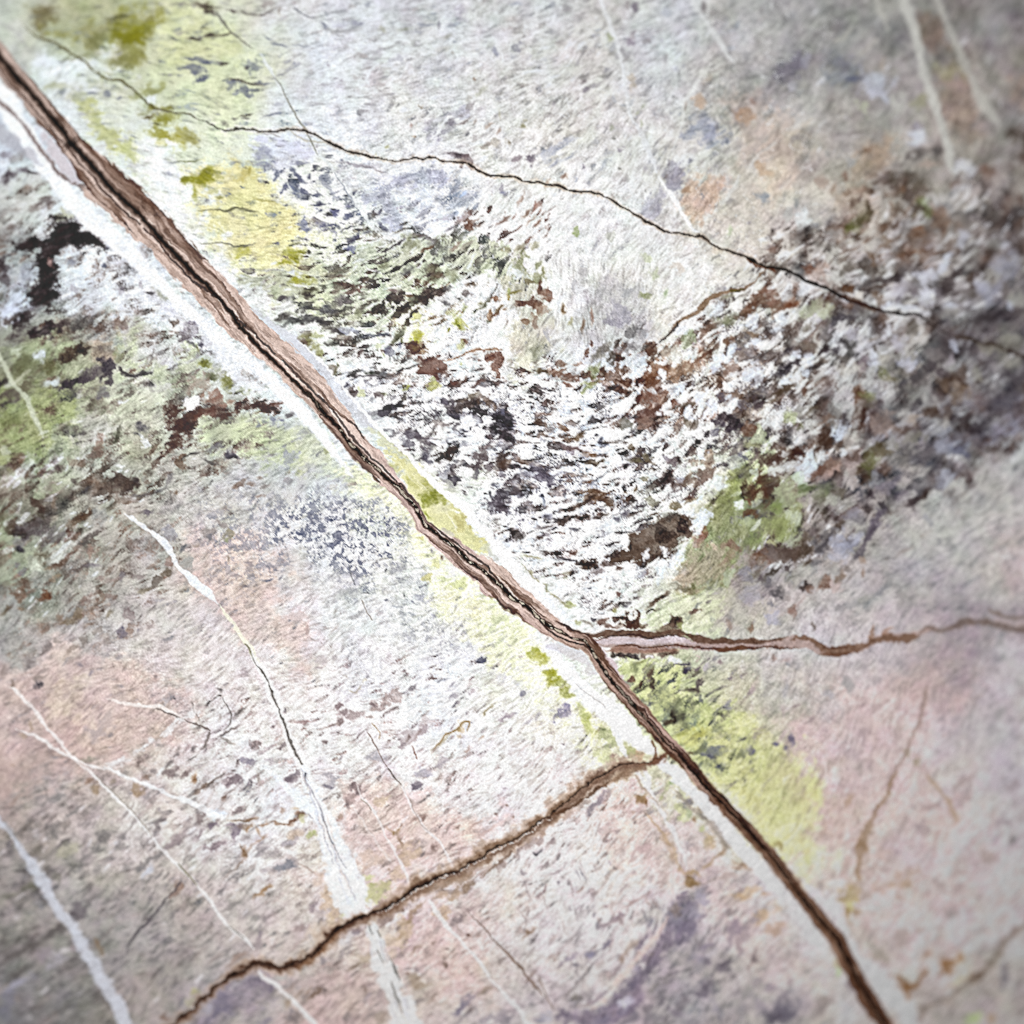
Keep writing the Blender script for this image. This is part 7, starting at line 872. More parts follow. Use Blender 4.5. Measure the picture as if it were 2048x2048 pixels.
blobs(512, 1536, [
    (270, 60, 50, 40, 0, (150, 142, 148), .8), (250, 80, 40, 20, -20, (136, 124, 132), .8), (20, 80, 8, 50, -20, (164, 156, 150), .7), (560, 80, 60, 40, 0, (176, 176, 182), .75), (535, 140, 40, 18, -5, (132, 128, 140), .88), (770, 155, 40, 36, 30, (150, 134, 134), .85), (690, 270, 20, 50, 0, (140, 126, 126), .8), (700, 230, 60, 30, 0, (176, 158, 154), .65), (640, 360, 14, 14, 0, (170, 146, 130), .7), (840, 65, 40, 9, -30, (166, 152, 150), .75), (1225, 135, 36, 30, -40, (130, 122, 132), .9), (1270, 40, 50, 26, 0, (188, 188, 198), .75), (1240, 95, 30, 10, 0, (236, 236, 236), .7), (730, 75, 20, 9, -20, (160, 150, 150), .7), (840, 150, 40, 6, -50, (170, 154, 150), .7), (1020, 170, 60, 9, -40, (166, 146, 142), .75), (1080, 210, 40, 10, -30, (160, 142, 140), .75), (940, 250, 60, 30, -40, (206, 188, 164), .65),
    (60, 425, 30, 9, -20, (160, 114, 76), .85), (190, 415, 60, 9, 8, (140, 98, 66), .88), (270, 400, 40, 14, -30, (132, 96, 74), .88), (330, 360, 36, 22, -40, (120, 90, 74), .9), (310, 340, 26, 14, -30, (160, 130, 110), .7), (300, 300, 40, 14, 0, (206, 190, 164), .6), (40, 540, 36, 7, -40, (164, 126, 92), .8), (20, 480, 6, 40, -30, (170, 140, 110), .7), (200, 320, 20, 16, 0, (176, 156, 140), .7), (400, 350, 30, 14, 30, (130, 130, 134), .8), (400, 510, 36, 30, 0, (186, 192, 138), .8), (340, 390, 30, 40, 0, (206, 208, 164), .6), (290, 500, 60, 30, 0, (206, 188, 168), .6), (40, 940, 70, 14, -40, (168, 128, 84), .85), (90, 900, 26, 10, -30, (160, 120, 76), .8),
    (220, 740, 80, 30, -8, (142, 144, 152), .85), (160, 750, 40, 20, 0, (150, 152, 158), .75), (110, 640, 60, 26, -30, (164, 160, 162), .75), (300, 700, 40, 20, 40, (170, 166, 168), .7), (50, 620, 60, 20, -40, (166, 162, 166), .7), (230, 570, 50, 30, 0, (176, 174, 182), .7), (420, 680, 40, 9, -30, (160, 154, 152), .75), (400, 760, 60, 6, 30, (160, 140, 130), .75), (270, 640, 40, 20, 0, (236, 236, 232), .7), (70, 770, 40, 20, 0, (176, 172, 176), .7), (440, 1060, 30, 26, 0, (150, 138, 144), .8), (350, 1220, 36, 30, 0, (166, 150, 148), .75), (50, 1260, 26, 40, 10, (136, 126, 136), .8), (30, 1330, 30, 26, -40, (160, 150, 152), .7), (400, 1200, 20, 14, -40, (176, 162, 162), .7), (150, 1320, 40, 14, -60, (170, 156, 154), .7), (300, 1340, 40, 9, -40, (180, 164, 160), .7), (180, 900, 50, 10, -40, (176, 170, 170), .65), (220, 1040, 60, 9, -40, (186, 178, 176), .65), (100, 1100, 60, 9, -40, (180, 172, 172), .65), (480, 840, 50, 60, 0, (224, 206, 190), .6), (560, 1000, 60, 140, -15, (212, 188, 160), .65), (560, 1160, 70, 60, 0, (210, 190, 158), .65), (460, 1260, 60, 60, -40, (212, 196, 176), .6),
    (660, 1120, 22, 22, 0, (186, 196, 120), .75), (850, 830, 40, 26, 0, (206, 212, 150), .7), (900, 930, 90, 60, -10, (196, 198, 140), .75), (960, 900, 50, 50, 0, (196, 186, 146), .65), (960, 940, 20, 16, 0, (160, 150, 140), .75), (880, 870, 40, 14, -20, (176, 180, 116), .7), (990, 770, 9, 9, 0, (170, 140, 120), .8), (1050, 800, 60, 40, 0, (206, 186, 160), .65), (860, 680, 90, 60, 0, (206, 186, 170), .6), (1150, 660, 60, 60, 0, (200, 178, 152), .65), (1040, 490, 14, 14, 0, (164, 130, 84), .85), (1075, 475, 9, 30, 30, (170, 140, 106), .8), (1100, 430, 16, 10, -40, (160, 134, 120), .85), (1090, 560, 9, 40, -28, (150, 124, 100), .85), (1030, 480, 40, 5, 30, (166, 140, 106), .75),
    (1340, 585, 44, 20, -45, (150, 128, 122), .88), (1480, 580, 34, 16, -40, (150, 136, 132), .88), (1300, 640, 50, 8, -40, (170, 152, 146), .75), (1440, 460, 50, 8, -50, (160, 148, 144), .8), (1510, 440, 26, 12, -50, (140, 120, 112), .85), (1500, 400, 40, 6, -40, (170, 150, 146), .75), (1190, 390, 60, 14, -30, (170, 148, 140), .75), (1260, 380, 40, 14, -40, (160, 136, 128), .8), (1180, 250, 10, 40, -30, (170, 160, 154), .65), (1810, 345, 14, 16, 0, (140, 118, 112), .88), (1880, 290, 9, 8, 0, (130, 104, 90), .85), (1930, 370, 9, 10, 0, (130, 104, 90), .8), (1680, 400, 60, 10, -30, (190, 168, 160), .7), (1760, 460, 60, 9, -30, (190, 166, 158), .7), (1640, 430, 40, 9, -40, (186, 164, 156), .65), (1420, 340, 90, 6, -40, (196, 186, 186), .65), (1550, 280, 60, 6, -45, (190, 186, 188), .6), (1850, 60, 40, 6, -45, (190, 184, 186), .6), (1880, 160, 14, 8, 0, (160, 154, 160), .7), (1650, 250, 40, 6, -40, (180, 174, 176), .65),
    (740, 1220, 60, 40, -10, (140, 124, 128), .75), (660, 1240, 40, 26, 0, (150, 130, 128), .7), (800, 1180, 40, 30, 0, (160, 150, 156), .65), (750, 1250, 20, 26, 30, (120, 108, 116), .75), (960, 1120, 90, 40, -20, (144, 126, 122), .75), (1080, 1050, 50, 36, -20, (122, 96, 84), .82), (1000, 1090, 60, 20, -15, (150, 132, 126), .7), (920, 1030, 60, 26, -10, (130, 116, 116), .75), (1170, 960, 80, 14, -28, (160, 140, 130), .75), (1100, 1110, 90, 14, -30, (230, 228, 228), .8), (1260, 1010, 60, 20, -40, (214, 204, 202), .75), (1200, 1080, 90, 20, -45, (160, 132, 104), .7), (1130, 1190, 60, 60, -45, (196, 174, 144), .7), (1160, 1160, 30, 14, -40, (150, 126, 96), .75), (1060, 1300, 60, 60, 0, (206, 190, 166), .65), (1020, 1380, 40, 40, 0, (190, 178, 156), .6), (1090, 1260, 50, 10, -40, (176, 150, 116), .65), (1300, 930, 60, 30, -30, (186, 172, 170), .65),
    (1460, 880, 90, 20, -25, (150, 122, 100), .7), (1600, 830, 90, 30, -30, (160, 136, 118), .65), (1600, 910, 60, 26, -40, (150, 124, 102), .75), (1500, 960, 60, 26, -30, (170, 144, 120), .7), (1410, 970, 60, 40, -30, (176, 150, 126), .65), (1700, 790, 90, 20, -35, (150, 128, 118), .7), (1690, 790, 60, 8, -35, (232, 230, 228), .8), (1640, 820, 40, 6, -35, (232, 230, 228), .75), (1760, 770, 60, 9, -40, (200, 190, 184), .6), (1850, 720, 30, 26, 0, (160, 144, 138), .75), (1820, 760, 40, 26, -40, (164, 150, 146), .7), (1900, 640, 60, 30, -30, (140, 118, 106), .7), (1560, 860, 60, 14, -40, (170, 148, 130), .7),
    (1420, 1080, 60, 40, 0, (196, 172, 144), .65), (1510, 1150, 36, 30, -20, (150, 138, 138), .82), (1540, 1140, 16, 26, 40, (140, 126, 128), .75), (1620, 1070, 44, 20, -30, (160, 144, 144), .75), (1700, 1040, 40, 10, -40, (150, 140, 142), .8), (1640, 960, 60, 9, -40, (180, 166, 164), .65), (1610, 1265, 12, 12, 0, (104, 64, 46), .92), (1340, 1320, 20, 14, -40, (150, 130, 120), .8), (1360, 1220, 40, 26, -40, (176, 164, 160), .7), (1430, 1375, 12, 12, 0, (130, 112, 110), .85), (1410, 1480, 30, 30, -30, (140, 120, 110), .85), (1430, 1500, 12, 20, 30, (124, 104, 96), .8), (1540, 1220, 12, 40, -40, (170, 156, 150), .7), (1800, 1130, 40, 9, -50, (186, 176, 178), .65), (1860, 1180, 20, 30, 0, (190, 184, 186), .6), (1210, 1370, 40, 10, -40, (150, 128, 112), .75), (1150, 1560, 20, 16, 0, (140, 112, 100), .75), (1220, 1590, 20, 8, -20, (160, 134, 124), .7), (1560, 1390, 12, 10, 0, (160, 140, 136), .7), (1480, 1640, 14, 12, 0, (170, 156, 150), .7), (1330, 1750, 40, 8, -50, (140, 120, 108), .75),
    (1240, 1770, 60, 20, -20, (126, 116, 116), .75), (1195, 1773, 12, 12, 0, (60, 54, 54), .9), (1300, 1720, 40, 26, -30, (160, 148, 142), .65), (1580, 1780, 90, 26, -48, (124, 118, 132), .82), (1540, 1840, 60, 26, -45, (120, 114, 130), .8), (1640, 1740, 60, 14, -50, (140, 132, 142), .75), (1600, 1850, 60, 9, -45, (130, 122, 128), .75), (1720, 1680, 50, 20, -50, (156, 140, 124), .7), (1750, 1650, 30, 20, -40, (166, 150, 140), .7), (1560, 1900, 90, 20, -20, (140, 134, 140), .65), (1750, 1880, 60, 50, 0, (134, 128, 138), .65), (1880, 1880, 60, 50, 0, (130, 124, 132), .65), (1840, 1680, 60, 9, 20, (150, 140, 134), .7), (1400, 1780, 60, 20, 0, (170, 160, 150), .55),
    (650, 1390, 44, 26, -35, (150, 142, 142), .8), (520, 1450, 40, 20, -30, (140, 132, 136), .75), (600, 1480, 70, 14, -40, (140, 126, 122), .75), (740, 1490, 50, 14, -35, (140, 120, 104), .75), (830, 1430, 60, 30, 0, (186, 172, 150), .65), (600, 1560, 60, 30, -30, (176, 156, 152), .65), (690, 1350, 60, 20, -40, (166, 160, 160), .7), (680, 1300, 90, 30, -30, (200, 200, 202), .65), (500, 1690, 60, 26, -15, (136, 120, 116), .8), (520, 1680, 14, 14, 0, (100, 90, 92), .85), (440, 1710, 50, 14, -40, (120, 96, 80), .82), (390, 1690, 40, 10, -50, (150, 126, 112), .75), (320, 1700, 40, 10, -50, (140, 120, 104), .75), (250, 1650, 60, 20, -40, (160, 142, 136), .65), (230, 1770, 20, 40, 0, (160, 140, 120), .65), (60, 1640, 70, 60, -40, (130, 120, 134), .75), (20, 1600, 50, 26, 0, (120, 112, 124), .7), (130, 1690, 50, 14, -35, (140, 134, 132), .75), (160, 1590, 60, 20, 0, (180, 184, 180), .7), (300, 1900, 70, 40, 0, (124, 114, 114), .75), (260, 1850, 26, 30, 0, (130, 124, 130), .7), (80, 1900, 60, 30, 0, (130, 124, 136), .7), (810, 1680, 14, 30, 0, (140, 122, 114), .75), (690, 1890, 40, 30, 0, (140, 130, 128), .7), (870, 1860, 50, 10, -35, (140, 130, 128), .75), (990, 1750, 14, 50, -15, (130, 114, 100), .75), (960, 1880, 60, 40, 0, (150, 134, 122), .6), (760, 1580, 30, 9, -40, (160, 144, 138), .7), (640, 1640, 60, 9, -30, (170, 154, 148), .65), (1190, 1620, 30, 60, 0, (160, 142, 120), .6), (1230, 1650, 60, 20, -20, (150, 130, 110), .6)])
blobs(1024, 1536, [
    (980, 230, 40, 40, 0, (158, 124, 84), .85), (960, 210, 26, 16, 0, (176, 148, 116), .75), (1000, 260, 14, 20, 0, (140, 104, 70), .8), (660, 260, 70, 30, -40, (160, 150, 156), .8), (600, 310, 60, 16, -45, (140, 132, 138), .8), (530, 280, 60, 26, -30, (150, 134, 126), .7), (680, 200, 50, 26, -50, (166, 156, 162), .7), (580, 350, 20, 12, -40, (150, 144, 150), .75), (330, 390, 60, 26, -20, (156, 130, 112), .75), (260, 410, 60, 26, -30, (150, 124, 106), .75), (240, 470, 20, 40, 30, (166, 140, 124), .7), (430, 370, 40, 30, -50, (176, 156, 146), .7), (160, 560, 60, 40, -40, (160, 144, 140), .75), (80, 620, 60, 26, -40, (160, 144, 140), .75), (40, 660, 40, 20, -50, (160, 146, 142), .7), (180, 640, 14, 18, 20, (84, 82, 90), .92), (205, 625, 14, 9, -50, (100, 98, 106), .85), (300, 550, 40, 20, -40, (150, 138, 140), .8), (270, 570, 40, 9, -40, (160, 144, 144), .75), (40, 700, 30, 7, -55, (130, 122, 124), .8), (120, 540, 60, 7, -40, (236, 234, 236), .75),
    (720, 550, 26, 12, -30, (140, 126, 128), .85), (730, 500, 20, 26, 20, (160, 144, 142), .75), (800, 470, 30, 12, -30, (156, 144, 144), .75), (740, 420, 40, 14, -50, (180, 166, 166), .7), (680, 480, 30, 20, -40, (176, 164, 164), .7), (920, 650, 60, 10, -60, (176, 158, 158), .8), (1010, 610, 50, 30, 0, (186, 166, 166), .75), (1060, 660, 40, 9, -40, (186, 166, 164), .7), (920, 320, 16, 14, 0, (186, 160, 144), .7), (1160, 520, 30, 40, -30, (190, 166, 144), .7), (1200, 560, 26, 20, 0, (176, 150, 130), .7), (1160, 150, 20, 60, 20, (176, 184, 140), .7), (1200, 130, 30, 30, 0, (156, 176, 130), .7), (1280, 190, 30, 60, -30, (176, 184, 150), .65), (1140, 230, 20, 20, 0, (180, 186, 130), .7), (1330, 250, 24, 16, 0, (110, 106, 116), .88), (1300, 270, 30, 20, -30, (140, 140, 140), .75), (1330, 340, 20, 40, -20, (170, 184, 140), .7), (1290, 380, 50, 30, 30, (210, 220, 160), .7), (1370, 390, 16, 20, 0, (150, 116, 84), .85), (1420, 320, 30, 16, 40, (150, 130, 104), .75), (1450, 360, 16, 26, -30, (130, 124, 124), .75), (1430, 460, 26, 26, 0, (176, 184, 130), .7), (1260, 310, 30, 40, -30, (190, 196, 140), .65), (1180, 50, 20, 16, -40, (150, 136, 110), .75), (1090, 60, 26, 40, -20, (176, 176, 150), .65), (850, 60, 60, 60, 0, (214, 196, 168), .7),
    (1480, 540, 40, 50, 0, (176, 156, 116), .75), (1590, 630, 40, 20, -40, (160, 134, 110), .8), (1500, 590, 26, 40, 20, (196, 176, 150), .7), (1540, 680, 60, 9, -40, (170, 144, 116), .8), (1470, 740, 40, 14, -30, (170, 144, 110), .75), (1590, 480, 30, 40, -30, (150, 138, 124), .7), (1640, 570, 40, 40, 40, (160, 146, 130), .65), (1350, 800, 60, 16, 0, (176, 148, 110), .8), (1350, 860, 50, 26, 30, (150, 118, 76), .85), (1370, 880, 20, 12, 0, (140, 110, 76), .8), (1260, 770, 20, 26, 0, (186, 160, 130), .7), (1210, 660, 14, 60, -15, (186, 160, 136), .7), (1460, 870, 90, 8, -12, (156, 142, 138), .8), (1530, 850, 40, 9, -15, (160, 150, 146), .75), (1740, 730, 60, 16, 15, (160, 130, 104), .8), (1700, 750, 30, 12, 0, (160, 130, 110), .75), (1830, 760, 60, 14, 40, (170, 150, 140), .75), (1640, 810, 60, 26, -20, (180, 164, 158), .7), (1720, 970, 60, 12, 5, (176, 146, 112), .8), (1790, 940, 90, 30, -20, (206, 178, 144), .65), (1900, 960, 40, 14, 0, (180, 150, 120), .7),
    (1110, 860, 30, 14, -20, (170, 154, 154), .8), (840, 900, 50, 10, -45, (160, 150, 152), .8), (860, 830, 40, 7, -50, (170, 160, 162), .7), (920, 790, 26, 12, -20, (170, 160, 164), .75), (940, 1000, 80, 9, -30, (170, 150, 146), .85), (890, 1030, 40, 12, -40, (170, 150, 148), .75), (710, 1040, 26, 12, -40, (160, 144, 148), .8), (800, 1130, 40, 26, -20, (150, 136, 144), .85), (750, 1160, 60, 9, -20, (166, 152, 152), .75), (700, 1180, 50, 14, -30, (150, 138, 144), .8), (820, 1150, 9, 30, -20, (140, 124, 126), .8), (660, 1150, 9, 20, -20, (160, 144, 140), .75), (1030, 1010, 9, 40, -25, (166, 150, 144), .7), (1080, 1020, 9, 30, -30, (166, 150, 144), .65), (240, 930, 40, 14, -45, (150, 130, 132), .85), (200, 970, 26, 9, -45, (150, 134, 136), .8), (250, 1010, 6, 40, -20, (150, 142, 140), .8), (190, 910, 40, 7, -45, (170, 160, 160), .75), (320, 790, 30, 9, -40, (160, 150, 154), .8), (240, 740, 50, 9, -40, (160, 150, 152), .75), (85, 790, 30, 16, 20, (160, 154, 160), .8), (90, 860, 50, 9, -20, (160, 154, 156), .75), (110, 920, 5, 60, -15, (160, 154, 156), .75), (130, 880, 9, 8, 0, (120, 110, 112), .8), (355, 875, 12, 12, 0, (124, 120, 128), .85), (440, 870, 14, 20, -20, (130, 126, 130), .8), (460, 920, 5, 60, -15, (160, 150, 150), .75), (535, 810, 6, 40, -25, (130, 130, 140), .85), (495, 810, 6, 36, -25, (140, 140, 150), .8), (560, 820, 5, 30, -30, (150, 150, 156), .7), (480, 1080, 6, 40, -15, (150, 144, 146), .8), (440, 1060, 8, 20, 0, (140, 136, 144), .75), (530, 740, 5, 30, -25, (160, 154, 160), .7), (620, 740, 5, 40, -30, (176, 170, 174), .6), (120, 1090, 12, 26, 20, (130, 116, 116), .85), (90, 1120, 40, 6, 50, (150, 140, 140), .75), (100, 1170, 6, 60, 0, (160, 150, 148), .75), (150, 1220, 40, 30, -30, (156, 130, 110), .85), (130, 1240, 16, 16, 0, (136, 110, 90), .8), (110, 1260, 40, 9, -50, (160, 140, 126), .75), (400, 1190, 6, 40, -10, (170, 160, 158), .7), (310, 1290, 40, 12, -50, (176, 164, 162), .7), (740, 720, 14, 14, 0, (160, 154, 164), .7),
    (700, 1320, 40, 26, -30, (136, 130, 146), .88), (640, 1390, 120, 10, -45, (130, 124, 134), .85), (580, 1420, 36, 20, -20, (140, 138, 158), .85), (740, 1260, 60, 9, -45, (150, 146, 148), .75), (780, 1415, 26, 20, -20, (120, 110, 116), .9), (840, 1420, 26, 50, 20, (150, 130, 118), .8), (900, 1340, 60, 26, -45, (160, 142, 130), .75), (440, 1440, 60, 20, -25, (140, 132, 146), .85), (380, 1480, 40, 14, -40, (150, 140, 150), .75), (470, 1500, 26, 16, 0, (130, 124, 132), .8), (490, 1550, 6, 30, -30, (140, 134, 138), .75), (560, 1540, 110, 9, -48, (116, 110, 112), .88), (480, 1640, 60, 9, -45, (120, 112, 112), .85), (420, 1700, 60, 9, -50, (130, 120, 120), .8), (660, 1500, 40, 60, 20, (160, 144, 142), .65), (800, 1520, 50, 20, -40, (140, 126, 130), .75), (760, 1560, 40, 14, -40, (144, 126, 130), .75), (990, 1300, 50, 14, -40, (124, 112, 126), .88), (960, 1350, 40, 12, -45, (120, 108, 122), .88), (960, 1260, 20, 20, 0, (150, 140, 150), .75), (1280, 990, 30, 40, 20, (136, 126, 136), .8), (1230, 1080, 40, 50, 30, (140, 126, 122), .8), (1340, 1060, 40, 26, -40, (140, 132, 146), .8), (1430, 990, 60, 40, 30, (164, 160, 174), .75), (1380, 1120, 60, 40, 0, (160, 156, 170), .7), (1320, 1230, 90, 60, -30, (126, 118, 134), .75), (1280, 1310, 60, 20, -10, (116, 108, 122), .8),
    (990, 1490, 22, 20, 0, (214, 206, 206), .88), (930, 1520, 26, 20, 0, (170, 164, 178), .75), (1040, 1500, 60, 26, -45, (112, 104, 116), .85), (900, 1620, 70, 50, -40, (112, 104, 120), .8), (840, 1780, 60, 36, -25, (200, 200, 216), .92), (830, 1850, 60, 30, -20, (130, 122, 140), .8), (790, 1720, 30, 30, 0, (128, 116, 134), .75), (670, 1710, 60, 14, -40, (130, 118, 130), .82), (600, 1760, 60, 16, -30, (140, 126, 134), .75), (470, 1750, 30, 30, 0, (124, 116, 108), .85), (450, 1760, 16, 14, 0, (104, 98, 96), .8), (540, 1790, 40, 16, -10, (150, 138, 136), .7), (400, 1850, 40, 30, 0, (110, 100, 116), .85), (360, 1880, 50, 26, -20, (120, 110, 124), .8), (430, 1900, 60, 26, -30, (130, 120, 134), .75), (250, 1880, 60, 30, -20, (170, 172, 184), .75), (200, 1900, 40, 20, 0, (140, 138, 150), .7), (580, 1870, 90, 40, -20, (130, 118, 130), .7), (700, 1900, 60, 30, -40, (130, 124, 140), .7),
    (1480, 1460, 36, 40, 20, (120, 112, 122), .88), (1600, 1500, 50, 40, -40, (116, 108, 116), .88), (1590, 1480, 30, 26, 0, (110, 102, 110), .75), (1480, 1630, 50, 80, 20, (112, 104, 114), .88), (1420, 1690, 40, 26, 0, (120, 112, 122), .8), (1830, 1430, 24, 50, 15, (116, 104, 106), .88), (1790, 1510, 16, 30, 20, (140, 126, 126), .75), (1720, 1360, 20, 60, 10, (144, 130, 136), .78), (1750, 1270, 40, 60, 30, (150, 138, 144), .7), (1690, 1210, 40, 60, 20, (144, 130, 142), .78), (1470, 1340, 50, 20, -40, (136, 126, 142), .78), (1660, 1280, 30, 60, 0, (150, 138, 146), .65), (1500, 1400, 50, 26, -30, (190, 188, 194), .65), (1150, 1600, 60, 40, -30, (124, 118, 118), .75), (1060, 1670, 60, 26, -50, (130, 124, 122), .7), (1110, 1760, 40, 90, 25, (116, 110, 116), .8), (1000, 1830, 40, 50, 30, (122, 114, 120), .78), (1300, 1780, 60, 40, -30, (124, 116, 122), .75), (1240, 1850, 60, 50, 0, (116, 106, 118), .75), (1060, 1880, 60, 40, 0, (130, 124, 130), .7), (880, 1900, 60, 26, -30, (130, 122, 132), .7), (1270, 1450, 60, 40, -40, (150, 146, 146), .6), (1860, 1600, 60, 40, 0, (150, 140, 146), .65), (1880, 1800, 40, 60, 0, (140, 132, 142), .6), (1880, 1120, 40, 60, 20, (190, 160, 120), .65), (1640, 1000, 60, 30, 0, (186, 174, 170), .6)])
blobs(1536, 1536, [
    (60, 560, 30, 26, 30, (176, 164, 100), .75), (90, 590, 14, 40, -20, (150, 134, 84), .75), (130, 690, 30, 30, 0, (196, 200, 120), .65), (290, 690, 20, 30, 0, (176, 186, 130), .65), (610, 250, 26, 60, 20, (176, 150, 128), .8), (100, 1200, 60, 26, 0, (176, 150, 128), .65), (40, 1240, 60, 30, 20, (170, 144, 122), .7), (60, 1050, 60, 40, 0, (196, 174, 150), .6), (400, 890, 26, 30, 0, (156, 148, 146), .65), (540, 530, 26, 24, 0, (176, 158, 152), .7), (430, 460, 26, 50, 20, (186, 166, 154), .65), (570, 740, 30, 60, 0, (170, 150, 142), .65), (700, 590, 36, 30, 0, (150, 118, 84), .82), (600, 960, 60, 50, -20, (170, 150, 104), .8), (560, 980, 40, 14, -20, (150, 128, 84), .75), (610, 1050, 30, 50, 0, (196, 190, 120), .75), (600, 1100, 30, 50, -20, (150, 124, 84), .82), (670, 1080, 36, 26, -20, (150, 124, 92), .82), (650, 930, 30, 30, 0, (170, 148, 116), .7), (640, 860, 40, 60, 10, (176, 156, 140), .65), (680, 790, 30, 60, 10, (166, 140, 116), .7), (580, 1160, 20, 30, 0, (170, 150, 134), .65),
    (830, 310, 20, 30, 30, (150, 124, 112), .78), (1100, 290, 30, 30, 0, (150, 146, 148), .7), (1250, 300, 70, 30, -15, (154, 140, 138), .75), (1170, 430, 50, 60, 30, (150, 138, 140), .75), (1400, 360, 30, 60, 0, (170, 152, 136), .7), (1490, 240, 40, 36, -40, (154, 142, 142), .75), (1480, 110, 90, 36, -45, (160, 148, 146), .72), (1530, 170, 30, 30, 0, (160, 150, 150), .65), (1850, 150, 40, 40, 0, (150, 140, 144), .72), (1790, 420, 50, 36, -40, (150, 142, 146), .72), (1845, 530, 30, 36, 0, (120, 116, 116), .85), (1890, 380, 30, 40, 0, (156, 150, 152), .65), (1210, 630, 90, 20, -50, (156, 148, 148), .7), (1650, 670, 60, 40, -20, (152, 140, 134), .7), (1450, 720, 50, 36, -30, (150, 142, 140), .7), (1390, 820, 60, 20, -40, (156, 146, 146), .65), (860, 640, 60, 50, 0, (176, 160, 152), .6), (760, 770, 40, 40, 0, (166, 152, 148), .65), (970, 800, 26, 40, 20, (170, 150, 136), .68), (1080, 760, 60, 40, 0, (170, 154, 142), .65), (920, 880, 40, 26, 0, (166, 144, 122), .7), (1040, 850, 60, 30, -20, (164, 140, 116), .7), (820, 900, 40, 40, 0, (170, 152, 138), .6), (720, 960, 50, 40, -30, (160, 146, 138), .7), (980, 970, 40, 30, 0, (166, 150, 140), .65), (1300, 890, 50, 40, 40, (150, 142, 140), .7), (1440, 900, 60, 30, -40, (156, 146, 144), .65), (1380, 1100, 60, 50, -30, (150, 142, 140), .65), (1000, 1280, 60, 40, 0, (156, 146, 140), .65), (1150, 1200, 40, 50, 0, (150, 144, 136), .65), (860, 1430, 60, 40, 40, (146, 138, 126), .7), (800, 1360, 50, 26, 40, (150, 148, 140), .65), (1500, 1290, 90, 20, -55, (150, 142, 140), .72), (1370, 1130, 60, 16, -30, (140, 134, 132), .65), (1700, 1130, 90, 30, -50, (196, 190, 192), .7), (1780, 1060, 60, 40, -50, (190, 186, 188), .65),
    (1190, 1420, 60, 16, -40, (150, 120, 98), .75), (1350, 1490, 60, 40, 0, (140, 100, 64), .85), (1400, 1470, 50, 30, 0, (150, 112, 76), .8), (1350, 1540, 50, 26, 0, (130, 94, 60), .8), (1460, 1440, 30, 26, -30, (150, 116, 84), .75), (1450, 1600, 90, 20, -30, (196, 168, 136), .65), (1560, 1590, 60, 36, -30, (116, 92, 78), .82), (1620, 1560, 40, 20, -30, (110, 86, 70), .8), (1560, 1630, 40, 20, 0, (140, 118, 98), .7), (1800, 1560, 40, 90, 0, (116, 112, 116), .75), (1780, 1650, 30, 26, 0, (120, 116, 120), .75), (1670, 1680, 50, 26, 0, (126, 116, 108), .7), (1540, 1900, 70, 40, 0, (156, 176, 120), .72), (1580, 1870, 40, 26, 0, (160, 184, 120), .65), (1690, 1900, 40, 40, 0, (156, 130, 104), .68), (1350, 1750, 40, 40, 0, (150, 140, 130), .6),
    (100, 1850, 110, 60, -20, (104, 98, 110), .85), (60, 1880, 60, 40, 0, (90, 84, 94), .75), (130, 1730, 30, 40, 20, (124, 116, 124), .72), (30, 1660, 30, 26, 0, (140, 130, 140), .65), (380, 1810, 50, 70, 30, (140, 130, 128), .72), (440, 1750, 30, 30, -30, (130, 120, 116), .72), (150, 1600, 30, 30, 0, (150, 140, 146), .65), (520, 1510, 20, 50, 0, (150, 184, 124), .7), (520, 1470, 30, 26, 0, (176, 160, 134), .65), (640, 1620, 40, 70, -30, (124, 116, 122), .72), (300, 1400, 60, 60, 0, (200, 200, 202), .6), (390, 1600, 60, 60, 0, (180, 178, 180), .6), (600, 1860, 60, 60, 0, (176, 184, 186), .6), (1040, 1800, 60, 60, 0, (184, 188, 196), .6), (940, 1700, 60, 40, 30, (186, 186, 192), .6)])

# the sampled ground tones are local means: the ground between the grains is lighter by what the grains take away
dlt = box_blur(np.clip(C, 0, 255) - C_BASE, 16)
ownd = np.clip((C_BASE - C).mean(-1) / 45, 0, 1)[..., None]
C -= (0.45 + 0.35 * LN[..., None]) * dlt * (1 - ownd) * (1 - 0.75 * FARR[..., None])

# ------------------------------------------------------------------ pale mineral veins and thin cracks
VEINC = (250, 251, 253)


def vein(pts, wid, label, col=VEINC, a=.92, jit=2.5, soft=2.0, name='white_vein', h=0.35, **kw):
    line(pts, wid, col, a, soft, jit, part(name, label), h, **kw)


# upper field
t3 = lambda p: T(1024, 0, p)
vein(t3([(650, -80), (690, 30), (740, 180), (790, 310), (830, 500), (860, 680), (890, 860), (960, 970), (1020, 1130), (1100, 1300)]), [11, 11, 9, 8, 6, 6, 8, 10, 10, 9],
     'long thin white vein running down from the middle of the top edge', col=(226, 227, 228), a=.7)
vein(t3([(1110, 1340), (1180, 1430), (1260, 1560), (1350, 1710), (1420, 1760)]), [6, 8, 9, 8, 4], 'thin white vein between the slate and tan patches above the crack', a=.8)
vein(t3([(1330, -90), (1380, 20), (1450, 130), (1540, 270), (1640, 430), (1680, 480)]), [8, 11, 10, 12, 11, 5], 'straight pale vein right of the middle of the top edge', col=(212, 214, 214), a=.75)
line(t3([(1640, 470), (1560, 500), (1440, 560), (1370, 690), (1300, 780), (1290, 900), (1220, 1100), (1160, 1240), (1100, 1380), (990, 1540)]), [4, 5, 5, 5, 5, 5, 4, 4, 4, 3], (226, 226, 222), .65, 1.6)
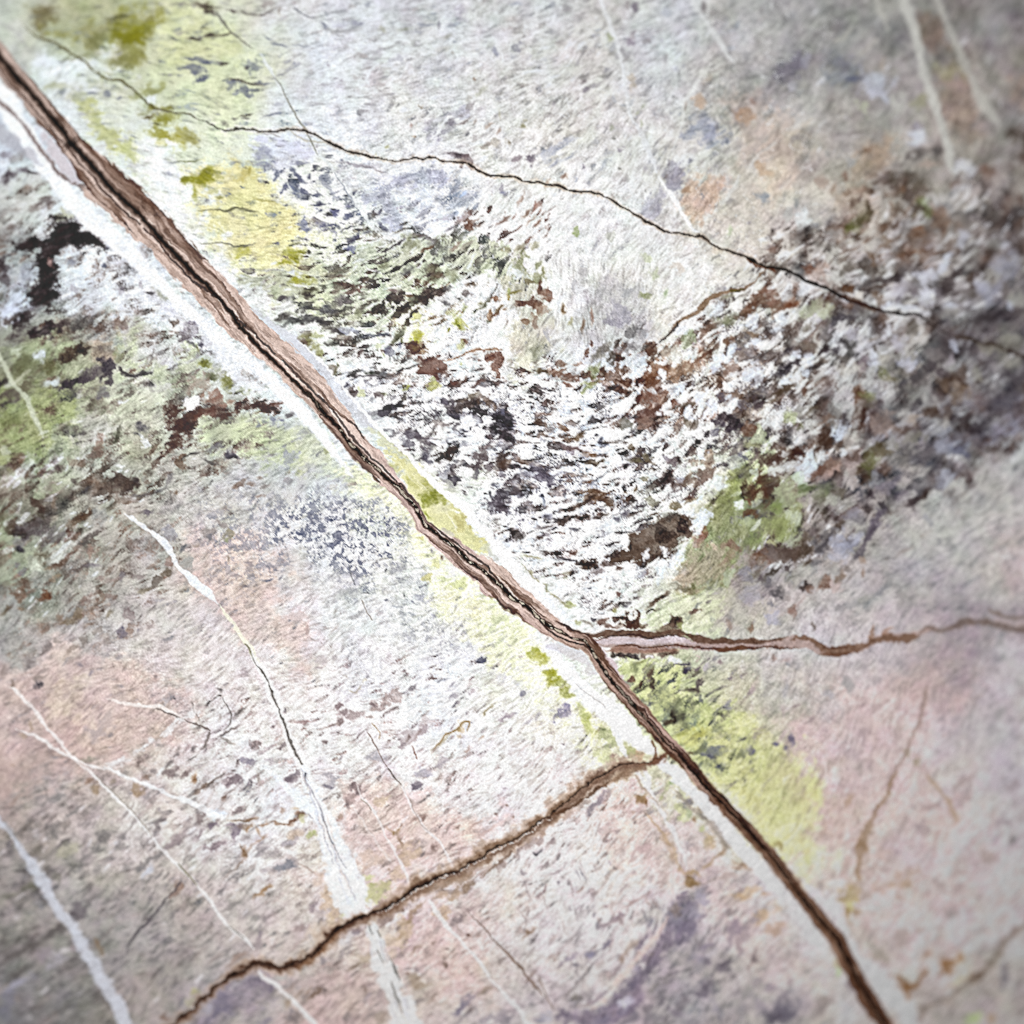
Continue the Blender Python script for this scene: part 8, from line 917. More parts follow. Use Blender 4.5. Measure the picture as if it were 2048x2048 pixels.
line(t3([(1990, 1080), (1900, 1130), (1840, 1200), (1780, 1280)]), [7, 7, 7, 5], (214, 212, 208), .65, 2.5)
line(t3([(1700, 1330), (1660, 1430), (1560, 1560), (1440, 1660)]), [8, 8, 8, 6], (220, 220, 216), .6, 2.5)
t4 = lambda p: T(1536, 0, p)
vein(t4([(1000, -80), (1020, 0), (1080, 160), (1130, 330), (1180, 560), (1240, 740), (1310, 940), (1360, 1100), (1390, 1270), (1420, 1330)]), [20, 20, 17, 16, 19, 20, 15, 17, 20, 10],
     'broad blurred pale vein nearest the top right corner', col=(192, 192, 186), a=.85, soft=5)
vein(t4([(1240, -80), (1280, 0), (1350, 160), (1440, 370), (1520, 560), (1620, 760), (1740, 930)]), [12, 14, 15, 18, 18, 22, 24], 'pale vein at the far right of the top edge', col=(180, 179, 172), a=.75, soft=5)
vein(t4([(800, -80), (820, 0), (870, 150), (910, 240)]), [10, 12, 11, 5], 'short faint vein left of the broad pale vein at the top', col=(184, 183, 176), a=.7, soft=4)
line(t4([(840, 40), (940, 40), (1010, 20)]), 8, (178, 178, 172), .55, 4)
line(t4([(690, 410), (780, 330), (830, 290)]), 7, (184, 180, 172), .55, 4)
line(t4([(510, 320), (580, 270), (630, 200)]), 8, (184, 182, 172), .55, 4)
t2 = lambda p: T(512, 0, p)
vein(t2([(30, 400), (130, 580), (230, 730), (320, 900), (380, 990), (450, 1140), (540, 1240), (620, 1320), (700, 1460), (800, 1590), (860, 1700), (960, 1780)]), [4, 5, 5, 4, 4, 5, 6, 6, 7, 8, 9, 6],
     'thin pale vein crossing the dark crack near its left end', col=(228, 231, 230), a=.8)
line(t2([(110, 560), (190, 650), (260, 790), (330, 920), (390, 1000), (420, 1080), (470, 1170)]), [2.5, 3, 4, 3.5, 4, 4, 3], (138, 138, 128), .75, 1.2, 2)
line(t2([(590, 1290), (640, 1370), (700, 1480), (770, 1590)]), 2.6, (150, 156, 168), .7, 1.2, 2)
line(t2([(270, 990), (330, 1040), (400, 1070), (540, 1080)]), 2.5, (176, 170, 150), .6, 1.2, 2)
line(t2([(280, 60), (340, 100), (400, 130), (440, 125)]), [3, 4, 5, 3], (130, 132, 140), .75, 1.2, 2)
line(t2([(860, 640), (840, 590), (880, 520), (930, 480)]), 5, (234, 236, 238), .8, 1.5, 2)
line(t2([(1320, 1040), (1380, 1000), (1420, 930), (1440, 895), (1490, 885)]), [5, 6, 5, 5, 4], (238, 239, 240), .88, 1.4, 2)
line(t2([(900, 1720), (1000, 1770), (1080, 1800)]), 9, (236, 238, 240), .6, 3)
line(T(0, 0, [(1640, 100), (1690, 170), (1740, 240), (1820, 300), (1900, 360)]), [5, 5, 4, 3, 3], (118, 116, 108), .8, 1.4, 2)
line(T(0, 0, [(1820, 80), (1860, 105), (1930, 105)]), 3, (96, 86, 84), .8, 1.2, 2)
line(T(0, 0, [(0, 160), (80, 220), (170, 300), (230, 400)]), 7, (172, 172, 172), .5, 4)
line(T(0, 0, [(330, 660), (420, 640), (500, 630)]), 5, (160, 164, 130), .5, 3)
line(T(0, 0, [(450, 470), (540, 440), (640, 420), (760, 400)]), 5, (158, 162, 140), .5, 3)
line(T(0, 0, [(480, 745), (600, 740), (720, 740), (880, 740)]), 3, (180, 184, 170), .5, 2)
line(T(0, 0, [(1500, 1590), (1600, 1580), (1720, 1590), (1800, 1570), (1930, 1590)]), [2, 3, 5, 4, 4], (128, 126, 96), .7, 1.4, 2)
line(T(0, 0, [(1520, 1840), (1680, 1830), (1780, 1860), (1930, 1835)]), [2, 3, 3, 4], (130, 128, 110), .7, 1.4, 2)
# left
vein(T(0, 512, [(-60, 700), (0, 760), (90, 950), (200, 1070), (270, 1230), (330, 1360)]), [10, 10, 10, 11, 11, 9], 'short pale vein at the left edge crossing the olive zone', col=(200, 206, 184), a=.8, soft=3)
line(T(0, 512, [(100, 960), (170, 900), (240, 850)]), 7, (196, 198, 176), .6, 3)
line(T(0, 512, [(330, 1360), (430, 1300), (520, 1250)]), 5, (206, 210, 184), .5, 3)
br = part('brown_patch', 'dark reddish brown spur reaching the left side of the vein')
patch(T(0, 512, [(1250, 1130), (1330, 1140), (1380, 1180), (1500, 1170), (1600, 1170), (1700, 1170), (1930, 1075), (1990, 1080), (2120, 1100), (2080, 1130), (1930, 1160), (1750, 1215), (1580, 1230), (1490, 1290), (1470, 1370),
                 (1400, 1400), (1300, 1440), (1210, 1500), (1160, 1560), (1200, 1480), (1310, 1380), (1340, 1310), (1290, 1230)]), (92, 62, 52), .88, 8, 10, br)
blobs(0, 512, [(1460, 1110, 62, 52, 0, (232, 236, 246), .95), (1560, 1190, 90, 30, -20, (124, 86, 72), .6), (1430, 1300, 50, 50, 0, (74, 50, 44), .6), (1620, 1100, 50, 60, 0, (148, 112, 98), .6)])
blob(385, 807, 16, 13, -10, (244, 247, 254), 1.5, part('white_patch', 'small round white spot beside the brown spur'), soft=.25, rough=2)
# lower left field
t5 = lambda p: T(0, 1024, p)
vein(t5([(940, 20), (1000, 60), (1080, 110), (1220, 220), (1290, 310), (1330, 390), (1440, 490), (1560, 600), (1640, 690)]), [4, 6, 7, 13, 8, 9, 20, 17, 4],
     'thick white vein slanting through the pink grey rock at the left', col=(236, 239, 244), a=.92)
vein(t5([(1650, 690), (1750, 830), (1850, 970), (1930, 1100), (1990, 1180)]), [6, 8, 9, 10, 10], 'yellowish white vein continuing the thick white one', col=(236, 234, 214), a=.75, name='yellow_vein')
line(t5([(1850, 990), (1890, 1060), (1940, 1130)]), 3.5, (130, 126, 100), .75, 1.3, 2)
line(T(512, 1024, [(-20, 1080), (60, 1220), (140, 1420), (215, 1600), (280, 1770), (350, 1900), (420, 2080)]), [11, 17, 17, 15, 15, 18, 24], (250, 249, 246), .9, 4, 3)
line(T(512, 1024, [(-20, 1090), (0, 1140), (80, 1270), (150, 1440), (220, 1610), (280, 1780), (350, 1910), (380, 1990), (420, 2090)]), [3, 3.5, 4, 4, 4, 5, 4, 4, 3], (120, 115, 110), .82, 1.4, 2,
     part('thin_crack', 'thin grey crack leading into the broad white vein'), -1.0)
line(t5([(800, 150), (720, 130), (640, 180), (560, 240), (470, 300)]), [4, 6, 5, 6, 4], (204, 200, 194), .6, 2.5)
vein(t5([(60, 1310), (110, 1340), (230, 1470), (350, 1620), (470, 1760), (600, 1900), (700, 1980), (820, 2110), (960, 2250)]), [4, 6, 6, 6, 6, 5, 5, 5, 5], 'long thin pale vein through the pink rock at the lower left', col=(244, 238, 234), a=.78)
vein(T(0, 1536, [(700, 50), (820, 170), (960, 310), (1090, 450), (1220, 610), (1330, 720), (1480, 880), (1600, 1030), (1700, 1170), (1830, 1280), (1920, 1370)]), [5, 5, 5, 5, 6, 6, 4, 6, 7, 7, 8],
     'thin straight pale vein above the lower crack at the left', col=(240, 238, 236), a=.78)
line(T(0, 1536, [(710, 40), (820, 155), (960, 290), (1090, 430), (1150, 520)]), 2.4, (146, 138, 126), .7, 1.2, 1.5)
line(T(0, 1536, [(1340, 720), (1430, 820), (1490, 895)]), [2, 3.5, 2], (112, 106, 70), .8, 1.2, 1.5)
line(T(0, 1536, [(1730, 1190), (1800, 1250), (1840, 1290)]), [2, 3, 2], (116, 112, 104), .75, 1.2, 1.5)
vein(t5([(120, 1640), (200, 1670), (330, 1730), (450, 1810), (600, 1870), (680, 1920), (800, 1935)]), [3, 5, 6, 6, 6, 5, 4], 'faint pale vein joining the long thin one in the pink rock', col=(244, 238, 234), a=.85)
vein(T(0, 1536, [(790, -10), (970, 70), (1130, 130), (1280, 200), (1450, 270), (1580, 340), (1680, 380)]), [4, 7, 8, 8, 8, 12, 16], 'white vein ending in a pale wedge in the streaked field', col=(246, 246, 245), a=.78)
line(T(0, 1536, [(1180, 60), (1210, 20), (1250, -40)]), 6, (232, 232, 230), .6, 2)
vein(t5([(800, 1410), (840, 1420), (1000, 1460), (1180, 1470), (1330, 1540), (1400, 1580)]), [3, 6, 7, 8, 9, 5], 'short pale pink vein above the white streaked field', col=(244, 234, 228), a=.78)
line(t5([(1160, 1480), (1210, 1500), (1350, 1550), (1480, 1600), (1580, 1650)]), [2, 3, 3.5, 4, 4], (124, 112, 108), .8, 1.2, 2)
line(t5([(1580, 1650), (1570, 1720), (1530, 1780)]), [3, 4, 3], (130, 120, 116), .7, 1.2, 2)
line(t5([(1440, 1430), (1470, 1510), (1510, 1580)]), 2.5, (136, 126, 122), .75, 1.2, 2)
line(t5([(1680, 1380), (1710, 1450), (1750, 1530), (1740, 1590), (1690, 1650)]), 2.6, (122, 116, 114), .75, 1.2, 2)
line(t5([(1550, 1470), (1600, 1420), (1660, 1370)]), 2.6, (120, 114, 112), .75, 1.2, 2)
patch(t5([(1440, 1460), (1480, 1470), (1390, 1580), (1150, 1740), (930, 1900), (800, 1930), (880, 1870), (1080, 1740), (1290, 1600)]), (232, 230, 228), .85, 5, 5)
line(T(0, 1536, [(1370, 860), (1340, 890), (1260, 980), (1150, 1120), (1050, 1230), (990, 1310), (950, 1400)]), [5, 4, 5, 5.5, 6, 4, 3], (92, 86, 92), .85, 1.4, 2,
     part('thin_crack', 'short dark crack in the grey streaked field at the lower left'), -1.5)
vein(T(0, 1536, [(-120, 250), (0, 400), (70, 490), (130, 560), (200, 680), (310, 830), (360, 940), (450, 1080), (560, 1200), (620, 1350), (720, 1500), (810, 1650), (880, 1780), (940, 1930), (980, 2060)]),
     [6, 9, 9, 12, 26, 26, 19, 25, 25, 22, 28, 28, 27, 26, 26], 'broad bluish white vein in the bottom left corner', col=(198, 206, 216), a=.88, soft=4, jit=5)
line(T(0, 1536, [(20, 390), (80, 480), (150, 560)]), 3, (130, 126, 124), .6, 1.5, 2)
# broad white vein
bv = part('white_vein', 'broad white wedge shaped vein ending at the lower crack')
line(T(512, 1536, [(350, 0), (420, 170), (500, 400), (560, 580), (620, 760), (690, 930), (745, 1090)]), [14, 22, 28, 34, 46, 60, 60], (243, 247, 255), .95, 6, 9, bv, .4, taper=False)
line(T(512, 1536, [(560, 360), (640, 560), (740, 760), (810, 940), (850, 1030)]), [10, 18, 24, 20, 10], (238, 241, 246), .8, 4, 6, bv)
line(T(512, 1536, [(30, -30), (100, 30), (180, 100), (290, 200), (360, 270), (440, 350)]), [6, 11, 9, 18, 22, 18], (242, 245, 250), .9, 3, 5, bv)
blob(512 + 715 * .265, 1536 + 1000 * .265, 17, 15, 0, (228, 231, 241), .85, bv)
line(T(512, 1536, [(370, 40), (385, 130), (440, 210), (480, 300), (520, 430), (560, 530), (600, 620), (640, 690), (690, 770)]), [2.5, 2.5, 2.5, 3.6, 3.6, 2.6, 2.8, 2, 1.5], (128, 130, 138), .8, 1.2, 2, None, -.8)
blob(512 + 375 * .265, 1536 + 60 * .265, 3, 6, 0, (80, 82, 94), .85)
v11 = part('white_vein', 'broad pale vein below the lower crack at the bottom edge')
line(T(512, 1536, [(850, 1130), (900, 1290), (950, 1450), (1010, 1600), (1070, 1760), (1140, 1930), (1200, 2080)]), [16, 30, 38, 42, 44, 50, 50], (216, 219, 218), .9, 5, 7, v11, .3, taper=False)
line(T(512, 1536, [(860, 1140), (900, 1240), (940, 1340)]), 6, (226, 228, 230), .8, 2, 3)
for q, w_ in (([(1000, 1410), (1030, 1470), (1060, 1540), (1090, 1610)], [2, 5, 5, 2]), ([(1020, 1610), (1040, 1670), (1070, 1760), (1110, 1860)], [2, 5, 4, 3.5]), ([(915, 1220), (940, 1280)], [4, 3]), ([(850, 1180), (880, 1260)], [3, 2]), ([(920, 1370), (960, 1470)], [3, 2])):
    line(T(512, 1536, q), w_, (118, 116, 112), .82, 1.2, 1.5, None, -.6)
vein(T(512, 1536, [(1310, 1000), (1330, 1030), (1420, 1160), (1550, 1310), (1700, 1480), (1830, 1660), (1960, 1800), (2080, 1960)]), [9, 10, 7, 6, 7, 5, 8, 12], 'pale vein running down right of the broad pale vein at the bottom', col=(242, 238, 236), a=.78)
line(T(512, 1536, [(1590, 1080), (1640, 1130), (1720, 1200), (1800, 1300), (1900, 1410), (1970, 1480), (2060, 1600), (2150, 1690)]), [2, 3, 3, 4, 5, 3, 3, 4], (134, 112, 100), .8, 1.3, 2, part('thin_crack', 'fine brown crack at the bottom centre'), -.8)
vein(T(512, 1536, [(20, 1540), (60, 1590), (150, 1640), (260, 1740), (360, 1840), (450, 1930), (560, 2060)]), [7, 9, 9, 8, 9, 9, 9], 'pale pinkish vein starting under the lower crack at the bottom left', col=(228, 224, 222), a=.9, soft=2.5)
vein(T(512, 1536, [(760, 120), (800, 220), (870, 300), (960, 480), (1050, 640), (1100, 730), (1160, 890)]), [3, 4.5, 5, 4.5, 6, 7, 7], 'thin white vein ending at the lower crack', col=(236, 230, 226), a=.75)
line(T(512, 1536, [(790, 230), (840, 270), (870, 320)]), 2, (140, 122, 104), .7, 1.1, 1.5)
line(T(512, 1536, [(990, 0), (1040, 60), (1100, 130)]), [3, 3, 2], (120, 110, 104), .8, 1.2, 1.5)
vein(T(512, 1536, [(1110, 140), (1180, 300), (1270, 450), (1310, 490), (1370, 540), (1440, 650), (1480, 740)]), [4, 4.5, 4, 4, 5, 5, 4], 'second thin white vein between the two lower cracks', col=(238, 232, 230), a=.72)
line(T(512, 1536, [(1160, 230), (1230, 400), (1300, 480)]), 1.8, (160, 146, 138), .6, 1.1, 1.5)
line(T(512, 1536, [(720, 270), (850, 470), (960, 640), (1010, 720)]), [3, 3.5, 5, 5], (230, 222, 218), .55, 1.6)
line(T(512, 1024, [(840, 1660), (880, 1730), (920, 1790), (960, 1870), (990, 1930)]), 2.6, (146, 128, 120), .75, 1.1, 1.5)
line(T(512, 1024, [(870, 1590), (930, 1660), (930, 1720)]), 2, (186, 166, 140), .75, 1.1, 1.5)
line(T(512, 1024, [(1180, 1760), (1200, 1810), (1220, 1870)]), [2, 3.5, 2], (156, 120, 108), .8, 1.1, 1.5)
line(T(512, 1024, [(800, 660), (830, 740), (880, 820)]), 2.4, (160, 152, 144), .75, 1.1, 1.5)
line(T(512, 1024, [(700, 400), (720, 480), (745, 550)]), 2.4, (126, 128, 130), .7, 1.1, 1.5)
line(T(512, 1024, [(1310, 1800), (1390, 1740), (1430, 1680), (1510, 1640), (1560, 1590), (1610, 1580), (1590, 1650)]), [3, 3.5, 3, 4, 5, 5, 4], (176, 150, 108), .8, 1.3, 2)
line(T(512, 1024, [(1720, 1540), (1740, 1500), (1800, 1465)]), [3, 4, 3], (180, 172, 146), .75, 1.3, 2)
rs = np.random.RandomState(3)
for k in range(46):
    t0 = rs.rand() * .8; t1 = t0 + .06 + .12 * rs.rand()
    ctr = np.array(T(512, 1536, [(350, 0), (500, 400), (620, 760), (745, 1090)])) if k < 26 else np.array(T(512, 1536, [(860, 1150), (960, 1460), (1060, 1740), (1180, 2030)]))
    cp = spline(ctr, 8); n_ = len(cp) - 1
    wid_ = 4 + 20 * t0 if k < 26 else 18
    o_ = (rs.rand() - .5) * wid_ * 1.9
    a_, b_ = cp[int(t0 * n_)], cp[min(int(t1 * n_) + 1, n_)]
    line([(a_[0] + o_, a_[1] - o_ * .3), (b_[0] + o_ * 1.1, b_[1] - o_ * .3)], 1.6 + 1.5 * rs.rand(), [(204, 208, 218), (252, 252, 254), (176, 178, 184), (226, 216, 208)][k % 4], .65, 1.2, 3)
# lower right fields
t7 = lambda p: T(1024, 1536, p)
vein(t7([(920, 0), (950, 40), (1010, 120), (1060, 220), (1110, 300), (1220, 490), (1260, 580), (1300, 660), (1330, 760)]), [6, 6, 12, 8, 8, 10, 9, 9, 4], 'short white vein below the lower crack beside the big vein', col=(234, 233, 234), a=.8)
line(t7([(990, 0), (1030, 70), (1040, 160)]), 8, (234, 234, 236), .7, 2)
line(t7([(1230, 500), (1290, 560), (1330, 660)]), 6, (232, 228, 228), .6, 2)
line(t7([(930, 60), (990, 150), (1080, 240), (1110, 300)]), [3, 4, 5, 3], (170, 152, 132), .6, 1.6)
line(t7([(1000, 330), (1080, 420), (1160, 520), (1220, 600), (1250, 720), (1310, 800)]), [3, 5, 7, 5, 5, 6], (190, 164, 132), .65, 2.5)
vein(t7([(1180, 1130), (1090, 1260), (1000, 1370), (920, 1460), (860, 1540), (800, 1610), (740, 1700), (680, 1760), (600, 1820)]), [4, 8, 9, 11, 11, 12, 10, 8, 6], 'thin pink vein edging the purple streak', col=(216, 196, 190), a=.82, name='pink_vein', soft=2.5)
line(t7([(1000, 1170), (900, 1290), (780, 1400), (660, 1520), (560, 1640), (440, 1720)]), [16, 18, 14, 16, 16, 10], (222, 223, 220), .55, 6)
line(t7([(-20, 1420), (40, 1480), (110, 1570), (190, 1650), (240, 1720)]), [4, 5, 4, 5, 3], (132, 108, 92), .8, 1.4, 2)
line(t7([(100, 1620), (150, 1560), (180, 1520)]), 4, (140, 118, 104), .7, 1.4, 2)
line(t7([(200, 1570), (240, 1660), (270, 1740), (320, 1830)]), [3, 3.5, 3.5, 3], (140, 122, 112), .75, 1.4, 2)
t4b = lambda p: T(1536, 1024, p)
line(t4b([(1215, 1310), (1180, 1440), (1150, 1570), (1080, 1720), (1000, 1900), (960, 1960), (900, 2140)]), [9, 8, 10, 6, 6, 6, 7], (150, 130, 122), .65, 3, 3, part('thin_crack', 'faint brownish crack running down the right side of the pink rock'), -.5)
line(T(1536, 1536, [(970, 20), (900, 200), (830, 310), (740, 480), (700, 600), (680, 720), (660, 820)]), [6, 7, 10, 10, 16, 15, 12], (152, 126, 102), .75, 3, 4)
line(T(1536, 1536, [(1200, 50), (1300, 170), (1390, 290), (1420, 400)]), [8, 9, 9, 5], (164, 142, 120), .7, 3, 3)
line(T(1536, 1536, [(2060, 1080), (1930, 1180), (1800, 1310), (1700, 1470), (1560, 1600), (1420, 1690), (1280, 1760), (1180, 1830), (1130, 1960), (1120, 2080)]), [18, 16, 14, 15, 14, 10, 9, 10, 8, 8], (122, 110, 100), .72, 5, 5,
     part('thin_crack', 'blurred grey brown crack across the bottom right corner'), -.6)
bpt = part('brown_patch', 'orange brown Y shaped stain at the lower right')
line(T(1536, 1536, [(970, 1580), (1050, 1650), (1120, 1620), (1200, 1530)]), [9, 18, 14, 8], (134, 98, 66), .85, 4, 4, bpt)
line(T(1536, 1536, [(1060, 1620), (1050, 1700), (1045, 1750)]), [16, 14, 7], (134, 98, 66), .8, 4, 4, bpt)
line(T(1536, 1024, [(640, 340), (700, 240), (760, 140), (840, 40), (900, -30)]), [4, 7, 8, 8, 6], (100, 92, 102), .75, 3, 4)

# ------------------------------------------------------------------ white margins of the big brown vein
wm = part('white_margin', 'white mineral band along the lower left side of the brown vein')
line(T(0, 0, [(-150, 560), (0, 700), (120, 900), (250, 1120), (340, 1270), (560, 1530), (800, 1760), (1010, 1940), (1200, 2130), (1390, 2310), (1570, 2482), (1770, 2664), (1986, 2827), (2150, 2984), (2304, 3142), (2436, 3300), (2556, 3452), (2656, 3592)]),
     [38, 44, 42, 33, 28, 37, 36, 33, 27, 22, 20, 22, 22, 24, 25, 22, 17, 10], (248, 250, 255), .96, 4.5, 3.5, wm, .3, fray=.12)
line(T(0, 512, [(1560, 500), (1640, 680), (1740, 840), (1850, 930), (1980, 1000)]), [20, 36, 44, 40, 20], (240, 242, 246), .8, 8, 12, wm)
line(T(0, 0, [(-60, 720), (0, 780), (150, 900), (250, 1050), (350, 1190), (470, 1330), (600, 1400), (720, 1500)]), [7, 7, 8, 8, 7, 9, 9, 8], (124, 106, 102), .8, 2.5, 3)
line(T(0, 0, [(-80, 960), (0, 1010), (140, 1110), (300, 1240)]), [20, 26, 24, 10], (168, 168, 178), .6, 6, 5)
patch(T(0, 0, [(230, 940), (340, 1000), (480, 1120), (600, 1290), (620, 1370), (520, 1360), (420, 1230), (310, 1070)]), (206, 200, 206), .85, 5, 6)
line(T(1024, 1024, [(240, 990), (330, 1080), (440, 1220), (560, 1370), (700, 1480), (850, 1620), (980, 1740), (1060, 1800)]), [14, 26, 44, 44, 46, 44, 34, 30], (252, 253, 255), .95, 4, 5, part('white_margin', 'white mineral band between the yellow patch and the middle of the brown vein'), .3)
line(T(1024, 1024, [(260, 1000), (420, 1050), (520, 1100), (590, 1160)]), [10, 22, 24, 10], (206, 202, 206), .7, 4, 4)
line(T(1024, 1024, [(730, 1580), (780, 1680), (830, 1760), (870, 1860)]), [4, 10, 14, 8], (240, 241, 244), .9, 2, 4)
line(T(1024, 1024, [(470, 1290), (560, 1370), (650, 1430), (720, 1490)]), 2.5, (200, 200, 196), .7, 1.2, 2)
line(T(1024, 1536, [(1090, -60), (1200, 10), (1310, 120), (1450, 260), (1560, 400), (1680, 540), (1800, 680), (1920, 830), (2030, 950)]), [26, 30, 24, 26, 30, 30, 28, 28, 28], (232, 237, 246), .95, 4, 4, part('white_margin', 'bluish white band along the lower left side of the vein below the lower crack'), .3)
line(T(1536, 1536, [(-40, 700), (30, 800), (140, 980), (280, 1140), (380, 1280), (430, 1400)]), [28, 30, 34, 44, 46, 20], (202, 204, 206), .75, 8, 6)
line(T(1024, 1536, [(1230, 170), (1330, 280), (1450, 380), (1560, 500), (1650, 600)]), [6, 9, 10, 12, 8], (150, 142, 132), .65, 3, 4)
line(T(1536, 1536, [(260, 830), (400, 970), (520, 1110), (590, 1250), (700, 1430), (850, 1620), (980, 1760), (1060, 1900), (1130, 2050)]), [10, 20, 18, 12, 26, 36, 40, 34, 30], (204, 203, 210), .75, 6, 6, part('white_margin', 'pale band right of the brown vein near the bottom edge'))
# right side
rg = part('white_margin', 'pale grey margin along the right side of the brown vein')
line(T(512, 512, [(-60, 400), (60, 480), (200, 580), (330, 680), (430, 790), (540, 920), (660, 1060), (760, 1180), (870, 1290)]), [8, 16, 22, 30, 34, 34, 36, 34, 26], (208, 208, 214), .8, 6, 6, rg)
patch(T(512, 512, [(850, 1290), (960, 1340), (1080, 1440), (1230, 1590), (1400, 1790), (1560, 1950), (1660, 2060), (1780, 2230), (1640, 2230), (1420, 2120), (1300, 1990), (1200, 1820), (1080, 1640), (960, 1450)]), (222, 219, 158), .9, 6, 8,
      part('yellow_patch', 'narrow yellow green wedge between the brown vein and the white line'))
patch(T(512, 512, [(820, 1280), (960, 1340), (1070, 1450), (1160, 1550), (1060, 1520), (930, 1400)]), (206, 210, 192), .85, 6, 6)
blobs(512, 512, [(1290, 1835, 46, 46, 0, (150, 156, 50), .88), (1365, 1800, 46, 40, 30, (140, 146, 30), .9), (1420, 1860, 16, 24, 0, (176, 180, 80), .8), (1280, 1710, 40, 30, 30, (184, 184, 90), .75), (1180, 1700, 30, 60, -35, (196, 194, 110), .65), (1030, 1590, 40, 20, 40, (176, 170, 90), .7), (1150, 1650, 90, 6, 45, (232, 230, 190), .75), (1250, 1720, 60, 5, 50, (232, 230, 190), .7)])
blobs(512, 1024, [(1300, 20, 40, 14, 40, (160, 166, 60), .85), (1400, 60, 70, 50, 30, (220, 218, 160), .7), (1550, 100, 50, 60, 20, (200, 192, 116), .75), (1540, 150, 30, 30, 0, (214, 208, 140), .75), (1480, 80, 70, 4, 65, (240, 238, 214), .75), (1620, 180, 60, 30, 30, (206, 206, 150), .7), (1750, 280, 90, 40, 40, (214, 216, 190), .75), (1800, 330, 60, 30, 40, (206, 206, 206), .65), (1450, 150, 60, 20, 40, (192, 184, 176), .7)])
wl = part('white_vein', 'bright white line running beside the right of the brown vein')
line(T(512, 512, [(330, 640), (480, 780), (620, 940), (740, 1090), (860, 1240), (980, 1350), (1110, 1460), (1230, 1600), (1350, 1720), (1480, 1830), (1590, 1910), (1650, 2010), (1740, 2090), (1850, 2240), (1960, 2380), (2080, 2520), (2200, 2650), (2360, 2790)]),
     [5, 6, 5, 6, 7, 8, 9, 10, 12, 13, 16, 17, 19, 22, 30, 40, 42, 14], (254, 254, 255), .96, 2.2, 3.5, wl, .4)
line(T(1024, 1024, [(190, 600), (300, 700), (420, 830), (460, 890)]), [8, 14, 14, 5], (232, 232, 236), .7, 4, 5)
line(T(1024, 1024, [(60, 380), (150, 470), (260, 580), (380, 680), (430, 720)]), [2, 3.5, 3, 5, 3], (176, 172, 146), .75, 1.5, 4, gaps=.45)
line(T(1024, 1024, [(640, 1010), (700, 1110), (760, 1190), (830, 1260)]), [12, 17, 20, 10], (206, 190, 192), .88, 3, 4)
line(T(1024, 1536, [(1560, 170), (1620, 260), (1680, 310)]), [4, 6, 3], (206, 210, 150), .7, 2, 2)


# ------------------------------------------------------------------ brown branch vein
bv_s = part('side_vein', 'pinkish brown branch vein leaving the thick vein towards the right edge')
bl_d = part('dark_seam', None, bv_s)
mid = T(1024, 1024, [(560, 960), (640, 975), (800, 985), (1050, 990), (1270, 980), (1420, 1000), (1640, 1005), (1930, 990)]) + T(1536, 1024, [(120, 995), (300, 985), (420, 1040), (560, 1045), (700, 1025), (800, 965), (920, 955), (1060, 950), (1160, 905), (1260, 880)])
line(mid, [14, 22, 36, 36, 32, 24, 22, 20, 18, 20, 24, 24, 20, 18, 17, 16, 14, 10], (172, 152, 146), .95, 2.5, 4, bv_s, .6, taper=False)
line(T(1024, 1024, [(640, 985), (760, 975), (900, 970), (1050, 975), (1250, 960), (1380, 990)]), [10, 14, 15, 14, 14, 6], (200, 188, 190), .9, 2.5, 3)
line(T(1024, 1024, [(540, 930), (640, 925), (800, 915), (1050, 925), (1180, 912), (1290, 912), (1380, 950), (1440, 972), (1640, 975), (1800, 975), (1980, 965)]) + T(1536, 1024, [(150, 945)]), [12, 11, 11, 13, 12, 12, 13, 12, 10, 9, 8, 5], (114, 86, 70), .92, 2, 3, bl_d, -.6)
line(T(1024, 1024, [(780, 1018), (900, 1008), (1000, 1017), (1100, 1017), (1200, 1004), (1300, 1015), (1400, 1022), (1600, 1040), (1700, 1030), (1800, 1028), (1930, 1012)]) + T(1536, 1024, [(100, 1028), (230, 1028)]), [2, 4, 3.5, 4, 4, 4, 4, 8, 9, 8, 4, 5, 3], (112, 72, 48), .9, 1.4, 2.5, bl_d, -.8)
line(T(1024, 1024, [(700, 1045), (850, 1040), (1000, 1045), (1150, 1040), (1260, 1040)]), [6, 12, 12, 11, 5], (158, 122, 106), .85, 2.5, 3)
line(T(1024, 1024, [(620, 960), (750, 940), (900, 930), (1050, 950), (1200, 930), (1330, 950)]), [2, 3, 2.5, 4, 3, 2], (84, 54, 40), .8, 1.2, 2)
line(T(1536, 1024, [(180, 970), (250, 950), (310, 950), (380, 1000), (440, 1040), (520, 1045), (620, 1035), (720, 1010), (780, 970), (900, 960), (1000, 965), (1090, 955), (1160, 920)]), [6, 12, 13, 14, 17, 18, 16, 14, 12, 12, 13, 13, 7], (128, 98, 80), .88, 2.5, 5, bl_d, -.5)
line(T(1536, 1024, [(380, 1070), (440, 1080), (520, 1082), (620, 1070)]), [5, 7, 7, 4], (110, 74, 54), .8, 2, 3)
line(T(1536, 1024, [(420, 1020), (500, 1030), (600, 1020)]), [3, 5, 3], (100, 66, 48), .8, 2, 2)
line(T(1536, 1024, [(760, 960), (785, 900), (800, 860)]), [9, 9, 5], (146, 110, 88), .75, 3, 4)
line(T(1536, 1024, [(870, 940), (900, 890), (950, 880)]), [8, 9, 4], (166, 130, 112), .7, 3, 4)
line(T(1536, 1024, [(1150, 900), (1220, 870), (1290, 900), (1360, 890), (1450, 855), (1600, 830), (1720, 855), (1930, 885), (2100, 900)]), [8, 10, 9, 11, 11, 12, 13, 14, 14], (116, 98, 90), .75, 4, 4, bv_s)
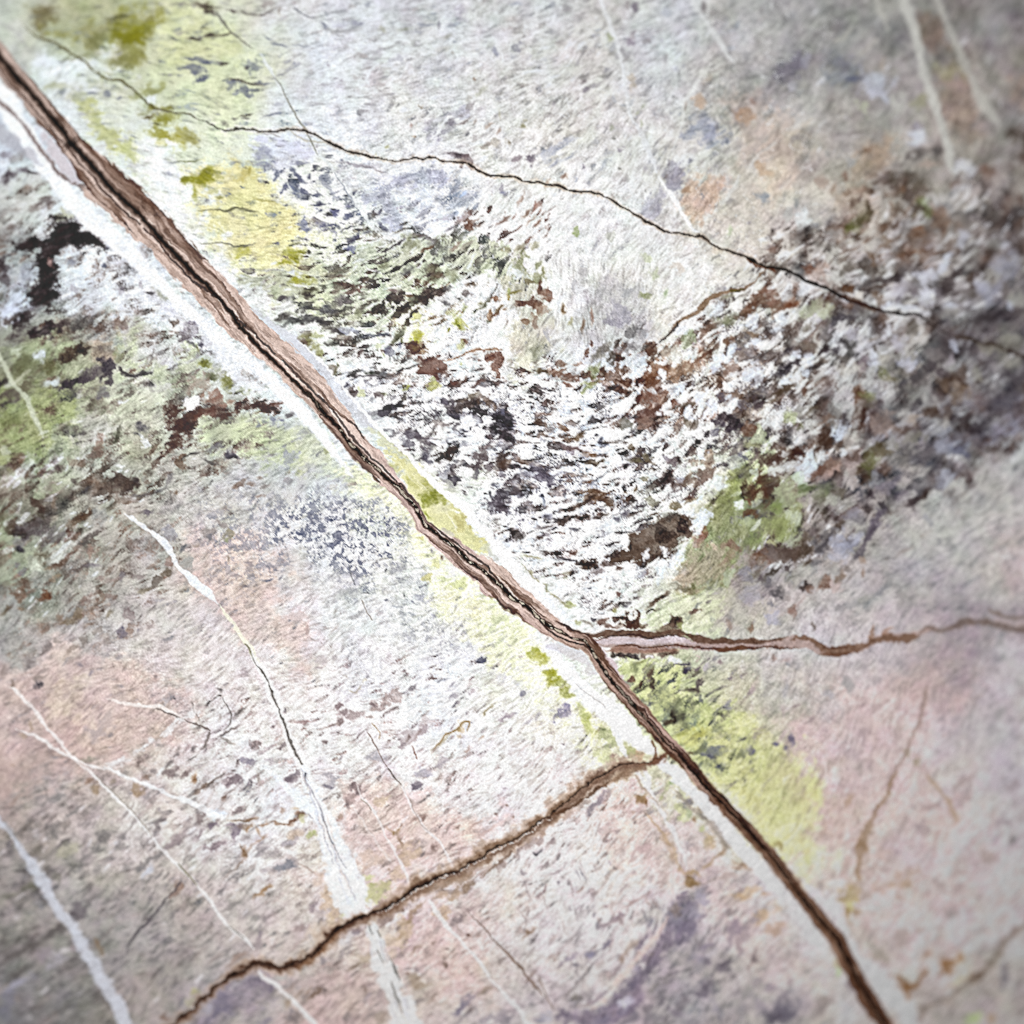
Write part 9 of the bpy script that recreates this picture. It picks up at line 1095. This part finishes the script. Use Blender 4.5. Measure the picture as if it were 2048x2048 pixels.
line(T(1536, 1024, [(1660, 740), (1760, 775), (1930, 790), (2100, 800)]), [8, 11, 11, 11], (126, 110, 100), .7, 4, 4)
line(T(1536, 1024, [(1690, 820), (1800, 830), (1950, 845)]), [5, 9, 9], (184, 170, 168), .65, 3, 3)

# ------------------------------------------------------------------ lower crack with its brown halo
lc_pts = (T(1024, 1024, [(1150, 1850), (1060, 1880), (950, 1895)]) + T(1024, 1536, [(800, -15), (680, 60), (560, 130), (480, 190), (400, 260), (330, 320), (230, 390), (140, 470), (0, 550)])
          + T(512, 1536, [(1800, 610), (1720, 660), (1620, 710), (1530, 780), (1400, 820), (1300, 870), (1200, 910), (1100, 980), (1010, 1050), (900, 1080), (800, 1120), (650, 1190), (560, 1280), (480, 1370), (400, 1430), (320, 1470), (180, 1510), (60, 1480), (0, 1490)])
          + T(0, 1536, [(1800, 1550), (1680, 1620), (1580, 1700), (1480, 1790), (1380, 1870), (1320, 1930), (1200, 2060)]))
nl = len(lc_pts)
lc = part('crack_stain', 'brown stained lower crack curving across the lower left of the slab')
lcd = part('thin_crack', 'thin dark fissure inside the brown stained crack', lc)
ww = np.interp(np.linspace(0, 1, nl), [0, .08, .2, .3, .4, .55, .62, .75, .85, 1], [16, 34, 42, 40, 36, 34, 30, 26, 24, 16])
line(lc_pts, ww, (176, 150, 128), .68, 9, 8, lc, 0, taper=False)
line([(x + 1, y + 2) for x, y in lc_pts], ww * .5, (128, 98, 80), .82, 5, 7, lc, 0, taper=False)
line([(x - 1, y - 5) for x, y in lc_pts[5:24]], 10, (150, 120, 94), .55, 4, 5)
line(lc_pts[12:], np.interp(np.linspace(0, 1, nl - 12), [0, .3, .5, .6, .8, 1], [9, 8, 12, 15, 10, 7]), (92, 64, 50), .85, 3, 5, lc, -.5)
line(lc_pts, np.interp(np.linspace(0, 1, nl), [0, .15, .3, .5, .65, .8, 1], [1.8, 2.4, 2.6, 3, 3.4, 3.6, 3]), (52, 35, 26), .95, 1.2, 3.6, lcd, -3, taper=False)
line([(x + 2.5, y + 3.2) for x, y in lc_pts[8:22]], 1.6, (232, 222, 212), .8, .9, 5, gaps=.5)
line(T(1024, 1536, [(760, 80), (690, 130), (600, 190), (480, 270), (380, 330), (300, 350), (200, 420)]), [5, 8, 7, 8, 6, 5, 3], (108, 78, 58), .82, 2, 4)
line(T(1024, 1024, [(950, 1890), (1000, 1930), (900, 1960), (800, 2000), (680, 2060)]), [14, 10, 16, 14, 10], (140, 108, 86), .7, 4, 5)
line(T(1024, 1024, [(1060, 1720), (1075, 1800), (1065, 1880), (1040, 1900)]), [5, 6, 6, 5], (140, 104, 80), .88, 1.8, 2)
line(T(1024, 1024, [(1190, 1800), (1140, 1850), (1090, 1885), (1020, 1905)]), [6, 7, 7, 6], (134, 98, 78), .88, 1.8, 2.5)
line(T(512, 1536, [(1780, 640), (1700, 720), (1600, 790), (1480, 850), (1350, 900), (1240, 930)]), [6, 7, 8, 8, 7, 4], (150, 122, 100), .65, 3, 6)
line(T(512, 1536, [(1930, 640), (1850, 700), (1780, 760), (1700, 830)]), [5, 6, 6, 3], (130, 102, 84), .7, 2.5, 5)
line(T(512, 1536, [(640, 1215), (560, 1320), (440, 1440), (300, 1510)]), [4, 6, 7, 5], (150, 112, 84), .7, 2.5, 4)

# ------------------------------------------------------------------ the thin crack across the upper half
tc_pts = (T(0, 0, [(-260, -60), (0, 60), (170, 190), (300, 280), (430, 330), (560, 420), (650, 470), (720, 540), (800, 590), (900, 610), (1000, 670), (1080, 750), (1200, 830), (1380, 850), (1480, 890), (1600, 950), (1700, 980), (1850, 970)])
          + T(512, 0, [(0, 980), (130, 990), (260, 975), (360, 980), (460, 1020), (560, 1080), (660, 1130), (730, 1155), (800, 1160), (860, 1185), (930, 1185), (980, 1200), (1080, 1205), (1180, 1190), (1260, 1198), (1340, 1190), (1420, 1215), (1530, 1225), (1620, 1250), (1700, 1300), (1780, 1325), (1930, 1335)])
          + T(1024, 0, [(60, 1350), (180, 1375), (260, 1390), (340, 1395), (430, 1435), (600, 1455), (720, 1485), (800, 1540), (900, 1595), (980, 1655), (1080, 1700), (1150, 1740), (1240, 1750), (1350, 1775), (1440, 1795), (1540, 1860), (1640, 1890), (1760, 1935), (1870, 1990)])
          + T(1536, 512, [(0, 85), (80, 90), (200, 130), (290, 190), (400, 220), (500, 270), (560, 310), (650, 345), (780, 385), (900, 420), (1000, 440), (1120, 440), (1200, 480), (1300, 550), (1400, 600)]))
nt = len(tc_pts)
tc = part('thin_crack', 'long thin dark crack crossing the upper half from left to right')
sa = np.linspace(0, 1, nt)
line(tc_pts[17:62], 9, (178, 156, 134), .45, 3.5, 3)
line(tc_pts[2:15], [3, 4, 5, 5, 5, 4, 5, 5, 4, 5, 5, 4, 5], (110, 104, 66), .85, 1.6, 2.5, tc, -2)
line(tc_pts[13:], np.interp(np.linspace(0, 1, nt - 13), [0, .05, .1, .2, .5, .7, .8, .9, 1], [2.2, 3.4, 4.2, 3.2, 3.8, 4.8, 6.5, 6, 4.5]), (50, 30, 20), .95, 1.2, 2.2, tc, -3)
line([(x + 1, y + 4.6) for x, y in tc_pts[24:58]], 1.5, (214, 196, 176), .6, 1.0, 4, gaps=.5)  # highlights along the crack's lower lip, painted as a broken pale line
line(T(1536, 512, [(560, 310), (640, 330), (760, 390), (860, 400)]), [5, 10, 10, 6], (88, 62, 46), .7, 3, 4)
line(T(1536, 512, [(1400, 600), (1560, 640), (1700, 670), (1800, 700), (1930, 750), (2100, 820)]), [6, 7, 7, 8, 9, 9], (72, 60, 52), .9, 3, 4, tc)
line(T(512, 0, [(0, 1000), (100, 1010), (180, 1035)]), [3, 2, 2], (130, 120, 120), .6, 1.2, 2)

# ------------------------------------------------------------------ the thick brown vein
FIS = [(-110, 10, 26, 30), (-60, 46, 26, 30), (0, 114, 24, 30), (34, 156, 22, 30), (66, 191, 20, 31), (98, 230, 20, 30), (127, 265, 24, 28), (156, 302, 27, 28), (186, 334, 36, 38), (212, 366, 44, 46), (244, 397, 45, 48),
       (281, 432, 42, 44), (313, 466, 40, 38), (342, 501, 40, 37), (384, 544, 40, 35), (413, 570, 40, 34), (445, 605, 40, 33), (474, 644, 40, 32), (503, 676, 44, 24), (538, 716, 50, 16), (570, 742, 50, 15), (594, 769, 48, 16),
       (626, 798, 44, 17), (655, 832, 42, 16), (682, 862, 40, 15), (708, 896, 36, 15), (740, 925, 30, 19), (772, 954, 23, 22), (801, 981, 14, 20), (830, 1013, 9, 18), (848, 1048, 9, 22), (878, 1072, 13, 26), (909, 1093, 18, 32),
       (936, 1122, 24, 33), (968, 1143, 30, 32), (994, 1167, 34, 33), (1021, 1196, 33, 28), (1045, 1207, 31, 26), (1072, 1233, 27, 24), (1103, 1254, 22, 23), (1138, 1273, 18, 20), (1172, 1284, 16, 20), (1186, 1305, 18, 14),
       (1207, 1339, 19, 12), (1231, 1368, 19, 15), (1254, 1395, 19, 16), (1284, 1427, 18, 17), (1310, 1458, 17, 16), (1337, 1490, 18, 14), (1366, 1519, 17, 13), (1384, 1541, 15, 13), (1421, 1584, 14, 14), (1459, 1623, 14, 14),
       (1496, 1660, 14, 14), (1530, 1698, 14, 14), (1570, 1748, 14, 14), (1605, 1796, 15, 14), (1642, 1843, 16, 15), (1674, 1878, 17, 17), (1695, 1920, 15, 19), (1721, 1971, 17, 18), (1748, 2013, 17, 18), (1769, 2047, 17, 18), (1830, 2150, 17, 18), (1860, 2200, 17, 18)]
VN = part('brown_vein', 'thick brown vein running diagonally from the upper left to the lower right')
VF = part('fissure', 'black crystal lined fissure along the middle of the vein', VN)
fa_ = np.array(FIS, float)
sl, D, G, tt, S = line_field(fa_[:, :2], 130, 2.2)
tot = np.hypot(*(fa_[1:, :2] - fa_[:-1, :2]).T)
cum = np.concatenate([[0], np.cumsum(tot)])
Rr = np.interp(S, cum, fa_[:, 2]).astype(np.float32); Ll = np.interp(S, cum, fa_[:, 3]).astype(np.float32)
# travelling down right with y down, the right of the picture is the negative side
side = -G
half = np.where(side > 0, Rr, Ll) * (1 + 0.06 * w1x[sl] + 0.05 * w2x[sl])
nn = D / np.maximum(half, 1)
st_e = rank(vnoise(S / 38, side * D / 4.0 + w1y[sl], 171) + .6 * vnoise(S / 14, D / 2.5, 173))
nn = nn + (st_e - .5) * .30 * sstep(6, 18, half)
m = (1 - sstep(1 - 2.6 / np.maximum(half, 4), 1 + 2.6 / np.maximum(half, 4), nn)) * (D < 129)
lat = side * D
def lane(sa_, la_, seed, wid, octv=3):
    out = 0; amp = 1
    for k in range(octv):
        out = out + amp * vnoise(S / sa_ + 7.3 * k, (lat + 2.5 * w1y[sl]) / la_ + 3.1 * k, seed + k); amp *= .6; sa_ *= .55; la_ *= .55
    return rank(out)


st1 = lane(95, 7.5, 121, 0)
st2 = lane(170, 15, 127, 0)
st3 = lane(22, 3.5, 131, 0, 2)
sx = S / cum[-1]
late = sstep(cum[36], cum[45], S)[..., None]
base = np.array([166, 138, 122], np.float32) * (1 - late) + np.array([116, 82, 62], np.float32) * late
far = sstep(cum[49], cum[54], S)[..., None]
base = base * (1 - far) + np.array([116, 84, 64], np.float32) * far
early = sstep(cum[9], cum[4], S)[..., None]
base = base * (1 - early) + np.array([138, 112, 98], np.float32) * early
vc = np.broadcast_to(base, st1.shape + (3,)).copy()
dk_ = np.array([84, 56, 42], np.float32); lt_ = np.array([206, 184, 174], np.float32)
vc += (dk_ - vc) * (sstep(.62, .84, st1) * .8)[..., None]
vc += (dk_ - vc) * (sstep(.62, .85, st2) * .45)[..., None]
vc += (lt_ - vc) * (sstep(.58, .9, 1 - st2) * .75)[..., None] * (1 - late * .6) * (1 - far * .7)
vc += (lt_ - vc) * (sstep(.80, .96, 1 - st1) * .5)[..., None] * (1 - far * .8)
vc += ((st3 - .5) * 26)[..., None]
vc += (np.array([96, 60, 40], np.float32) - vc) * (sstep(.66, .96, nn) * .75 * sstep(.3, .75, st2))[..., None]
vc += (np.array([120, 104, 98], np.float32) - vc) * (sstep(.5, 1, nn) * .35 * early[..., 0])[..., None]
fis_w = np.interp(S, cum, np.interp(np.arange(len(FIS)), [0, 6, 12, 18, 26, 30, 38, 41, 44, 50, 54, 64], [6.5, 7, 6, 3.8, 4.2, 4.4, 4, 2.8, 3, 2.4, 2.6, 4])).astype(np.float32)
fw = fis_w * (0.5 + 0.95 * rank(fbm(S, lat * 0.25, 26, 4, 137, .7)))
near = 1 - sstep(fw * 1.1, fw * 2.7, D)
vc += (np.array([62, 42, 32], np.float32) - vc) * (near * .7)[..., None]
core = 1 - sstep(fw * .55, fw * 1.05, D)
# a second, broken dark strand beside the fissure
off = np.interp(S, cum, np.interp(np.arange(len(FIS)), [0, 14, 18, 24, 28, 34, 40, 46, 64], [-14, -13, 12, 14, 9, 11, -9, 7, 5])).astype(np.float32)
str2 = (1 - sstep(1.2, 3.2, np.abs(lat - off - 3 * w1y[sl]))) * sstep(.35, .6, rank(fbm(S, lat * .3, 40, 2, 139)))
vc += (np.array([66, 42, 32], np.float32) - vc) * (str2 * .7)[..., None]
C[sl] += (np.clip(vc, 20, 235) - C[sl]) * m[..., None]
C[sl] += (np.array([30, 20, 17], np.float32) - C[sl]) * (core * .96 * (D < 129))[..., None]
# crystals sitting in the fissure, their glints painted in as pale colour
gl = rank(fbm(S + 6 * w2x[sl], lat * 2.4 + 3 * w1y[sl] + 2 * w3x[sl], 9, 3, 141))
gate = np.interp(S, cum, np.interp(np.arange(len(FIS)), [0, 20, 24, 30, 40, 46, 50, 64], [0.0, 0, .8, .9, .9, .6, .1, 0])).astype(np.float32)
glm = sstep(.87, .94, gl) * (1 - sstep(fw * .7, fw * 1.3, D)) * gate
C[sl] += (np.array([236, 222, 200], np.float32) - C[sl]) * (np.clip(glm, 0, 1) * .8)[..., None]
HGT[sl] += m * (0.9 + 2.2 * (st1 - .5) + 1.2 * (st2 - .5)) - core * 3.5 - near * 1.5 + glm * 1.6
ID[sl] = np.where(m > .5, VN, ID[sl])
ID[sl] = np.where((core > .5) & (D < 60), VF, ID[sl])

# ------------------------------------------------------------------ larger dark flecks become pieces of their own
fl_lab = np.zeros((N, N), np.int32)
fm = (FLECKMASK > 0.42) & (ID == GREY)
todo = set(map(tuple, np.argwhere(fm)))
groups = []
while todo:
    seed = todo.pop(); stack = [seed]; cells = [seed]
    while stack:
        i, j = stack.pop()
        for q in ((i + 1, j), (i - 1, j), (i, j + 1), (i, j - 1)):
            if q in todo:
                todo.remove(q); stack.append(q); cells.append(q)
    groups.append(cells)
groups.sort(key=len, reverse=True)
for cells in groups[:140]:
    a = np.array(cells)
    ID[a[:, 0], a[:, 1]] = part('fleck')
sm = part('fine_flecks', None, None, 'stuff')
for cells in groups[140:]:
    a = np.array(cells)
    ID[a[:, 0], a[:, 1]] = sm

# ------------------------------------------------------------------ the domed face of the stone
hn = ((fine - .5) * .35 + np.minimum(med - .25, 0) * 1.6 + (big - .5) * .8 * (.12 + LN)) * (1 - .6 * FARR) + (clump - .5) * 1.6 + (lumps - .5) * (.15 + 1.6 * LN)
HGT += hn
XW = (U - 1024) * PX; YW = -(V - 1024) * PX
r2 = ((U - CX) * PX) ** 2 + ((V - CY) * PX) ** 2
dz = DROP * r2
f = (DIST + dz) / DIST
X3 = (XW * f).astype(np.float32); Y3 = (YW * f).astype(np.float32)
Z3 = (Z0 - dz + HGT * PX).astype(np.float32)

# lamp falloff, divided out of the tones: the colour brightens where the lamp weakens
lx, ly, lz = LAMP.x - X3, LAMP.y - Y3, LAMP.z - (Z0 - dz)
d2 = lx * lx + ly * ly + lz * lz
nx = 2 * DROP * (U - CX) * PX; ny = -2 * DROP * (V - CY) * PX
nl_ = np.sqrt(nx * nx + ny * ny + 1)
ax_l = np.array((Vector((-0.012, 0.004, Z0)) - LAMP).normalized())
emit = -(lx * ax_l[0] + ly * ax_l[1] + lz * ax_l[2]) * -1
E = np.clip(lx * nx + ly * ny + lz, 0, None) / nl_ * np.clip(-(-lx * ax_l[0] - ly * ax_l[1] - lz * ax_l[2]) * -1, 0, None) / (d2 * d2)
E = E / E.max()
AMB = 0.06
L = (E + AMB) / (1 + AMB)
# crystal grain of the stone itself, coarser and finer from place to place
gv = .25 + 1.4 * rank(fbm(U, V, 130, 3, 191)) ** 1.3
gr_ = fbm(U, V, 13, 4, 193, .82) * 7.0 + fbm(U, V, 5, 2, 197, .9) * 5.0 + rng.randn(N, N).astype(np.float32) * 3.2
C += (gr_ * gv * (1 - .35 * FARR))[..., None] * np.array([1.03, 1.0, .97], np.float32)
C = np.clip(C, 0, 262)
sharp = (1 - .75 * FARR)[..., None]
C = C + sharp * (.95 * (C - box_blur(C, 1, 2)) + .22 * (C - box_blur(C, 9, 2)))      # unsharp mask: sharpened edges and halos put into the colour
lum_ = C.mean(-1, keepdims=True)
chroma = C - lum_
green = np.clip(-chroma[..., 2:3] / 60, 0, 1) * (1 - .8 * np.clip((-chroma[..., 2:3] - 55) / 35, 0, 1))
lum2 = 150 + (lum_ - 150) * np.where(lum_ < 150, 1.2, 1.05 + .10 * (1 - FARR[..., None]))  # vignette painted into the colour: pale tones brighter near the crown
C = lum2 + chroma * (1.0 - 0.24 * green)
pinkm = sstep(1120, 1420, V + 0.15 * (U - 1024)) * (1 - 0.6 * np.exp(-((U - 800) / 260) ** 2 - ((V - 1330) / 170) ** 2)) * (1 - green[..., 0])
whm = sstep(208, 246, C.mean(-1)) * sstep(-14, -2, chroma[..., 2])
C *= 1 - whm[..., None] * np.array([.030, .016, 0], np.float32)
C += pinkm[..., None] * np.array([0.5, -4.5, -4.5], np.float32) * sstep(120, 190, lum_) * sstep(236, 205, lum_)
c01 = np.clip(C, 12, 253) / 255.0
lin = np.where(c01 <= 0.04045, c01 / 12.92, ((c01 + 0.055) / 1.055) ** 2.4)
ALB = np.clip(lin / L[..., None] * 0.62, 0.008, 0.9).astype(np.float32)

# ------------------------------------------------------------------ materials
def rock_material(name, rough, spec, grain):
    m_ = bpy.data.materials.new(name); m_.use_nodes = True
    nt_ = m_.node_tree; nd = nt_.nodes; lk = nt_.links
    p = nd['Principled BSDF']
    at = nd.new('ShaderNodeAttribute'); at.attribute_name = 'stone_colour'
    tc_ = nd.new('ShaderNodeTexCoord')
    n1 = nd.new('ShaderNodeTexNoise'); n1.inputs['Scale'].default_value = 1 / (PX * 2.6); n1.inputs['Detail'].default_value = 3; n1.inputs['Roughness'].default_value = .8
    n2 = nd.new('ShaderNodeTexVoronoi'); n2.inputs['Scale'].default_value = 1 / (PX * 2.6)
    lk.new(tc_.outputs['Object'], n1.inputs['Vector']); lk.new(tc_.outputs['Object'], n2.inputs['Vector'])
    mp = nd.new('ShaderNodeMapRange'); mp.inputs[1].default_value = .25; mp.inputs[2].default_value = .75; mp.inputs[3].default_value = 1 - grain; mp.inputs[4].default_value = 1 + grain
    lk.new(n1.outputs['Fac'], mp.inputs[0])
    sp = nd.new('ShaderNodeSeparateColor'); lk.new(n2.outputs['Color'], sp.inputs[0])
    mp2 = nd.new('ShaderNodeMapRange'); mp2.inputs[3].default_value = 1 - grain * .8; mp2.inputs[4].default_value = 1 + grain * .8
    lk.new(sp.outputs[0], mp2.inputs[0])
    mu = nd.new('ShaderNodeMath'); mu.operation = 'MULTIPLY'; lk.new(mp.outputs[0], mu.inputs[0]); lk.new(mp2.outputs[0], mu.inputs[1])
    vm = nd.new('ShaderNodeVectorMath'); vm.operation = 'SCALE'; lk.new(at.outputs['Color'], vm.inputs[0]); lk.new(mu.outputs[0], vm.inputs['Scale'])
    lk.new(vm.outputs[0], p.inputs['Base Color'])
    p.inputs['Roughness'].default_value = rough
    p.inputs['Specular IOR Level'].default_value = spec
    bp = nd.new('ShaderNodeBump'); bp.inputs['Strength'].default_value = .12; bp.inputs['Distance'].default_value = PX * 1.5
    lk.new(n1.outputs['Fac'], bp.inputs['Height']); lk.new(bp.outputs[0], p.inputs['Normal'])
    return m_


M_ROCK = rock_material('rock', .62, .16, .15)
M_VEIN = rock_material('vein_mineral', .6, .2, .18)
M_FIS = rock_material('fissure_mineral', .85, .03, .2)

# ------------------------------------------------------------------ build: one stone, its pieces as children
stone = bpy.data.objects.new('veined_stone', None)
COL.objects.link(stone)
stone['label'] = 'pale veined stone slab filling the view, crossed diagonally by a thick brown vein'
stone['category'] = 'stone'
stone['kind'] = 'thing'

# shading normals of the whole face so that no seam shows between pieces
gzx = np.gradient(HGT, axis=1) / STEP
gzy = np.gradient(HGT, axis=0) / STEP
NX = nx - gzx; NY = ny + gzy
NN = np.stack([NX, NY, np.ones_like(NX)], -1)
NN /= np.linalg.norm(NN, axis=-1, keepdims=True)

P3 = np.stack([X3, Y3, Z3], -1).reshape(-1, 3)
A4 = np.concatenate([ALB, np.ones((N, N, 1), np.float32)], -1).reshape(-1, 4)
N3 = NN.astype(np.float32).reshape(-1, 3)
ii, jj = np.meshgrid(np.arange(N - 1), np.arange(N - 1), indexing='ij')
v00 = (ii * N + jj).ravel()
QUAD = np.stack([v00, v00 + N, v00 + N + 1, v00 + 1], -1)
FID = ID[:-1, :-1].ravel()
order = np.argsort(FID, kind='stable')
bounds = np.searchsorted(FID[order], np.arange(len(PARTS) + 1))


def mesh_object(name, co, quads, mat, parent, colors=None, normals=None):
    me = bpy.data.meshes.new(name)
    nf = len(quads)
    me.vertices.add(len(co)); me.vertices.foreach_set('co', np.ascontiguousarray(co, np.float32).ravel())
    me.loops.add(nf * 4); me.loops.foreach_set('vertex_index', np.ascontiguousarray(quads, np.int32).ravel())
    me.polygons.add(nf); me.polygons.foreach_set('loop_start', np.arange(0, nf * 4, 4, dtype=np.int32))
    me.polygons.foreach_set('use_smooth', np.ones(nf, bool))
    me.update(calc_edges=True)
    if colors is not None:
        a = me.attributes.new('stone_colour', 'FLOAT_COLOR', 'POINT')
        a.data.foreach_set('color', np.ascontiguousarray(colors, np.float32).ravel())
    if normals is not None:
        me.normals_split_custom_set_from_vertices(normals.tolist())
    me.materials.append(mat)
    o = bpy.data.objects.new(name, me)
    COL.objects.link(o)
    o.parent = parent
    return o


made = {}
for k, (name, label, par, kind) in enumerate(PARTS):
    fsel = order[bounds[k]:bounds[k + 1]]
    if len(fsel) < (4 if par is None else 1):
        # a piece overgrown by later ones: its few faces go to the grey rock
        if len(fsel):
            FID[fsel] = GREY
        continue
    made[k] = fsel
left = np.flatnonzero(FID == GREY)
made[GREY] = left
objs = {}
for k in sorted(made, key=lambda q: (PARTS[q][2] is not None, q)):
    name, label, par, kind = PARTS[k]
    q = QUAD[made[k]]
    uq, inv = np.unique(q.ravel(), return_inverse=True)
    mat = M_FIS if name in ('fissure', 'thin_crack') else M_VEIN if name in ('brown_vein', 'side_vein', 'dark_seam') else M_ROCK
    o = mesh_object(name, P3[uq], inv.reshape(-1, 4), mat, objs[par] if par in objs else stone, A4[uq], N3[uq])
    if label:
        o['label'] = label
    if kind:
        o['kind'] = kind
    objs[k] = o

# rough sides and underside of the slab
ring = np.concatenate([np.arange(N), (np.arange(1, N) * N + N - 1), ((N - 1) * N + np.arange(N - 2, -1, -1)), (np.arange(N - 2, 0, -1) * N)])
top = P3[ring]
nR = len(ring)
rows = [top]
for t in (.33, .66, 1.0):
    r_ = top.copy(); r_[:, 2] = top[:, 2] * (1 - t)
    k_ = 1 + .012 * (vnoise(top[:, 0] * 130 + t * 9, top[:, 1] * 130 + t * 5, 201))
    r_[:, :2] *= k_[:, None] if t < 1 else 1
    rows.append(r_)
rows.append(np.array([[0, 0, 0]], np.float32))
co = np.concatenate(rows)
fq = []
for r_ in range(3):
    a = np.arange(nR) + r_ * nR; b = np.roll(np.arange(nR), -1) + r_ * nR
    fq.append(np.stack([a, b, b + nR, a + nR], -1))
fq = np.concatenate(fq)
side_o = mesh_object('slab_side', co[:-1], fq, M_ROCK, stone, np.concatenate([A4[ring]] * 4))

# the surface under the slab
gm = bpy.data.materials.new('ground'); gm.use_nodes = True
gn = gm.node_tree
no = gn.nodes.new('ShaderNodeTexNoise'); no.inputs['Scale'].default_value = 30; no.inputs['Detail'].default_value = 8
cr = gn.nodes.new('ShaderNodeValToRGB'); cr.color_ramp.elements[0].color = (.20, .19, .18, 1); cr.color_ramp.elements[1].color = (.34, .33, .31, 1)
gn.links.new(no.outputs['Fac'], cr.inputs[0]); gn.links.new(cr.outputs[0], gn.nodes['Principled BSDF'].inputs['Base Color'])
gn.nodes['Principled BSDF'].inputs['Roughness'].default_value = .85
g = np.array([[-1.5, -1.5, 0], [1.5, -1.5, 0], [1.5, 1.5, 0], [-1.5, 1.5, 0]], np.float32)
go = mesh_object('ground', g, np.array([[0, 1, 2, 3]]), gm, None)
go['kind'] = 'structure'
